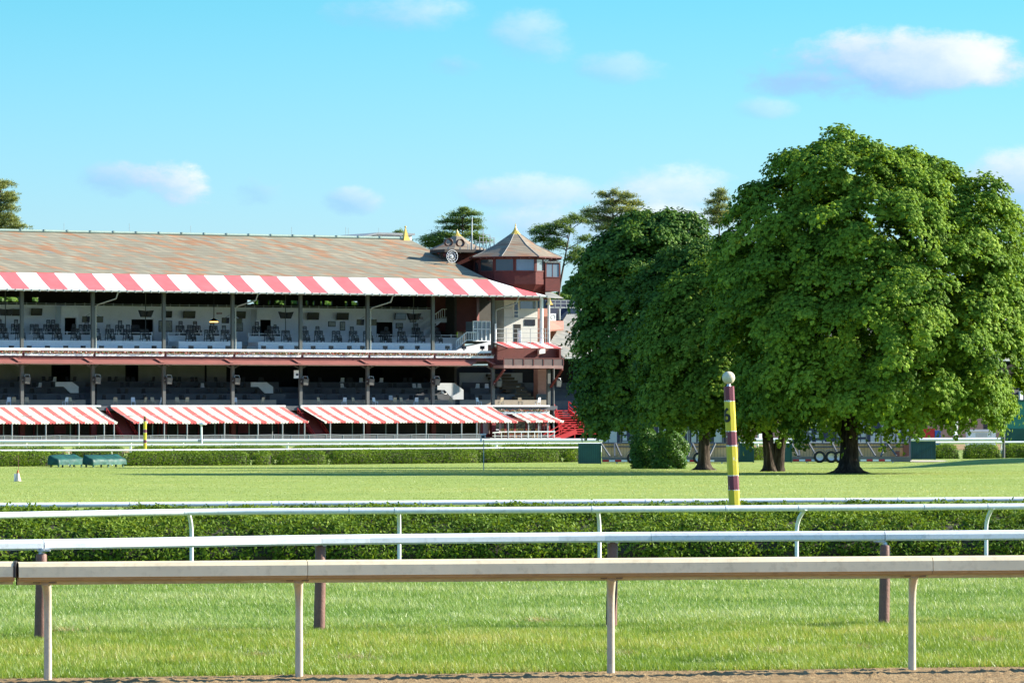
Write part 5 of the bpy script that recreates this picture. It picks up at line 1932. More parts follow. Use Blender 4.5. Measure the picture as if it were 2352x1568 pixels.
def apron_awning(label, x0, x1, off_u, per, duty, posts, yt=Y_AT, zt=Z_AT, yb=Y_AB, zb=Z_AB, left_closed=True):
    org = gsW((x0 + x1) / 2, yb, 0)
    c = (x0 + x1) / 2
    root = thing('awning', label, 'awning', org, TH, 'striped awnings over the grandstand apron')
    mat = striped('awning_stripes', A_R, A_W, per, duty, off_u - c)
    mb = MB()
    nx, nr = 40, 4
    vs, fs = [], []
    for i in range(nx + 1):
        for j in range(nr + 1):
            t = j / nr
            x = x0 + (x1 - x0) * i / nx - c
            sag = 0.10 * math.sin(PI * t) * (0.6 + 0.4 * math.sin(i * 1.3)) + 0.05 * math.sin(i * 0.8) * t
            vs.append((x, (yt - yb) * (1 - t), zt + (zb - zt) * t - sag))
    for i in range(nx):
        for j in range(nr):
            a = i * (nr + 1) + j
            fs.append((a, a + 1, a + nr + 2, a + nr + 1))
    mb.add(vs, fs, True)
    cl = mb.build('canopy', mat, root)
    # scalloped valance
    mb = MB()
    n = int((x1 - x0) / 0.34)
    for i in range(n):
        a = x0 - c + (x1 - x0) * i / n
        b = a + (x1 - x0) / n
        z = zb + 0.03 * math.sin(i * 0.25)
        mb.add([(a, -0.01, z + 0.05), (b, -0.01, z + 0.05), (b, -0.015, z - 0.08), (a + (b - a) * 0.72, -0.02, z - 0.2), (a + (b - a) * 0.28, -0.02, z - 0.2), (a, -0.015, z - 0.08)], [(0, 1, 2, 3, 4, 5)], False)
    mb.build('valance', mat, cl)
    mb = MB()
    mb.tube([(x0 - c, 0.05, zb - 0.05), (x1 - c, 0.05, zb - 0.05)], 0.05, 6)
    mb.tube([(x0 - c, (yt - yb) * 0.45, zb + (zt - zb) * 0.42), (x1 - c, (yt - yb) * 0.45, zb + (zt - zb) * 0.42)], 0.05, 6)
    for x in (x0, x1):
        mb.beam((x - c, yt - yb, zt - 0.08), (x - c, 0.05, zb - 0.06), 0.06)
    mb.build('awning_frame', M_grey, root)
    for xp, yp in posts:
        MB().tube([(xp - c, yp - yb, -0.05), (xp - c, yp - yb, zb - 0.05 if yp < yb + 1 else zb + 0.5)], 0.075 if yp < yb + 1 else 0.06, 8).build('post', M_grey, root)
    return root


def posts_at(f, xs_front, xs_back=()):
    r = [(X(f(x), Y_AB + 0.05, 985), Y_AB + 0.05) for x in xs_front]
    r += [(X(f(x), Y_AB * 0.55, 985), Y_AB * 0.55) for x in xs_back]
    return r


per1 = (X(o4(980), Y_AT, 935) - X(o4(150), Y_AT, 935)) / 5
apron_awning('striped awning cut by the left edge, its right end beside red stairs', XL + 2, X(o4(1090), Y_AT, 934), X(o4(150), Y_AT, 935), per1, 0.42,
             posts_at(o4, (-250, 138, 526, 905, 1195, 1308), (40, 428, 808)))
apron_awning('middle striped awning between the two narrow red stairs', X(o4(1270), Y_AT, 934), X(o5(1152), Y_AT, 934), X(o4(1435), Y_AT, 935), per1, 0.42,
             posts_at(o4, (1596, 1885, 2148)) + posts_at(o5, (460, 845, 1127, 1380), (350, 742, 1010, 1313)) + posts_at(o4, (), (1752, 2040)))
apron_awning('longest striped awning, starting right of the second red stair', X(o5(1330), Y_AT, 934), X(f6(1420), Y_AT, 934), X(o5(1510), Y_AT, 935), per1 * 0.985, 0.42,
             posts_at(o5, (1675, 2060)) + posts_at(f6, (328, 660, 1066, 1240, 1602), (197, 545, 948)) + posts_at(o5, (), (1930, 2313)))
za4, zb4 = Z(950.5, -1.0, 1230), Z(966.5, -4.0, 1230)
x0 = X(1176, -1.0, 950)
x1 = X(1262, -1.0, 951)
apron_awning('short striped awning over wooden chairs beside the big red stair', x0, x1, x0 + 0.5, (x1 - x0) / 3.1, 0.45,
             [(X(q, -4, 985), -3.95) for q in (1214, 1237, 1258, 1272)], -1.0, za4, -4.2, zb4)

# ------------------------------------------------------------------ red stairs
M_stairR = paint('shaded_red_paint', (0.20, 0.016, 0.018), 0.5, 0.15, 1.0)


def red_stair(label, ua, ub, v0, v1, y0, y1, flip=False, extra=None):
    """flight rising from the apron (front) into the stand"""
    xa, xb = X(ua, (y0 + y1) / 2, 980), X(ub, (y0 + y1) / 2, 980)
    zt = Z(v1, y1, ua)
    org = gsW((xa + xb) / 2, y0, 0)
    c = (xa + xb) / 2
    root = thing('staircase', label, 'stairs', org, TH, 'red stairs up into the stand')
    n = 12
    st = MB()
    for i in range(n):
        t = (i + 1) / n
        y = (y1 - y0) * i / n
        z = zt * t
        st.box(xa - c + 0.1, xb - c - 0.1, y, y + (y1 - y0) / n + 0.06, z - 0.07, z)
        st.box(xa - c + 0.1, xb - c - 0.1, y + (y1 - y0) / n, y + (y1 - y0) / n + 0.03, z, z + zt / n - 0.07)
    st.build('steps', M_stairR, root)
    for x in (xa - c, xb - c):
        mb = MB()
        mb.beam((x, -0.15, -0.02), (x, y1 - y0, zt - 0.05), 0.09, 0.34)
        mb.build('stringer', M_stairR, root)
        mb = MB()
        for h in (0.35, 0.7):
            mb.tube([(x, 0, h), (x, y1 - y0, zt + h)], 0.045, 6)
        for i in range(5):
            t = i / 4
            mb.tube([(x, (y1 - y0) * t, zt * t), (x, (y1 - y0) * t, zt * t + 0.7)], 0.04, 6)
        mb.build('handrail', M_red, root)
    return root


red_stair('narrow red stair between the left and the middle striped awning', 264, 300, 1003, 952, -5.2, -0.9)
red_stair('narrow red stair between the middle and the longest striped awning', 704, 738, 1003, 952, -5.2, -0.9)
# big side-on stair at the right end
root = thing('staircase', 'broad bright red stair rising at the right end of the stand', 'stairs', gsW(X(1305, -3, 980), -4, 0), TH, 'red stairs up into the stand')
c = X(1305, -3, 980)
pA, pB = LP(1278, 958, 1.0), LP(1340, 985, -2.0)
mb = MB()
n = 11
zt = Z(943, 0.5, 1290)
for i in range(n):
    t = i / (n - 1)
    v = 942 + (995 - 942) * t
    y = 0.8 - 3.6 * t
    xa = X(1271 + 18 * t, y, v) - c
    xb = X(1306 + 60 * t, y, v) - c
    z = Z(v, y, 1300)
    mb.box(xa, xb, y + 4 - 0.33, y + 4, z - 0.09, z)
mb.build('steps', M_red, root)
mb = MB()
for ua, ub in ((1271, 1290), (1306, 1368)):
    a = LP(ua, 942, 0.8); b = LP(ub, 997, -2.8)
    b.z = Z(995, -2.8, 1300); a.z = zt
    a.x -= c; b.x -= c; a.y += 4; b.y += 4
    mb.beam(a, b, 0.12, 0.4)
    for h in (0.5, 1.0):
        mb.beam(a + Vector((0, 0, h)), b + Vector((0, 0, h)), 0.07)
    for i in range(5):
        p = a.lerp(b, i / 4)
        mb.beam(p, p + Vector((0, 0, 1.0)), 0.06)
mb.build('stringer', M_red, root)
mb = MB()
for (ua, va, ub, vb) in ((1248, 998, 1300, 968), (1256, 1003, 1310, 972), (1262, 1008, 1318, 976), (1272, 1010, 1322, 990)):
    a = LP(ua, va, -4.0); b = LP(ub, vb, -4.0)
    a.x -= c; b.x -= c; a.y += 4; b.y += 4
    mb.beam(a, b, 0.09 if ua < 1270 else 0.5)
for ua in (1262, 1284, 1320, 1340):
    x = X(ua, -3.9, 990) - c
    mb.beam((x, 0.1, 0), (x, 0.1, Z(976, -4, 1300)), 0.09)
mb.build('lower_rails', M_red, root)

# ------------------------------------------------------------------ tower
yc = 4.5
tx = X(1184, yc, 600)
tw = thing('tower', 'many-sided red shingled tower with slate cone roof and wide windows', 'tower', gsW(tx, yc, 0), TH)
M_shing = None
m, nt, out = new_mat('red_shingles')
co = obj_co(nt)
br = nt.nodes.new('ShaderNodeTexBrick')
mp = nt.nodes.new('ShaderNodeMapping')
mp.inputs['Rotation'].default_value = (R(90), 0, 0)
nt.links.new(co, mp.inputs[0])
nt.links.new(mp.outputs[0], br.inputs['Vector'])
br.inputs['Scale'].default_value = 2.2
br.inputs['Mortar Size'].default_value = 0.03
br.inputs['Color1'].default_value = (0.175, 0.032, 0.026, 1)
br.inputs['Color2'].default_value = (0.13, 0.026, 0.022, 1)
br.inputs['Mortar'].default_value = (0.05, 0.012, 0.012, 1)
pbr(nt, out, br.outputs[0], 0.65, 0, br.outputs['Fac'], 0.3, 0.03, 0.25)
M_shing = m
N = 12
ph = -PI / 2
kk = 21.0
zT = lambda v: Z(v, yc - 4.3, 1190)
Zb, Zs, Zw, Ze = zT(652), zT(622), zT(595), zT(588)
Rb = 4.55
mb = MB()
mb.lathe((0, 0, 0), [(Rb - 0.9, Zb - 1.1), (Rb, Zb), (Rb, Zs)], N, False, ph)
body = mb.build('tower_body', M_shing, tw)
mb = MB()
mb.lathe((0, 0, 0), [(Rb, Zw), (Rb + 0.02, Ze + 0.15), (Rb - 0.4, Ze + 0.3)], N, False, ph)
mb.build('window_head', M_maroon, tw)
mb = MB()
mb.lathe((0, 0, 0), [(2.2, Zs - 0.4), (2.2, Ze)], 12, False, ph)
mb.build('inner_room', M_dark, tw)
for i in range(N):
    a0, a1 = 2 * PI * i / N + ph, 2 * PI * (i + 1) / N + ph
    p0, p1 = Vector((math.cos(a0), math.sin(a0), 0)) * (Rb - 0.08), Vector((math.cos(a1), math.sin(a1), 0)) * (Rb - 0.08)
    mb = MB()
    ins = 0.08
    q0, q1 = p0.lerp(p1, 0.06), p0.lerp(p1, 0.94)
    n_ = ((q0 + q1) / 2).normalized() * 0.04
    z0, z1_ = Vector((0, 0, Zs)), Vector((0, 0, Zw))
    mb.solid([q0 + z0 - n_, q1 + z0 - n_, q1 + z0, q0 + z0], [q0 + z1_ - n_, q1 + z1_ - n_, q1 + z1_, q0 + z1_])
    w_ = mb.build('window', M_glassL if i in (0, 11, 1, 2) else M_glass, tw)
    mb = MB()
    for t in (0.03, 0.5, 0.97) if i in (0, 2) else (0.03, 0.97):
        q = p0.lerp(p1, t)
        o_ = q.normalized() * 0.05
        mb.beam(q + z0 + o_, q + z1_ + o_, 0.07 if 0.1 < t < 0.9 else 0.16)
    mb.beam(p0 + z0 + n_ * 1.5, p1 + z0 + n_ * 1.5, 0.12)
    mb.build('frame', M_maroon, w_)
mb = MB()
Za = zT(532)
Re = 5.35
mb.lathe((0, 0, 0), [(Re, Ze - 0.02), (Re * 0.80, Ze + (Za - Ze) * 0.16), (Re * 0.45, Ze + (Za - Ze) * 0.5), (0.45, Za)], 8, False, ph)
cone = mb.build('roof', M_slate2, tw)
mb = MB()
for i in range(8):
    a = 2 * PI * i / 8 + ph
    d_ = Vector((math.cos(a), math.sin(a), 0))
    pts = [d_ * (Re + 0.01) + Vector((0, 0, Ze + 0.02)), d_ * (Re * 0.80 + 0.02) + Vector((0, 0, Ze + (Za - Ze) * 0.16 + 0.03)), d_ * (Re * 0.45 + 0.02) + Vector((0, 0, Ze + (Za - Ze) * 0.5 + 0.03)), d_ * 0.46 + Vector((0, 0, Za))]
    mb.tube(pts, 0.03, 5)
mb.build('hip_trim', M_conc, cone)
mb = MB()
mb.lathe((0, 0, Ze - 0.14), [(Rb - 0.3, 0.05), (Re, 0), (Re, 0.1), (Rb - 0.3, 0.2)], 8, False, ph)
for i in range(32):
    a = 2 * PI * i / 32
    d_ = Vector((math.cos(a), math.sin(a), 0))
    mb.beam(d_ * (Rb - 0.1) + Vector((0, 0, Ze - 0.2)), d_ * (Re * 0.95) + Vector((0, 0, Ze - 0.2)), 0.08, 0.12)
mb.build('eaves', M_maroon, cone)
mb = MB()
mb.lathe((0, 0, Za - 0.15), [(0.72, -0.06), (0.5, 0.16), (0.26, 0.45), (0.12, 0.75), (0.05, 0.95), (0.09, 1.02), (0.05, 1.1), (0.0, 1.35)], 8, False, ph)
mb.build('finial', M_gold, cone)
# oriel on the right with a sloping metal roof
yo_ = -3.6 - yc + 4.5
f3 = lambda x: zx(3, x)
def TL(x, y, yy):
    p = LP(f3(x), zy(y), yy)
    return Vector((p.x - tx, yy - yc, p.z))
yf = 0.2
xa, xb = TL(2035, 700, yf).x, TL(2195, 700, yf).x
zB, zS, zH = TL(2100, 803, yf).z, TL(2100, 642, yf).z, TL(2100, 480, yf).z
mb = MB()
mb.box(xa - 0.05, xb + 0.05, yf - yc, 1.0, zB, zS)
mb.box(xa - 0.02, xb + 0.02, yf - yc, yf - yc + 0.1, zH - 0.1, zH + 0.08)
for x in (xa, xb):
    mb.box(x - 0.09, x + 0.09, yf - yc - 0.02, yf - yc + 0.16, zS, zH)
mb.box(xb - 0.08, xb + 0.04, yf - yc + 0.16, 1.0, zS, zS + 0.35)
ori = mb.build('oriel', M_shing, tw)
mb = MB()
mb.box(xa + 0.09, xb - 0.09, yf - yc + 0.05, yf - yc + 0.08, zS, zH - 0.1)
mb.box(xa - 0.03, xa + 0.0, yf - yc + 0.16, yf - yc + 2.0, zS, zH - 0.1)
mb.build('window', M_glassL, ori)
mb = MB()
xm = (xa + xb) / 2
mb.box(xm - 0.03, xm + 0.03, yf - yc + 0.02, yf - yc + 0.049, zS, zH - 0.1)
mb.box(xa - 0.1, xb + 0.1, yf - yc - 0.05, yf - yc + 0.04, zS - 0.06, zS + 0.03)
mb.build('frame', M_maroon, ori)
mb = MB()
zr = TL(2080, 412, yf + 1.6).z
mb.solid([(xa - 0.15, yf - yc - 0.1, zH + 0.04), (xb + 0.15, yf - yc - 0.1, zH + 0.04), (xb - 0.3, yf - yc + 2.6, zr - 0.05), (xa - 1.0, yf - yc + 2.6, zr - 0.05)],
         [(xa - 0.15, yf - yc - 0.1, zH + 0.1), (xb + 0.15, yf - yc - 0.1, zH + 0.1), (xb - 0.3, yf - yc + 2.6, zr), (xa - 1.0, yf - yc + 2.6, zr)])
for i in range(6):
    t = i / 5
    a = Vector((xa - 0.15, yf - yc - 0.1, zH + 0.12)).lerp(Vector((xb + 0.15, yf - yc - 0.1, zH + 0.12)), t)
    b = Vector((xa - 1.0, yf - yc + 2.6, zr + 0.02)).lerp(Vector((xb - 0.3, yf - yc + 2.6, zr + 0.02)), t)
    mb.beam(a, b, 0.05)
mb.build('oriel_roof', paint('grey_green_metal', (0.22, 0.25, 0.24), 0.5), ori)
# dark support under the tower and sloping corner roof
mb = MB()
mb.lathe((0, 0, 0), [(3.0, Z_LIP - 0.4), (3.6, Zb - 1.1)], 12, False, ph)
mb.box(-2, xb - 0.3, -2.0, 2.5, Z_LIP - 0.3, zB + 0.02)
mb.build('tower_base', M_maroon, tw)
mb = MB()
pA = TL(2030, 812, 1.0); pB = TL(2105, 812, 3.0)
mb.solid([TL(2035, 878, -2.5), TL(2240, 888, -2.5), TL(2240, 884, 4), TL(2030, 878, 4)], [TL(2028, 815, -0.5), TL(2110, 815, -0.5), TL(2110, 815, 2.5), TL(2028, 815, 2.5)])
mb.build('corner_roof', M_slate3, tw)

# ------------------------------------------------------------------ second small turret roof with horn speakers, dish and mast
yt_ = 12.0
ux = X(1050, yt_, 560)
tr_ = thing('turret', 'small slate pyramid turret with yellow tip left of the shingled tower', 'turret', gsW(ux, yt_, 0), TH)
za_, ze_ = Z(540, yt_, 1050), Z(575, yt_, 1050)
mb = MB()
mb.lathe((0, 0, 0), [(3.5, ze_), (1.75, ze_ + (za_ - ze_) * 0.42), (0.35, za_)], 8, False, ph + 0.2)
mb.build('roof', M_slate2, tr_)
mb = MB()
mb.lathe((0, 0, za_ - 0.1), [(0.55, -0.05), (0.25, 0.25), (0.1, 0.5), (0.0, 0.8)], 8, False, ph)
mb.build('finial', M_gold, tr_)
mb = MB()
mb.lathe((0, 0, 0), [(3.4, 12), (3.4, ze_)], 8, False, ph + 0.2)
mb.build('turret_wall', M_maroon, tr_)
yd = 7.0
pl = thing('roof_platform', 'flat railed roof platform between the turret and the shingled tower', 'platform', gsW(X(1055, yd, 575), yd, 0), TH)
px0, px1 = X(zx(3, 800), yd, 575), X(zx(3, 1310), yd, 575)
cx_ = X(1055, yd, 575)
zp = Z(574, yd, 1050)
mb = MB()
mb.box(px0 - cx_, px1 - cx_, -1.5, 2.0, zp - 0.3, zp)
mb.build('deck', M_wood, pl)
mb = MB()
mb.box(px0 - cx_ + 0.3, px0 - cx_ + 0.6, 0, 0.3, zp - 3, zp - 0.3)
mb.build('support', M_wood, pl)
mb = MB()
mb.box(px1 - cx_ - 0.6, px1 - cx_ - 0.3, 0, 0.3, zp - 3, zp - 0.3)
mb.build('support', M_wood, pl)
mb = MB()
for i, xz in enumerate((1080, 1110, 1170, 1215, 1255, 1290, 1335, 1380)):
    x = X(zx(3, xz), yd, 570) - cx_
    h = (0.6, 0.7, 1.1, 1.5, 2.3, 1.2, 1.6, 1.3)[i]
    mb.beam((x, -1.2, zp), (x, -1.2, zp + h), 0.07)
for a, b, h in ((1170, 1390, 0.9), (1215, 1390, 1.35), (1215, 1335, 1.7), (1160, 1250, 0.3)):
    mb.beam((X(zx(3, a), yd, 570) - cx_, -1.2, zp + h), (X(zx(3, b), yd, 570) - cx_, -1.2, zp + h), 0.05)
for a, b in ((1150, 1200), (1220, 1260), (1260, 1300), (1300, 1340)):
    mb.beam((X(zx(3, a), yd, 570) - cx_, -1.2, zp), (X(zx(3, b), yd, 570) - cx_, -1.2, zp + 0.9), 0.05)
mb.build('railing', M_grey, pl)
for (xz, yz, lb) in ((915, 243, 'brown horn loudspeaker on the roof platform, nearer the ridge finial'), (1050, 250, 'brown horn loudspeaker on the roof platform, nearer the mast')):
    p = LP(zx(3, xz), zy(yz), yd - 1)
    r_ = thing('horn_speaker', lb, 'loudspeaker', gsW(p.x, p.y, p.z - 1.0), TH - 0.25, 'horn loudspeakers on the roof platform')
    mb = MB()
    n = 20
    prof = [(0.41, 0.45), (0.44, -0.45), (0.37, -0.45), (0.34, 0.45), (0.41, 0.45)]
    vs, fs = [], []
    for rr, yy in prof:
        for k in range(n):
            t = 2 * PI * k / n
            vs.append((rr * math.cos(t), yy, 1.0 + rr * math.sin(t)))
    for i in range(len(prof) - 1):
        for k in range(n):
            fs.append((i * n + k, (i + 1) * n + k, (i + 1) * n + (k + 1) % n, i * n + (k + 1) % n))
    mb.add(vs, fs, True)
    mb.build('horn', paint('rusty_brown_metal', (0.10, 0.04, 0.03), 0.5, 0.3, 4) if 'rusty_brown_metal' not in bpy.data.materials else bpy.data.materials['rusty_brown_metal'], r_)
    mb = MB()
    mb.beam((0, 0, -0.1), (0, 0, 0.52), 0.12)
    mb.beam((-0.3, 0, -0.1), (0, 0, 0.45), 0.06)
    mb.build('stand', M_grey, r_)
p = LP(zx(3, 955), zy(403), yd - 2)
r_ = thing('dish_antenna', 'round see-through dish antenna below the two horn loudspeakers', 'antenna', gsW(p.x, p.y, p.z - 0.7), TH)
mb = MB()
for rr, yy in ((0.68, -0.08), (0.45, 0.0), (0.22, 0.05)):
    pts = [(rr * math.cos(t), yy, 0.7 + rr * math.sin(t)) for t in np.linspace(0, 2 * PI, 25)]
    mb.tube(pts, 0.03, 5, False)
for k in range(12):
    t = 2 * PI * k / 12
    mb.tube([(0, 0.07, 0.7), (0.45 * math.cos(t), 0.0, 0.7 + 0.45 * math.sin(t)), (0.68 * math.cos(t), -0.08, 0.7 + 0.68 * math.sin(t))], 0.016, 4)
mb.build('dish', M_whiteB, r_)
mb = MB()
mb.lathe((0, 0, 0.6), [(0.0, 0), (0.12, 0.02), (0.12, 0.18), (0, 0.2)], 10)
mb.tube([(0, 0.05, 0.7), (-0.2, -0.45, 0.72)], 0.03, 6)
mb.build('receiver', M_panel, r_)
mb = MB()
mb.tube([(0, 0.1, 0.7), (-0.2, 0.6, 0.0), (-0.6, 1.2, -0.3)], 0.06, 6)
mb.build('arm', M_grey, r_)
p0 = LP(zx(3, 1185), zy(325), yd)
r_ = thing('antenna_mast', 'tall thin pale antenna mast on the roof platform before the pine', 'antenna', gsW(p0.x, p0.y, p0.z), TH)
h = Z(zy(-50), yd, 1088) - p0.z
MB().tube([(0, 0, 0), (0, 0, h * 0.45)], 0.09, 8).build('pole', M_grey, r_)
MB().tube([(0, 0, h * 0.45), (0.05, 0, h * 1.0)], [0.06, 0.03], 6).build('whip', M_whiteB, r_)

# ------------------------------------------------------------------ clubhouse beyond the stand
cl = thing('clubhouse', 'grey slate roofed clubhouse wing past the tower, mostly behind the maples', 'building', gsW(X(1300, 1.0, 820), 1.0, 0), TH)
cx_ = X(1300, 1.0, 820)
fR4 = lambda x: (1320 + x / 3.731) * 0.9408
fV4 = lambda y: (680 + y / 3.731) * 0.9408
def CP(x, y, yy):
    p = LP(fR4(x), fV4(y), yy)
    return Vector((p.x - cx_, yy - 1.0, p.z))
zE, zT_ = CP(215, 712, 1.0).z, CP(240, 322, 9.0).z
xE = 75.0
A = [CP(215, 712, 1.0), Vector((xE, 0, zE)), Vector((xE, 8, zT_)), CP(240, 322, 9.0), CP(85, 580, 3.6)]
A[4].z = zE + (zT_ - zE) * 0.33
mb = MB()
mb.slab(A, (0, 0.12, -0.25))
mb.build('roof', M_slate3, cl)
mb = MB()
mb.slab([A[3], Vector((xE, 8, zT_)), Vector((xE, 16, zE)), Vector((A[3].x, 16, zE))], (0, 0, -0.25))
mb.build('rear_roof', M_slate3, cl)
mb = MB()
mb.tube([A[0] + Vector((0, -0.05, -0.15)), Vector((xE, -0.05, zE - 0.15))], 0.12, 6)
mb.beam(A[0] + Vector((0, 0, -0.15)), A[4] + Vector((0, 0, -0.1)), 0.2)
mb.build('gutter', M_gut, cl)
mb = MB()
x0 = X(1272, 5, 880) - cx_
zl = Z(936, 1, 1300)
for i, v in enumerate((932, 920, 907, 893, 879)):
    yy = 3.0 + 2.2 * i
    mb.box(x0, xE, yy - 1, yy + 1.3, zl - 1, Z(v, yy, 1310) - 0.5)
    mb.box(x0 + (2.2 if i == 0 else 0), xE, yy - 1.05, yy - 0.95, zl - 0.9, Z(v, yy, 1310))
mb.build('lower_tier', M_step, cl)
mb = MB()
mb.box(x0, xE, 13.2, 13.5, 0, zE + 1.0)
mb.box(xE - 1, xE, 0, 14, 0, zE)
mb.build('rear_wall', M_dark, cl)
mb = MB()
mb.box(x0 + 5, xE, 1.2, 1.5, 0, zl - 0.8)
mb.build('ground_wall', paint('plum_brown_wall', (0.06, 0.032, 0.036), 0.7), cl)
for u in (1440, 1590, 1745, 1895, 2045, 2195, 2345):
    x = X(u, 1.0, 980) - cx_
    MB().box(x - 0.2, x + 0.2, -0.15, 0.15, 0, zE - 0.3).build('column', M_panel, cl)
# dark blue block, walkway and gilded tips above the roof
mb = MB()
mb.box(X(1262, 14, 720) - cx_, X(1420, 14, 720) - cx_, 14, 20, 5, Z(688, 14, 1300))
mb.build('blue_block', M_navy, cl)
mb = MB()
y_ = 12.5
za_ = Z(746, y_, 1300)
mb.box(X(1262, y_, 720) - cx_, X(1420, y_, 720) - cx_, y_ - 1, y_ - 0.8, Z(707.5, y_, 1300), Z(705, y_, 1300))
for q in (690, 697):
    mb.beam((X(1262, y_, 700) - cx_, y_ - 1, Z(q, y_, 1300)), (X(1420, y_, 700) - cx_, y_ - 1, Z(q, y_, 1300)), 0.06)
for i in range(12):
    x = X(1262 + i * 13, y_, 700) - cx_
    mb.beam((x, y_ - 1, Z(706, y_, 1300)), (x, y_ - 1, Z(690, y_, 1300)), 0.06)
x = X(1284, 10, 730) - cx_
mb.tube([(x, 9, Z(746, 10, 1284)), (x, 9, Z(709, 10, 1284))], 0.17, 8)
mb.build('walkway', M_gut, cl)
mb = MB()
mb.solid([CP(85, 395, 6.5), CP(205, 398, 6.5), CP(205, 470, 5.0), CP(85, 480, 4.0)], [p + Vector((0, -0.1, 0.15)) for p in (CP(85, 395, 6.5), CP(205, 398, 6.5), CP(205, 470, 5.0), CP(85, 480, 4.0))])
mb.box(CP(20, 400, 6).x, CP(205, 400, 6).x, 5.6, 7.5, CP(85, 560, 6).z, CP(85, 388, 6).z)
mb.build('red_shingle_block', M_brick, cl)
ac = MB()
p = CP(88, 382, 5.4)
ac.box(p.x, p.x + 0.72, p.y, p.y + 0.4, p.z, p.z + 0.78)
acu = ac.build('air_conditioner', M_panel, cl)
mb = MB()
pts = [(p.x + 0.36 + 0.26 * math.cos(t), p.y - 0.015, p.z + 0.4 + 0.26 * math.sin(t)) for t in np.linspace(0, 2 * PI, 17)]
mb.tube(pts, 0.03, 4, False)
mb.build('fan_guard', M_grey, acu)
for (u, v0_, v1_, r_) in ((1334, 648, 690, 0.75), (1262, 678, 700, 0.5)):
    mb = MB()
    p = LP(u, v1_, 15)
    h = Z(v0_, 15, u) - p.z
    mb.lathe((p.x - cx_, 14, p.z), [(r_, 0), (r_ * 0.45, h * 0.35), (r_ * 0.2, h * 0.7), (0.06, h * 0.92), (0.12, h * 0.96), (0, h)], 6, False)
    mb.build('finial', M_gold, cl)
mb = MB()
p = LP(1334, 690, 15)
mb.lathe((p.x - cx_, 14, p.z - 2.2), [(3.2, 0), (1.4, 1.3), (0.7, 2.3)], 6, False)
mb.build('turret_roof', M_slate3, cl)
# ------------------------------------------------------------------ loose things in the stand
M_chair = paint('dark_chair_metal', (0.022, 0.024, 0.03), 0.5)
M_table = paint('dark_table', (0.03, 0.03, 0.035), 0.5)


def ordinal_bay(u):
    names = ['left of the first column', 'between columns one and two', 'between columns two and three', 'between columns three and four', 'between columns four and five', 'between columns five and six', 'between columns six and seven', 'between columns seven and eight']
    k = sum(1 for c in COLU[1:] if u > c)
    return names[min(k, 7)]


def chair_mesh():
    mb = MB()
    for x in (-0.2, 0.2):
        for y in (-0.2, 0.2):
            mb.beam((x, y, 0), (x, y, 0.45 if y < 0 else 0.95), 0.06)
    mb.box(-0.23, 0.23, -0.23, 0.23, 0.43, 0.48)
    for z in (0.6, 0.75, 0.88):
        mb.box(-0.2, 0.2, 0.185, 0.215, z, z + 0.10)
    mb.beam((-0.2, -0.2, 0.22), (0.2, -0.2, 0.22), 0.03)
    return mb


def table_mesh():
    mb = MB()
    mb.box(-0.48, 0.48, -0.38, 0.38, 0.70, 0.75)
    for x in (-0.42, 0.42):
        for y in (-0.32, 0.32):
            mb.beam((x, y, 0), (x, y, 0.71), 0.05)
    mb.beam((-0.42, 0, 0.25), (0.42, 0, 0.25), 0.04)
    return mb


ch0 = chair_mesh().build('terrace_chair', M_chair)
tb0 = table_mesh().build('terrace_table', M_table)
used = {'c': False, 't': False}


def put(proto, key, p, rz, label, cat, group, tilt=None):
    o = proto if not used.get(key) else proto.copy()
    if used.get(key):
        COL.objects.link(o)
    used[key] = True
    o.location = p
    o.rotation_euler = (tilt or 0, 0, rz)
    tag(o, label, cat, group)
    return o


rowB = [zx(1, q) for q in (40, 235, 445, 655, 870, 1100, 1265, 1470, 1665, 2190)] + [zx(2, q) for q in (75, 285, 475, 975, 1170, 1385, 1550, 1750, 1945, 2110, 2305)] + [zx(3, q) for q in (205, 385, 590, 790)]
rowC = [zx(1, q) for q in (15, 185, 400, 555, 630, 960, 1015, 1380, 1560, 2075, 2260)] + [zx(2, q) for q in (145, 340, 835, 1045)] + [zx(3, q) for q in (550, 775)]
for row, us, yy, fz, v in (('front', rowB, 4.6, FB, 775), ('rear', rowC, 9.0, FC, 752)):
    for i, u in enumerate(us):
        x = X(u, yy, v)
        bay = ordinal_bay(u)
        where = '%s terrace row %s' % (row, bay)
        put(tb0, 't', gsW(x, yy, fz), TH, 'dark table under stacked chairs in the %s' % where, 'table', 'terrace tables, %s row, %s' % (row, bay))
        lift = 0.42 if row == 'front' else 0.3
        for j, (dx, dy, dz, rz) in enumerate(((-0.23, 0.0, 0.752, 0.1), (0.26, 0.02, 0.752, -0.12), (0.0, -0.6, 0.0, PI), (-0.1 + 0.2 * (i % 2), 0.02, 1.23, 0.05))):
            if j == 3 and i % 3 == 2:
                continue
            lab = 'dark chair piled on a table in the %s' % where if j != 2 else 'dark chair standing before a table in the %s' % where
            put(ch0, 'c', gsW(x + dx, yy + dy, fz + dz), TH + rz, lab, 'chair', '%s, %s row, %s' % ('piled chairs' if j != 2 else 'standing chairs', row, bay))

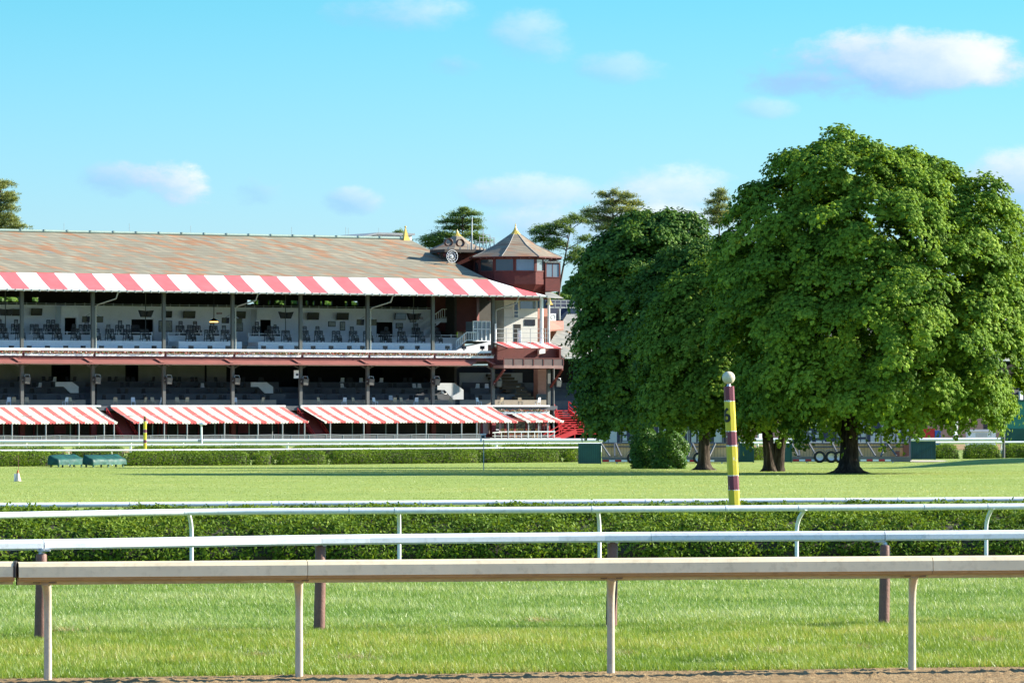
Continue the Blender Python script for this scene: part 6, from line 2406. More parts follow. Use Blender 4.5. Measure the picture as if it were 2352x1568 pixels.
# small monitors on the counter behind the parapet
mon = MB().box(-0.28, 0.28, -0.04, 0.04, 0.14, 0.5).box(-0.06, 0.06, -0.03, 0.05, 0.0, 0.15).box(-0.16, 0.16, -0.1, 0.1, 0, 0.02).build('counter_monitor', M_screen)
for sh, qs in ((1, (130, 335, 545, 755, 955, 1165, 1380, 1572, 1770, 2000, 2195)), (2, (75, 295, 500, 690, 910, 1110, 1290, 1480, 1685, 1895, 2045, 2308)), (3, (190, 380, 560, 905, 1095, 1305))):
    for q in qs:
        u = zx(sh, q)
        x = X(u, 1.2, 798)
        put(mon, 'm', gsW(x, 1.2, Z(802, 1.2, u) - 0.12), TH + 0.1, 'small dark monitor behind the white parapet, ' + ordinal_bay(u), 'monitor', 'counter monitors, ' + ordinal_bay(u))

# television screens hung on the rear wall and on column arms
def tv(label, sh, x0, x1, y0, y1, y, tilt=0.12, mat=None, group='televisions in the upper terrace', arm=None):
    u0_, u1_ = zx(sh, x0), zx(sh, x1)
    xa, xb = X(u0_, y, zy(y0)), X(u1_, y, zy(y0))
    za_, zb_ = Z(zy(y1), y, u0_), Z(zy(y0), y, u0_)
    c = gsW((xa + xb) / 2, y, za_)
    r_ = thing('television', label, 'television', c, TH, group)
    w, h = (xb - xa) / 2, zb_ - za_
    mb = MB()
    mb.solid([(-w, -0.02, 0), (w, -0.02, 0), (w, 0.12, 0), (-w, 0.12, 0)], [(-w, -0.02 - tilt, h), (w, -0.02 - tilt, h), (w, 0.12 - tilt, h), (-w, 0.12 - tilt, h)])
    mb.build('casing', M_black, r_)
    t = tilt / h
    mb = MB()
    e = 0.05
    mb.quad((-w + e, -0.026 - t * e, e), (w - e, -0.026 - t * e, e), (w - e, -0.026 - t * (h - e), h - e), (-w + e, -0.026 - t * (h - e), h - e))
    mb.build('screen', mat or M_screen, r_)
    mb = MB()
    if arm is None:
        mb.beam((0, 0.05, h * 0.5), (0, 0.4, h * 0.5), 0.1)
    else:
        mb.beam((0, 0.0, h), (arm, 0.0, h + 0.25), 0.07)
    mb.build('bracket', M_grey, r_)


M_scrL = paint('pale_blue_screen', (0.45, 0.55, 0.68), 0.3)
WALL_TV = [(1, 140, 235, 1005, 1085, 'wall screen just left of the first column'), (1, 360, 482, 1000, 1080, 'wall screen just right of the first column'), (1, 1895, 1972, 1030, 1105, 'wall screen just right of the third column'),
           (1, 2108, 2240, 1030, 1112, 'wall screen right of the third column, farther from it'), (2, -5, 122, 1030, 1112, 'wall screen left of the yellow-lit lamp'), (2, 575, 702, 1035, 1115, 'wall screen right of the fourth column'),
           (2, 1415, 1545, 1048, 1130, 'wall screen right of the fifth column'), (2, 1752, 1885, 1050, 1132, 'wall screen left of the sixth column')]
seen = set()
for a in WALL_TV:
    if a[5].startswith('wall screen left of the yellow'):
        continue
    tv('dark ' + a[5] + ' on the white terrace wall', *a[:5], YW - 0.45)
tv('pale blue lit screen on the white wall beside the white staircase', 3, 300, 425, 1055, 1130, YW - 0.45, 0.12, M_scrL)
COLTV = [(1, 945, 1028, 1090, 1160, 'second', 'left', 0.45), (1, 1098, 1182, 1090, 1162, 'second', 'right', -0.45), (2, 432, 512, 1105, 1172, 'fourth', 'left', 0.45), (2, 582, 662, 1115, 1172, 'fourth', 'right', -0.45),
         (2, 1982, 2062, 1125, 1192, 'sixth', 'left', 0.45), (2, 2122, 2205, 1125, 1195, 'sixth', 'right', -0.45)]
for s_, a, b, c_, d_, nm, side, arm in COLTV:
    tv('grey screen on an arm at the %s side of the %s terrace column' % (side, nm), s_, a, b, c_, d_, 0.6, 0.1, None, 'screens on column arms', arm)

# thin poles with twin speakers
for sh, q, yv in ((1, 62, 1045), (1, 1672, 1062), (2, 1162, 1080), (3, 515, 1095)):
    u = zx(sh, q)
    y = 8.0
    x = X(u, y, 740)
    zc = Z(zy(yv), y, u)
    r_ = thing('speaker_pole', 'thin dark pole with twin boxes on the terrace, %s' % ordinal_bay(u), 'loudspeaker', gsW(x, y, FC), TH)
    MB().tube([(0, 0, 0), (0, 0, Z_EAVE + 1.0 - FC)], 0.05, 6).build('pole', M_col, r_)
    for s_ in (-1, 1):
        z = zc - FC
        MB().solid([(s_ * 0.1, -0.2, z - 0.35), (s_ * 0.55, -0.25, z - 0.35), (s_ * 0.55, 0.1, z - 0.35), (s_ * 0.1, 0.1, z - 0.35)][::s_],
                   [(s_ * 0.1, -0.3, z + 0.3), (s_ * 0.85, -0.3, z + 0.38), (s_ * 0.85, 0.1, z + 0.38), (s_ * 0.1, 0.1, z + 0.3)][::s_]).build('speaker_box', M_black, r_)
# hanging lamp with a yellow glow
u = zx(2, 340)
y = 7.0
zl_ = Z(zy(1150), y, u)
r_ = thing('hanging_lamp', 'square hanging lamp glowing yellow over the piled terrace chairs', 'lamp', gsW(X(u, y, 760), y, zl_), TH)
MB().tube([(0, 0, 0.3), (0, 0, Z_EAVE + 0.5 - zl_)], 0.04, 6).build('stem', M_black, r_)
MB().lathe((0, 0, 0), [(0.48, 0.0), (0.45, 0.06), (0.1, 0.34)], 12, False).build('shade', M_black, r_)
m, nt, out = new_mat('yellow_lamp_glow')
em = nt.nodes.new('ShaderNodeEmission')
em.inputs[0].default_value = (1.0, 0.6, 0.15, 1)
em.inputs[1].default_value = 1.6
nt.links.new(em.outputs[0], out.inputs[0])
MB().lathe((0, 0, -0.09), [(0.44, 0), (0.46, 0.085)], 12, False).build('glow_ring', m, r_)

# flower boxes along the parapet
S_FLW = [(0, (0.05, 0.10, 0.02)), (0.45, (0.10, 0.17, 0.03)), (0.55, (0.45, 0.03, 0.035)), (0.78, (0.55, 0.06, 0.06)), (0.8, (0.8, 0.76, 0.7)), (1, (0.8, 0.78, 0.74))]
M_flw = leafy('geranium', S_FLW, 0.2)
def flowers(x0, x1, y, z, h, label, group, org_y=None, dens=170):
    c = (x0 + x1) / 2
    r_ = thing('flower_box', label, 'flower box', gsW(c, y, z), TH, group)
    MB().box(x0 - c, x1 - c, -0.05, 0.2, -0.26, 0.0).build('box', M_bright, r_)
    n = int((x1 - x0) * dens)
    xx = rng.uniform(x0 - c, x1 - c, n)
    wv = 0.5 + 0.5 * np.sin(xx * 2.3) * np.sin(xx * 5.1 + 1)
    p = np.stack([xx, rng.normal(size=n) * 0.07 - 0.06, rng.uniform(-0.08, 1, n) * h * (0.5 + 0.5 * wv)], 1)
    nr = unit(rng.normal(size=(n, 3)) + np.array([0, -0.8, 0.6]))
    v, f = leaf_cards(p, nr, rng.uniform(0.07, 0.15, n), 0.8, 0.1)
    np_mesh('flowers', v, f, M_flw, r_, rng.uniform(0, 1, n))
zf = Z(813.6, -0.4)
for i in range(len(CX) - 1):
    if i == 0:
        continue
    lab = 'long box of red and white flowers on the parapet, ' + (['', 'left of the first column'] + ['between columns %s' % q for q in ('one and two', 'two and three', 'three and four', 'four and five', 'five and six', 'six and seven', 'seven and eight')])[min(i, 8)]
    flowers(CX[i] + 0.15, CX[i + 1] - 0.15, -0.42, zf, 0.24, lab, 'flower boxes along the upper parapet')
flowers(X(1142, -0.3, 941), X(1260, -0.3, 941), -0.42, Z(944.5, -0.4, 1200), 0.26, 'box of red and white flowers above the short striped awning', 'flower boxes along the lower parapet', dens=150)

# floodlight-like speakers on the lower columns
for nm, u, v, dv in (('first', 60, 870, 0), ('second', 222, 870, 0), ('third', 386, 871, 0), ('fourth', 542, 872, 0), ('fifth', 699, 874, 0), ('sixth', 850, 874, 0), ('seventh', 1001, 874, 0), ('eighth', 1143, 878, 0), ('last', 1280, 878, 0)):
    x = X(u, -0.4, v)
    zc = Z(v, -0.4, u)
    r_ = thing('column_speaker', 'grey box speaker hung on the %s lower column from the left' % nm if nm != 'last' else 'grey box speaker hung under the balcony brace at the stand end', 'loudspeaker', gsW(x, -0.4, zc - 0.4), TH + 0.1, 'box speakers on the lower columns')
    mb = MB()
    mb.solid([(-0.3, -0.28, -0.08), (0.3, -0.28, -0.12), (0.3, 0.2, 0.0), (-0.3, 0.2, 0.02)], [(-0.36, -0.4, 0.62), (0.36, -0.4, 0.58), (0.36, 0.15, 0.66), (-0.36, 0.15, 0.68)])
    mb.build('box', paint('dark_grey_case', (0.05, 0.052, 0.055), 0.5) if 'dark_grey_case' not in bpy.data.materials else bpy.data.materials['dark_grey_case'], r_)
    mb = MB()
    mb.tube([(-0.3, -0.2, 0.55), (-0.25, -0.2, 0.86), (0.28, -0.2, 0.84), (0.33, -0.2, 0.53)], 0.035, 6)
    mb.beam((-0.45, 0.0, 0.3), (-0.25, 0.0, 0.35), 0.08)
    mb.build('yoke', M_galv, r_)
    mb = MB().quad((-0.24, -0.305, 0.0), (0.24, -0.305, -0.03), (0.28, -0.395, 0.52), (-0.28, -0.395, 0.55))
    mb.build('grille', M_col, r_)
sg = thing('notice_board', 'white square notice hung beside the fifth lower column', 'sign', gsW(X((450 + 1285 / 4.704) * 0.9408, -0.1, 860), -0.1, Z(zyl(438), -0.1, 690)), TH)
MB().box(-0.28, 0.28, -0.04, 0.0, 0, 0.85).build('board', M_bright, sg)
MB().box(-0.06, 0.24, -0.055, -0.042, 0.28, 0.5).build('print', M_navy, sg)

# box seats in the lower stand: dark chairs with pale mugs of paper, beige chairs in the front row
seat = MB()
for x in (-0.19, 0.19):
    for y in (-0.18, 0.18):
        seat.beam((x, y, 0), (x, y, 0.44), 0.04)
seat.box(-0.22, 0.22, -0.22, 0.2, 0.43, 0.48)
seat.solid([(-0.22, 0.17, 0.48), (0.22, 0.17, 0.48), (0.22, 0.21, 0.48), (-0.22, 0.21, 0.48)], [(-0.19, 0.27, 0.92), (0.19, 0.27, 0.92), (0.19, 0.31, 0.92), (-0.19, 0.31, 0.92)])
sd_dark = seat.build('box_seat_chair', M_chair)
me2 = sd_dark.data.copy()
me2.materials.clear()
me2.materials.append(paint('beige_plastic', (0.50, 0.40, 0.27), 0.6, 0.1))
me3 = sd_dark.data.copy()
me3.materials.clear()
me3.materials.append(paint('white_plastic', (0.75, 0.76, 0.78), 0.5, 0.05))
random.seed(11)
first = True
ROWN = ('lowest', 'second', 'third', 'top')
for i, (yy, v) in enumerate(tops):
    zz = Z(v, yy) - 0.55
    u = -10 + 17 * i
    while u < 1190:
        if not any(g[0] - 6 < u < g[1] + 6 for g in gaps[i]):
            for k in range(random.choice((1, 2, 2, 3))):
                uu = u + k * 11
                x = X(uu, yy + 1.2, v)
                o = sd_dark if first else sd_dark.copy()
                if not first:
                    COL.objects.link(o)
                first = False
                white = random.random() < 0.15
                if white:
                    o.data = me3
                o.location = gsW(x, yy + 0.75, zz + (0.12 if white else 0.16))
                o.rotation_euler = (0, 0, TH + random.uniform(-0.5, 0.5) + (PI if random.random() < 0.5 else 0))
                bay = ordinal_bay(uu)
                tag(o, '%s box chair in the %s row of the lower stand, %s' % ('white' if white else 'dark', ROWN[i], bay), 'chair', '%s lower-stand chairs, %s row, %s' % ('white' if white else 'dark', ROWN[i], bay))
        u += random.uniform(40, 58)
zz = ZF1 - 0.05
for j, u in enumerate((20, 32, 62, 150, 166, 265, 306, 330, 352, 372, 408, 428, 540, 600, 735, 790, 815, 838, 862, 905, 925, 955, 980, 1035, 1100, 1150, 1195, 1235)):
    o = sd_dark.copy()
    COL.objects.link(o)
    o.data = me2 if j % 3 else me3
    o.location = gsW(X(u, 1.5, 925), 1.5, zz)
    o.rotation_euler = (0, 0, TH + random.uniform(-0.6, 0.6) + PI * (j % 2))
    bay = ordinal_bay(u)
    c_ = 'beige' if j % 3 else 'white'
    tag(o, '%s chair in the front box behind the awning ledge, %s' % (c_, bay), 'chair', '%s front-box chairs, %s' % (c_, bay))
# wooden chairs and cocktail table before the shop front
M_rattan = paint('honey_wood', (0.55, 0.30, 0.08), 0.5, 0.15, 4.0)
me4 = ch0.data.copy()
me4.materials.clear()
me4.materials.append(M_rattan)
for j, q in enumerate((370, 490, 540, 615, 725, 830, 870, 985)):
    u = (1180 + q / 7.84) * 0.9408
    o = ch0.copy()
    COL.objects.link(o)
    o.data = me4
    o.location = gsW(X(u, -3.0, 995), -3.0, 0.35)
    o.rotation_euler = (0, 0, TH + (0.6 if j % 2 else -0.5) + PI * (j % 2))
    tag(o, 'honey-coloured wooden chair on the deck under the short striped awning', 'chair', 'wooden chairs before the red shop front')
dk = thing('wooden_deck', 'low pale deck with white handrail in front of the red shop front', 'deck', gsW(X(1215, -3, 1000), -4.5, 0), TH)
c = X(1215, -3, 1000)
MB().box(X(1110, -3, 1000) - c, X(1272, -3, 1000) - c, 0, 4.4, 0, 0.35).build('platform', M_conc, dk)
mb = MB()
xa, xb = X(1131, -4.5, 992) - c, X(1275, -4.5, 992) - c
zr = Z(991.5, -4.5, 1200)
mb.tube([(xa, 0, zr - 0.1), (xa + 1.2, 0, zr), (xb, 0, zr)], 0.07, 6)
for i in range(10):
    x = xa + 0.3 + (xb - xa - 0.4) * i / 9
    mb.beam((x, 0, 0.3), (x, 0, zr), 0.06)
mb.beam((xa, 0, zr - 0.42), (xb, 0, zr - 0.42), 0.05)
mb.build('railing', M_whiteB, dk)

# ------------------------------------------------------------------ striped poles
def bands(name, yel, mar, edges, paint_chips=True):
    """bands by height: edges is a list of heights where the colour changes, starting with yellow at the foot"""
    m, nt, out = new_mat(name)
    co = obj_co(nt)
    sp = nt.nodes.new('ShaderNodeSeparateXYZ')
    nt.links.new(co, sp.inputs[0])
    acc = None
    for e in edges:
        s = math_n(nt, 'GREATER_THAN', sp.outputs[2], e)
        acc = s if acc is None else math_n(nt, 'ADD', acc, s)
    odd = math_n(nt, 'GREATER_THAN', math_n(nt, 'FRACT', math_n(nt, 'MULTIPLY', acc, 0.5)), 0.25)
    n1 = noise_n(nt, co, 9, 5, 0.7)
    n2 = noise_n(nt, co, 2.5, 4, 0.6)
    y2 = mix_c(nt, ramp(nt, n2, [(0.4, (0, 0, 0)), (0.7, (0.35, 0.35, 0.35))]), yel, tuple(q * 0.7 for q in yel))
    m2 = mix_c(nt, ramp(nt, n2, [(0.4, (0, 0, 0)), (0.7, (0.4, 0.4, 0.4))]), mar, tuple(min(1, q * 1.3) for q in mar))
    col = mix_c(nt, odd, y2, m2)
    near = None
    for e in edges:
        d = math_n(nt, 'LESS_THAN', math_n(nt, 'ABSOLUTE', math_n(nt, 'SUBTRACT', sp.outputs[2], e)), math_n(nt, 'MULTIPLY', math_n(nt, 'SUBTRACT', n1, 0.42), 0.09))
        near = d if near is None else math_n(nt, 'MAXIMUM', near, d)
    chips = math_n(nt, 'GREATER_THAN', n1, 0.655)
    col = mix_c(nt, math_n(nt, 'MAXIMUM', near, chips), col, (0.62, 0.60, 0.55))
    pbr(nt, out, col, 0.5, 0, n1, 0.15, 0.02, 0.4)
    return m


YEL, MAR = (0.62, 0.50, 0.03), (0.155, 0.032, 0.05)
d_ = 40.55
bp = base_at(1693.5, d_)
k = F0 / d_
zv = lambda v: CZ - (v - V0) / k - bp.z
pl = thing('furlong_pole', 'leaning yellow and maroon striped pole with a pale ball and number 6', 'pole', bp)
vt = lambda y: (880 + y / 4.24) * 0.9408
edges = [zv(vt(q)) for q in (1338, 1188, 880, 730, 418)]
ztop = zv(vt(266))
lean_x = (1674 - 1693.5) / k
pt = lambda z: Vector((lean_x * z / ztop, 0, z))
mb = MB()
zs = np.linspace(-0.1, ztop, 14)
mb.tube([pt(z) for z in zs], [0.100] + [0.098 - 0.010 * z / ztop for z in zs[1:]], 8, True, False)
ps_ = mb.build('shaft', bands('pole_paint', YEL, MAR, edges), pl)
mb = MB()
tp = pt(ztop)
mb.lathe((tp.x, 0, ztop), [(0.045, -0.005), (0.03, 0.02), (0.03, 0.06)], 10)
mb.build('neck', M_galv, pl)
mb = MB()
rb = 0.107
mb.lathe((tp.x - 0.005, 0, ztop + 0.035 + rb), [(rb * math.sin(t), -rb * math.cos(t)) for t in np.linspace(0, PI, 15)], 24)
mb.lathe((tp.x - 0.005, 0, ztop + 0.035 + rb), [(rb * 1.004, -0.004), (rb * 1.006, 0.0), (rb * 1.004, 0.004)], 24)
m, nt, out = new_mat('weathered_cream_ball')
co = obj_co(nt)
n1 = noise_n(nt, co, 5, 5, 0.6)
n2 = noise_n(nt, co, 30, 3, 0.6)
col = ramp(nt, n1, [(0.3, (0.50, 0.44, 0.27)), (0.6, (0.62, 0.57, 0.42)), (0.8, (0.38, 0.27, 0.16))])
col = mix_c(nt, ramp(nt, n2, [(0.6, (0, 0, 0)), (0.75, (0.5, 0.5, 0.5))]), col, (0.25, 0.17, 0.1))
pbr(nt, out, col, 0.5, 0, n2, 0.1, 0.01)
mb.build('ball', m, pl)
# the painted figure 6, wrapped round the shaft
cu = bpy.data.curves.new('number_six', 'FONT')
cu.body = '6'
cu.align_x = 'CENTER'
cu.align_y = 'CENTER'
cu.size = 0.335
cu.offset = 0.006
cu.resolution_u = 8
tmp = bpy.data.objects.new('number_six_src', cu)
COL.objects.link(tmp)
bpy.context.view_layer.update()
dg = bpy.context.evaluated_depsgraph_get()
me = bpy.data.meshes.new_from_object(tmp.evaluated_get(dg))
bpy.data.objects.remove(tmp)
import bmesh
bm = bmesh.new()
bm.from_mesh(me)
for _ in range(2):
    bmesh.ops.subdivide_edges(bm, edges=[e for e in bm.edges if e.calc_length() > 0.02], cuts=2)
bmesh.ops.triangulate(bm, faces=bm.faces)
zc6 = zv(vt(562))
c6 = pt(zc6)
A0 = R(-90 - 44)
ys = [v.co.y for v in bm.verts]
xsv = [v.co.x for v in bm.verts]
ym, xm = (min(ys) + max(ys)) / 2, (min(xsv) + max(xsv)) / 2
for v in bm.verts:
    a = A0 + (v.co.x - xm) / 0.097
    rr = 0.1005
    z = zc6 + (v.co.y - ym)
    q = pt(z)
    v.co = Vector((q.x + rr * math.cos(a), rr * math.sin(a), z))
bm.to_mesh(me)
bm.free()
me.materials.clear()
me.materials.append(M_black)
o6 = bpy.data.objects.new('number', me)
COL.objects.link(o6)
o6.parent = pl

d_ = 172
bp = base_at(333, d_)
k = F0 / d_
zv = lambda v: CZ - (v - V0) / k - bp.z
p2 = thing('furlong_pole', 'distant yellow and maroon striped pole among the far white rails', 'pole', bp)
vy = lambda y: (830 + y / 4.704) * 0.9408
edges = [zv(vy(q)) for q in (1290, 1180, 1145, 1062, 1025, 932)]
ztop = zv(vy(905))
MB().tube([(0, 0, -0.1), (0, 0, ztop)], [0.125, 0.115], 8, True, False).build('shaft', bands('far_pole_paint', YEL, MAR, edges[1:]), p2)
MB().lathe((0, 0, ztop + 0.1), [(0.11 * math.sin(t), -0.11 * math.cos(t)) for t in np.linspace(0, PI, 9)], 12).build('ball', paint('brown_ball', (0.28, 0.16, 0.07), 0.5), p2)

# lamp-like speaker post on the far track
bp = base_at(463, 196)
k = F0 / 196
hh = (1043 - 971) / k
sp_ = thing('disc_post', 'slim white post with a flat round head before the middle awning', 'post', bp)
MB().tube([(0.02, 0, 0), (-0.02, 0, hh - 0.1)], 0.075, 8).build('pole', M_whiteB, sp_)
mb = MB()
mb.lathe((0.1, 0, hh - 0.2), [(0.0, 0), (0.3, 0.03), (0.28, 0.14), (0.0, 0.22)], 16)
mb.build('head', M_whiteB, sp_)
mb = MB().box(-0.3, -0.02, -0.1, 0.1, hh * 0.38, hh * 0.46)
mb.build('box', M_grey, sp_)

# camera pole on the lawn
bp = ground_at(1111, 1079)
k = F / bp.y
hh = (1079 - 995) / k
cp_ = thing('camera_pole', 'thin grey pole with a hooded camera standing alone on the lawn', 'pole', bp)
MB().tube([(0, 0, -0.05), (0.0, 0, hh - 0.35)], [0.028, 0.024], 8).build('pole', M_grey, cp_)
mb = MB()
mb.box(-0.16, 0.10, -0.2, 0.15, hh - 0.26, hh - 0.1)
mb.box(-0.2, 0.14, -0.24, 0.19, hh - 0.07, hh - 0.02)
mb.box(-0.2, -0.1, -0.1, 0.1, hh - 0.48, hh - 0.3)
mb.build('camera', M_whiteB, cp_)
MB().box(-0.13, 0.06, -0.215, -0.19, hh - 0.25, hh - 0.12).build('lens_window', M_black, cp_)

# traffic cone and marker stake at the left
bp = ground_at(41, 1105)
k = F / bp.y
cn = thing('traffic_cone', 'faded white and orange cone on the lawn near the left edge', 'traffic cone', bp)
h = 26 / k
MB().lathe((0, 0, 0), [(0.15, 0), (0.14, 0.02), (0.055, h * 0.72)], 16).build('skirt', paint('dirty_cream_cone', (0.62, 0.52, 0.40), 0.6, 0.15), cn)
MB().lathe((0, 0, h * 0.72), [(0.055, 0.001), (0.028, h * 0.28), (0.0, h * 0.28)], 16).build('tip', paint('orange_cone', (0.55, 0.12, 0.03), 0.5), cn)
MB().box(-0.17, 0.17, -0.17, 0.17, 0.002, 0.016).build('base', M_beige, cn)
sk = thing('marker_stake', 'thin rusty stake rising out of the cone at the left edge', 'stake', bp + Vector((0.0, 0.25, 0)))
MB().tube([(0, 0, 0), (-0.01, 0, 60 / k)], 0.012, 6).build('rod', paint('rusty_rod', (0.16, 0.08, 0.05), 0.7), sk)
wb = thing('marker_box', 'small white box on the lawn beside the cone', 'box', bp + Vector((-0.10, 0.3, 0)))
MB().box(-0.09, 0.09, -0.04, 0.04, 0, 0.3).build('box_body', M_bright, wb)
MB().box(-0.10, 0.10, -0.05, 0.05, 0.3, 0.315).build('lid', M_panel, wb)

# ------------------------------------------------------------------ benches under green tarpaulins
m, nt, out = new_mat('green_tarpaulin')
co = obj_co(nt)
n1 = noise_n(nt, co, 2.2, 5, 0.6)
col = ramp(nt, n1, [(0.35, (0.004, 0.040, 0.030)), (0.65, (0.010, 0.085, 0.062))])
pbr(nt, out, col, 0.55, 0, n1, 0.4, 0.08, 0.35)
M_tarp = m
for (ua, ub, vb, lb) in ((122, 184, 1072, 'smaller bench shrouded in a glossy green tarpaulin'), (201, 281, 1071, 'wider bench shrouded in a glossy green tarpaulin, beside the long hedge')):
    d = 150
    pa, pb_ = base_at(ua, d), base_at(ub, d + 2)
    c = (pa + pb_) / 2
    c.z = gz(c.x, c.y)
    r_ = thing('covered_bench', lb, 'bench', c, math.atan2(pb_.y - pa.y, pb_.x - pa.x), 'tarpaulin-covered benches before the far hedge')
    w = (pb_ - pa).length / 2
    H = 0.76
    prof = [(0.0, -0.37, 0.16), (0.4, -0.36, 0.3), (0.8, -0.34, 0.46), (1, -0.27, 0.55), (1.3, -0.08, 0.6), (1.6, 0.18, 0.74), (1.9, 0.34, 0.79), (2.2, 0.42, 0.5), (2.6, 0.42, 0.2)]
    vs, fs = [], []
    nx = 26
    for i in range(nx + 1):
        t = i / nx
        x = -w + 2 * w * t
        e = min(1, min(t, 1 - t) / 0.03)
        for (q, yy, z) in prof:
            f_ = mnoise.noise(Vector((x * 2.2 + ua, q * 1.4, 0.3)))
            fold = 0.012 * math.sin(x * 5 + q * 2.2 + 2 * f_) * (1 if z > 0.5 else 2)
            zz = z * (0.93 + 0.07 * e) + 0.035 * f_ 
            vs.append((x * (0.97 + 0.03 * e), yy * (0.92 + 0.08 * e) + fold, zz))
    m_ = len(prof)
    for i in range(nx):
        for j in range(m_ - 1):
            fs.append((i * m_ + j, (i + 1) * m_ + j, (i + 1) * m_ + j + 1, i * m_ + j + 1))
    fs.append(tuple(range(m_)))
    fs.append(tuple(reversed(range(nx * m_, nx * m_ + m_))))
    mb = MB().add(vs, fs, True)
    mb.build('tarpaulin', M_tarp, r_)
    for xx in (-w * 0.85, 0.0 if w > 0.9 else -w * 0.2, w * 0.85):
        mb = MB()
        mb.box(xx - 0.06, xx + 0.06, -0.26, -0.2, -0.02, 0.42)
        mb.box(xx - 0.06, xx + 0.06, 0.25, 0.31, -0.02, 0.42)
        mb.build('leg', M_greenP, r_)

# ------------------------------------------------------------------ board screens, trailers and the big display boards
M_ply = paint('plywood', (0.56, 0.37, 0.17), 0.7, 0.12, 1.0, (0.3, 0.19, 0.08), 0.3)
m, nt, out = new_mat('plank_wood')
co = obj_co(nt)
sp = nt.nodes.new('ShaderNodeSeparateXYZ')
nt.links.new(co, sp.inputs[0])
fx_ = math_n(nt, 'FRACT', math_n(nt, 'DIVIDE', sp.outputs[0], 0.2))
gap = math_n(nt, 'LESS_THAN', fx_, 0.08)
n1 = noise_n(nt, co, 1.5, 5, 0.6)
col = ramp(nt, n1, [(0.3, (0.60, 0.37, 0.14)), (0.7, (0.78, 0.52, 0.23))])
col = mix_c(nt, gap, col, (0.2, 0.12, 0.05))
pbr(nt, out, col, 0.75, 0, fx_, 0.1, 0.02)
M_plank = m
m, nt, out = new_mat('green_boarding')
co = obj_co(nt)
sp = nt.nodes.new('ShaderNodeSeparateXYZ')
nt.links.new(co, sp.inputs[0])
fx_ = math_n(nt, 'FRACT', math_n(nt, 'DIVIDE', sp.outputs[0], 0.125))
gap = math_n(nt, 'LESS_THAN', fx_, 0.12)
n1 = noise_n(nt, co, 1.2, 5, 0.6)
col = ramp(nt, n1, [(0.3, (0.010, 0.062, 0.055)), (0.7, (0.018, 0.095, 0.085))])
col = mix_c(nt, gap, col, (0.004, 0.02, 0.018))
pbr(nt, out, col, 0.6, 0, fx_, 0.2, 0.02)
M_gboard = m
M_tyre = paint('tyre_rubber', (0.02, 0.02, 0.02), 0.8)
M_rim = paint('grey_rim', (0.5, 0.5, 0.5), 0.4, 0.1, 4, None, 0.2, 0.4)
M_steelD = paint('grey_deck_steel', (0.12, 0.125, 0.13), 0.55, 0.2, 2.0)
M_boardL = paint('pale_grey_panel', (0.40, 0.43, 0.45), 0.55, 0.06, 0.6)


def green_screen(label, ua, ub, va, vb, d, back=False, yaw=0.0):
    pa, pb_ = base_at(ua, d), base_at(ub, d)
    c = (pa + pb_) / 2
    k = F0 / d
    zb_ = CZ - (vb - V0) / k
    r_ = thing('board_screen', label, 'screen', Vector((c.x, c.y, zb_ - 0.02)), yaw, 'green board screens round the trailers')
    w = (pb_.x - pa.x) / 2
    h = (vb - va) / k
    MB().box(-w, w, 0, 0.06, 0, h).build('boarding', M_gboard, r_)
    mb = MB()
    mb.box(w - 0.07, w, -0.05, 0.1, -0.03, h + 0.02)
    mb.box(-w, -w + 0.06, 0.062, 0.1, 0, h)
    if back:
        mb.beam((-w, -0.05, 0.05), (w, -0.05, h * 0.8), 0.05)
        mb.beam((-w, -0.03, h - 0.05), (w, -0.03, h - 0.05), 0.08)
        for i in range(7):
            x = -w + 0.15 + (2 * w - 0.3) * i / 6
            mb.beam((x, -0.03, 0.02), (x, -0.03, h), 0.025)
    mb.build('frame', M_greenP, r_)


green_screen('green board screen at the left end of the left trailer, before the far hedge', 1328, 1381, 1017, 1063.5, 163)
green_screen('dark green board screen just right of the number 6 pole', 1697, 1732, 1016, 1060, 164, True)
green_screen('narrow green board screen at the right side of the forked trunk', 1796, 1819, 1017, 1060, 164)
green_screen('dark green braced screen at the right end of the right trailer', 2092, 2149, 1012, 1054, 170, True)


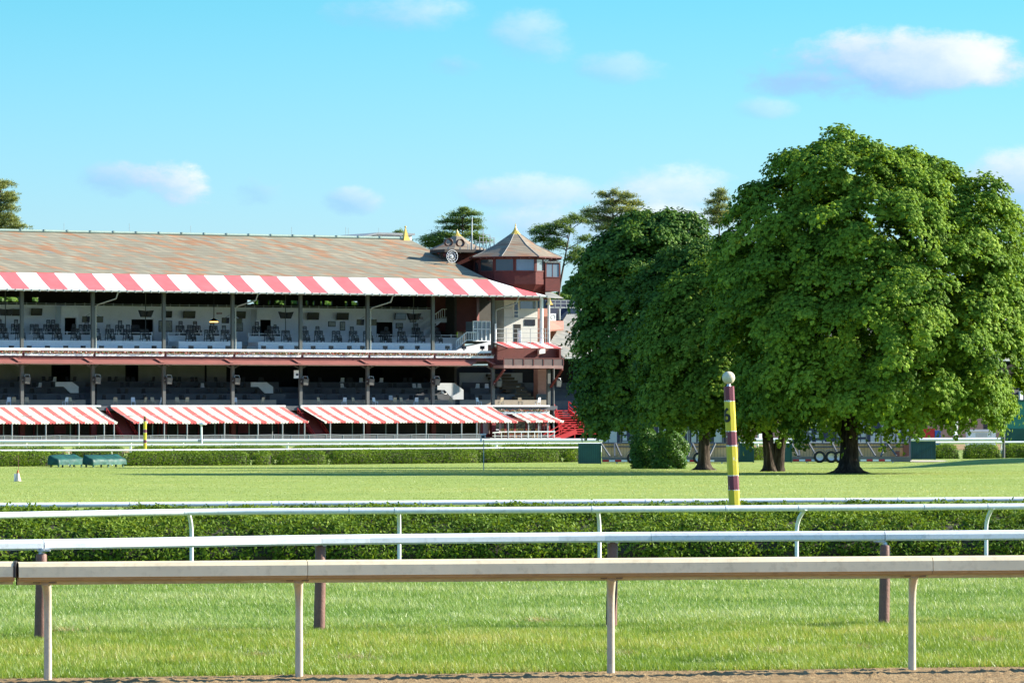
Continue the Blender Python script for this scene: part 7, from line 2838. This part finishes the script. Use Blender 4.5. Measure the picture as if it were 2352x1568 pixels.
def trailer(label, ua, ub, d, wall_v, deck_v, base_v, wheels_u, mat, dim_to=None, struts=()):
    k = F0 / d
    pa, pb_ = base_at(ua, d), base_at(ub, d)
    c = Vector(((pa.x + pb_.x) / 2, d * S, CZ - (base_v - V0) / k))
    w = (pb_.x - pa.x) / 2
    zz = lambda v: (base_v - v) / k
    r_ = thing('flatbed_trailer', label, 'trailer', c)
    mb = MB()
    mb.box(-w, w, 0, 2.3, zz(deck_v) - 0.10, zz(deck_v))
    mb.box(-w, w, 0.25, 0.45, zz(deck_v) - 0.34, zz(deck_v) - 0.1)
    mb.build('deck', M_steelD, r_)
    mb = MB()
    mb.box(-w, w, 1.3, 1.36, zz(deck_v), zz(wall_v))
    mb.build('plank_wall', mat, r_)
    mb = MB()
    mb.box(-w, w, 1.22, 1.29, zz(wall_v) - 0.05, zz(wall_v) + 0.05)
    mb.box(-w, w, 1.24, 1.29, zz(wall_v) - 0.28, zz(wall_v) - 0.2)
    for (x0, x1) in struts:
        xa = (x0 - U0) / k - c.x
        xb = (x1 - U0) / k - c.x
        mb.beam((xa, 1.15, zz(wall_v) - 0.02), (xb, 0.25, zz(deck_v) + 0.05), 0.10)
    mb.build('strut', M_steelD, r_)
    # red and white reflective strip
    mb = MB()
    n = int(w * 2 / 0.42)
    for col_ in (0, 1):
        mb = MB()
        for i in range(n):
            if i % 2 == col_ and (i < 4 or 0.55 < i / n < 0.8):
                x = -w + 0.05 + i * 0.42
                mb.box(x, x + 0.40, -0.012, -0.002, zz(deck_v) - 0.30, zz(deck_v) - 0.18)
        mb.build('reflector_strip', M_bright if col_ else M_red, r_)
    MB().box(-w, w, 0, 0.06, zz(deck_v) - 0.34, zz(deck_v) - 0.101).build('side_rail', M_steelD, r_)
    for u in wheels_u:
        x = (u - U0) / k - c.x
        rr = 0.41
        ty = MB()
        n = 22
        prof = [(rr * 0.62, 0.0), (rr * 0.9, -0.02), (rr, 0.04), (rr, 0.2), (rr * 0.6, 0.24)]
        vs, fs = [], []
        for r2, yy in prof:
            for q in range(n):
                t = 2 * PI * q / n
                vs.append((x + r2 * math.cos(t), -0.1 + yy, rr - 0.03 + r2 * math.sin(t)))
        for i in range(len(prof) - 1):
            for q in range(n):
                fs.append((i * n + q, i * n + (q + 1) % n, (i + 1) * n + (q + 1) % n, (i + 1) * n + q))
        ty.add(vs, fs, True)
        wh = ty.build('wheel', M_tyre, r_)
        mb = MB()
        vs = [(x + rr * 0.6 * math.cos(2 * PI * q / n), -0.085, rr - 0.03 + rr * 0.6 * math.sin(2 * PI * q / n)) for q in range(n)]
        vs += [(x + rr * 0.25 * math.cos(2 * PI * q / n), -0.03, rr - 0.03 + rr * 0.25 * math.sin(2 * PI * q / n)) for q in range(n)]
        fs = [(q, (q + 1) % n, n + (q + 1) % n, n + q) for q in range(n)] + [tuple(range(n, 2 * n))]
        mb.add(vs, fs, False)
        mb.build('rim', M_rim, wh)
        mb = MB()
        pts = [(x + (rr + 0.09) * math.cos(t), -0.02, rr - 0.03 + (rr + 0.09) * math.sin(t)) for t in np.linspace(0.15, PI - 0.15, 12)]
        for a, b in zip(pts[:-1], pts[1:]):
            mb.solid([Vector(a) + Vector((0, -0.12, 0)), Vector(b) + Vector((0, -0.12, 0)), Vector(b) + Vector((0, 0.25, 0)), Vector(a) + Vector((0, 0.25, 0))],
                     [Vector(a) + Vector((0, -0.12, 0.03)), Vector(b) + Vector((0, -0.12, 0.03)), Vector(b) + Vector((0, 0.25, 0.03)), Vector(a) + Vector((0, 0.25, 0.03))])
        mb.build('mudguard', M_steelD, wh)
    for x in (-w + 1.0, w - 1.2):
        MB().box(x - 0.05, x + 0.05, 0.05, 0.15, -0.02, zz(deck_v) - 0.1).build('jack', M_whiteB, r_)
    return r_


S1 = lambda x: (1400 + x / 6.72) * 0.9408
S2 = lambda x: (1900 + x / 6.72) * 0.9408
trailer('flatbed trailer with plank wall, partly hidden behind the arborvitae bushes', 1383, 1699, 165, 1017.5, 1049.5, 1064.5, (S1(975), S1(2060)), M_plank, None,
        ((S1(700), S1(790)), (S1(460), S1(600)), (S1(680), S1(680)), (S1(1960), S1(1880)), (S1(1965), S1(2060)), (S1(2340), S1(2230))))
trailer('flatbed trailer with plank wall and three wheels, behind the biggest trunk', 1820, 2091, 167, 1018, 1048.5, 1061.5, (S2(680), S2(870), S2(1010)), M_plank, None,
        ((S2(240), S2(330)), (S2(350), S2(355)), (S2(525), S2(630)), (S2(910), S2(1000)), (S2(1300), S2(1380)), (S2(1490), S2(1600)), (S2(1810), S2(1690)), (S2(1815), S2(1945))))
# rust-red boxes on the right trailer
k = F0 / 166.5
for (xa, xb, ya_, yb_, lb) in ((2055, 2140, 545, 750, 'rust red board box upright at the right trailer end'), (1930, 1985, 665, 745, 'low rust red box on the right trailer by the plank wall')):
    p = at(S2((xa + xb) / 2), (1000 + yb_ / 6.72) * 0.9408, 167.4)
    w = (S2(xb) - S2(xa)) / k / 2
    h = (yb_ - ya_) / 6.72 * 0.9408 / k
    r_ = thing('crate', lb, 'crate', Vector((p.x, p.y, CZ - (1047.5 - V0) / (F0 / 167))))
    MB().box(-w, w, -0.3, 0.3, 0.0, h).build('box_body', paint('rust_red_board', (0.22, 0.07, 0.05), 0.7, 0.15) if 'rust_red_board' not in bpy.data.materials else bpy.data.materials['rust_red_board'], r_)
    MB().box(-w - 0.02, w + 0.02, -0.32, 0.32, h, h + 0.04).build('lid', M_steelD, r_)

def display_board(label, ua, ub, va, vb, d, shapes, sconv):
    k = F0 / d
    c = at((ua + ub) / 2, vb, d)
    w = (ub - ua) / k / 2
    H = (vb - va) / k
    r_ = thing('display_board', label, 'display board', c)
    MB().box(-w, w, 0.06, 0.5, 0, H).build('back_panel', M_navy, r_)
    for (x0, x1, y0, y1) in shapes:
        mb = MB()
        a, b = (sconv(x0)[0] - (ua + ub) / 2) / k, (sconv(x1)[0] - (ua + ub) / 2) / k
        z0, z1_ = (vb - y1) / k, (vb - y0) / k
        mb.box(a, b, 0.03, 0.058, max(0.0, z0), z1_)
        mb.build('pale_panel', M_boardL, r_)
    mb = MB()
    for i in range(9):
        x = -w + 2 * w * i / 8
        mb.box(x - 0.05, x + 0.05, -0.02, 0.028, -0.02, H)
    mb.box(-w, w, -0.02, 0.028, H, H + 0.12)
    mb.build('frame', M_steelD, r_)
    mb = MB()
    for x in (-w, w):
        mb.box(x - 0.1, x + 0.1, 0.1, 0.4, c.z * 0 - (c.z + 1.4), 0)
    mb.build('leg', M_steelD, r_)


# pale panels leave navy strips: rows measured in picture units (v between 930 and 1017)
def cells(u0_, u1_, rows, seed):
    rd = random.Random(seed)
    out_ = []
    for (va_, vb2) in rows:
        u = u0_ + rd.uniform(0, 6)
        while u < u1_ - 6:
            w = rd.choice((9, 14, 18, 24, 30))
            out_.append((u, min(u + w, u1_), va_, vb2))
            u += w + rd.choice((4, 8, 12, 18))
    return out_


idc = lambda q: (q, 0)
sh1 = [(1388, 1396, 930, 1017), (1398, 1417, 1008 - 18, 1017), (1398, 1412, 965, 985), (1430, 1439, 990, 997), (1430, 1440, 1001, 1012), (1429, 1447, 1013.5, 1017), (1447, 1466, 986, 989), (1449, 1460, 992, 1006), (1446, 1464, 1010, 1017), (1412, 1428, 945, 972), (1440, 1470, 930, 962), (1480, 1500, 940, 1017), (1512, 1530, 940, 1000),
       (1545, 1570, 940, 1017), (1578, 1584, 988, 1017), (1588, 1599, 988, 1017), (1603, 1630, 975, 1017), (1640, 1662, 950, 1017), (1672, 1690, 960, 1017)]
display_board('large pale and navy display board behind the left trailer', 1386, 1699, 925, 1017.3, 171, sh1, idc)
sv_ = lambda y: (1000 + y / 6.72) * 0.9408
raw2 = [(190, 270, 490, 560), (335, 400, 440, 555), (418, 500, 400, 555), (500, 560, 400, 430), (500, 556, 500, 555), (610, 680, 370, 460), (620, 765, 500, 550), (970, 1050, 420, 448), (968, 1050, 490, 545), (1297, 1345, 430, 445), (1360, 1460, 380, 445), (1297, 1345, 488, 545), (1360, 1465, 485, 545), (1515, 1590, 380, 545), (1600, 1735, 380, 545), (1790, 1860, 350, 530), (1870, 2005, 300, 530), (2065, 2140, 240, 525), (490, 545, 340, 378), (1700, 1730, 200, 360), (1300, 1500, 150, 330), (600, 900, 150, 330)]
sh2 = [(S2(a), S2(b), sv_(c_), sv_(d_)) for a, b, c_, d_ in raw2]
display_board('large pale and navy display board behind the right trailer', 1822, 2091, 925, 1015.5, 173, sh2, idc)

# ------------------------------------------------------------------ right edge
k = F0 / 205
bp = spot(2345, 205)
gbx = thing('green_container', 'tall green container standing at the right edge behind the rail', 'container', bp)
zq = lambda v: CZ - (v - V0) / k + 1.4
xa, xb = (2307 - 2345) / k, (2430 - 2345) / k
MB().box(xa, xb, 0, 3, 0.3, zq(922)).build('body', paint('green_steel', (0.03, 0.20, 0.15), 0.5, 0.2, 0.5, (0.02, 0.1, 0.08), 0.4), gbx)
mb = MB()
mb.box(xa - 0.1, xb + 0.1, -0.1, 3.1, zq(922), zq(917.5))
mb.box(xa, xb, -0.04, -0.002, zq(956.5), zq(955))
mb.box(xa, xb, -0.06, -0.002, 0.25, zq(984))
mb.build('trim', M_greenP, gbx)
mb = MB()
for x in (xa + 0.3, xb - 0.3):
    mb.box(x - 0.1, x + 0.1, 0.2, 0.4, -0.02, 0.3)
mb.build('foot', M_greenP, gbx)
d = 160
bp = base_at(2305.5, d)
k = F0 / d
gp = thing('grey_post', 'plain grey post standing on the mound at the right edge', 'post', bp)
bz = bp.z
MB().tube([(0, 0, -0.4), (0, 0, CZ - (920 - V0) / k - bz)], 0.085, 10).build('shaft', paint('weathered_grey', (0.12, 0.12, 0.12), 0.7, 0.15, 2), gp)
MB().lathe((0, 0, CZ - (920 - V0) / k - bz), [(0.1, 0), (0.1, 0.05), (0.0, 0.08)], 10).build('cap', M_grey, gp)
k = F0 / 214
bp = spot(2255, 214)
tt = thing('white_kiosk', 'low white kiosk with grey lid behind the thick rail, near the right edge', 'kiosk', bp)
zq = lambda v: CZ - (v - V0) / k + 1.4
w = 32 / k
MB().box(-w, w, 0, 1.8, 0, zq(991)).build('body', M_bright, tt)
MB().solid([(-w - 0.1, -0.1, zq(991)), (w + 0.1, -0.1, zq(991)), (w + 0.1, 1.9, zq(991)), (-w - 0.1, 1.9, zq(991))], [(-w + 0.2, 0.3, zq(986)), (w - 0.2, 0.3, zq(986)), (w - 0.2, 1.5, zq(986)), (-w + 0.2, 1.5, zq(986))]).build('lid', M_grey, tt)
MB().box(-w * 0.45, w * 0.4, -0.02, -0.003, zq(1003), zq(994)).build('notice', M_cream, tt)
MB().box(w * 0.62, w * 0.68, -0.02, -0.003, zq(1001), zq(993)).build('handle', M_grey, tt)
for (u0_, u1_, va_, vb2, mt, nm, lb) in ((2120, 2146, 985, 996, M_red, 'red_cart', 'bright red cart seen under the right side of the big maple'), (2147, 2160, 990, 997, paint('blue_plastic', (0.03, 0.14, 0.5), 0.45), 'blue_bin', 'small blue bin beside the bright red cart')):
    k = F0 / 222
    bp = spot((u0_ + u1_) / 2, 222)
    r_ = thing(nm, lb, nm.split('_')[1], bp)
    w = (u1_ - u0_) / k / 2
    zq = lambda v: CZ - (v - V0) / k + 1.4
    MB().solid([(-w * 0.9, -0.3, 0.15), (w * 0.9, -0.3, 0.15), (w * 0.9, 0.4, 0.15), (-w * 0.9, 0.4, 0.15)], [(-w, -0.4, zq(va_)), (w, -0.4, zq(va_)), (w, 0.5, zq(va_)), (-w, 0.5, zq(va_))]).build('body', mt, r_)
    mb = MB()
    for x in (-w * 0.7, w * 0.7):
        mb.lathe((x, 0.0, 0.0), [(0.1, 0), (0.1, 0.15)], 8)
    mb.build('wheel', M_tyre, r_)
    MB().box(-w - 0.03, w + 0.03, -0.43, 0.53, zq(va_), zq(va_) + 0.06).build('lid', mt, r_)
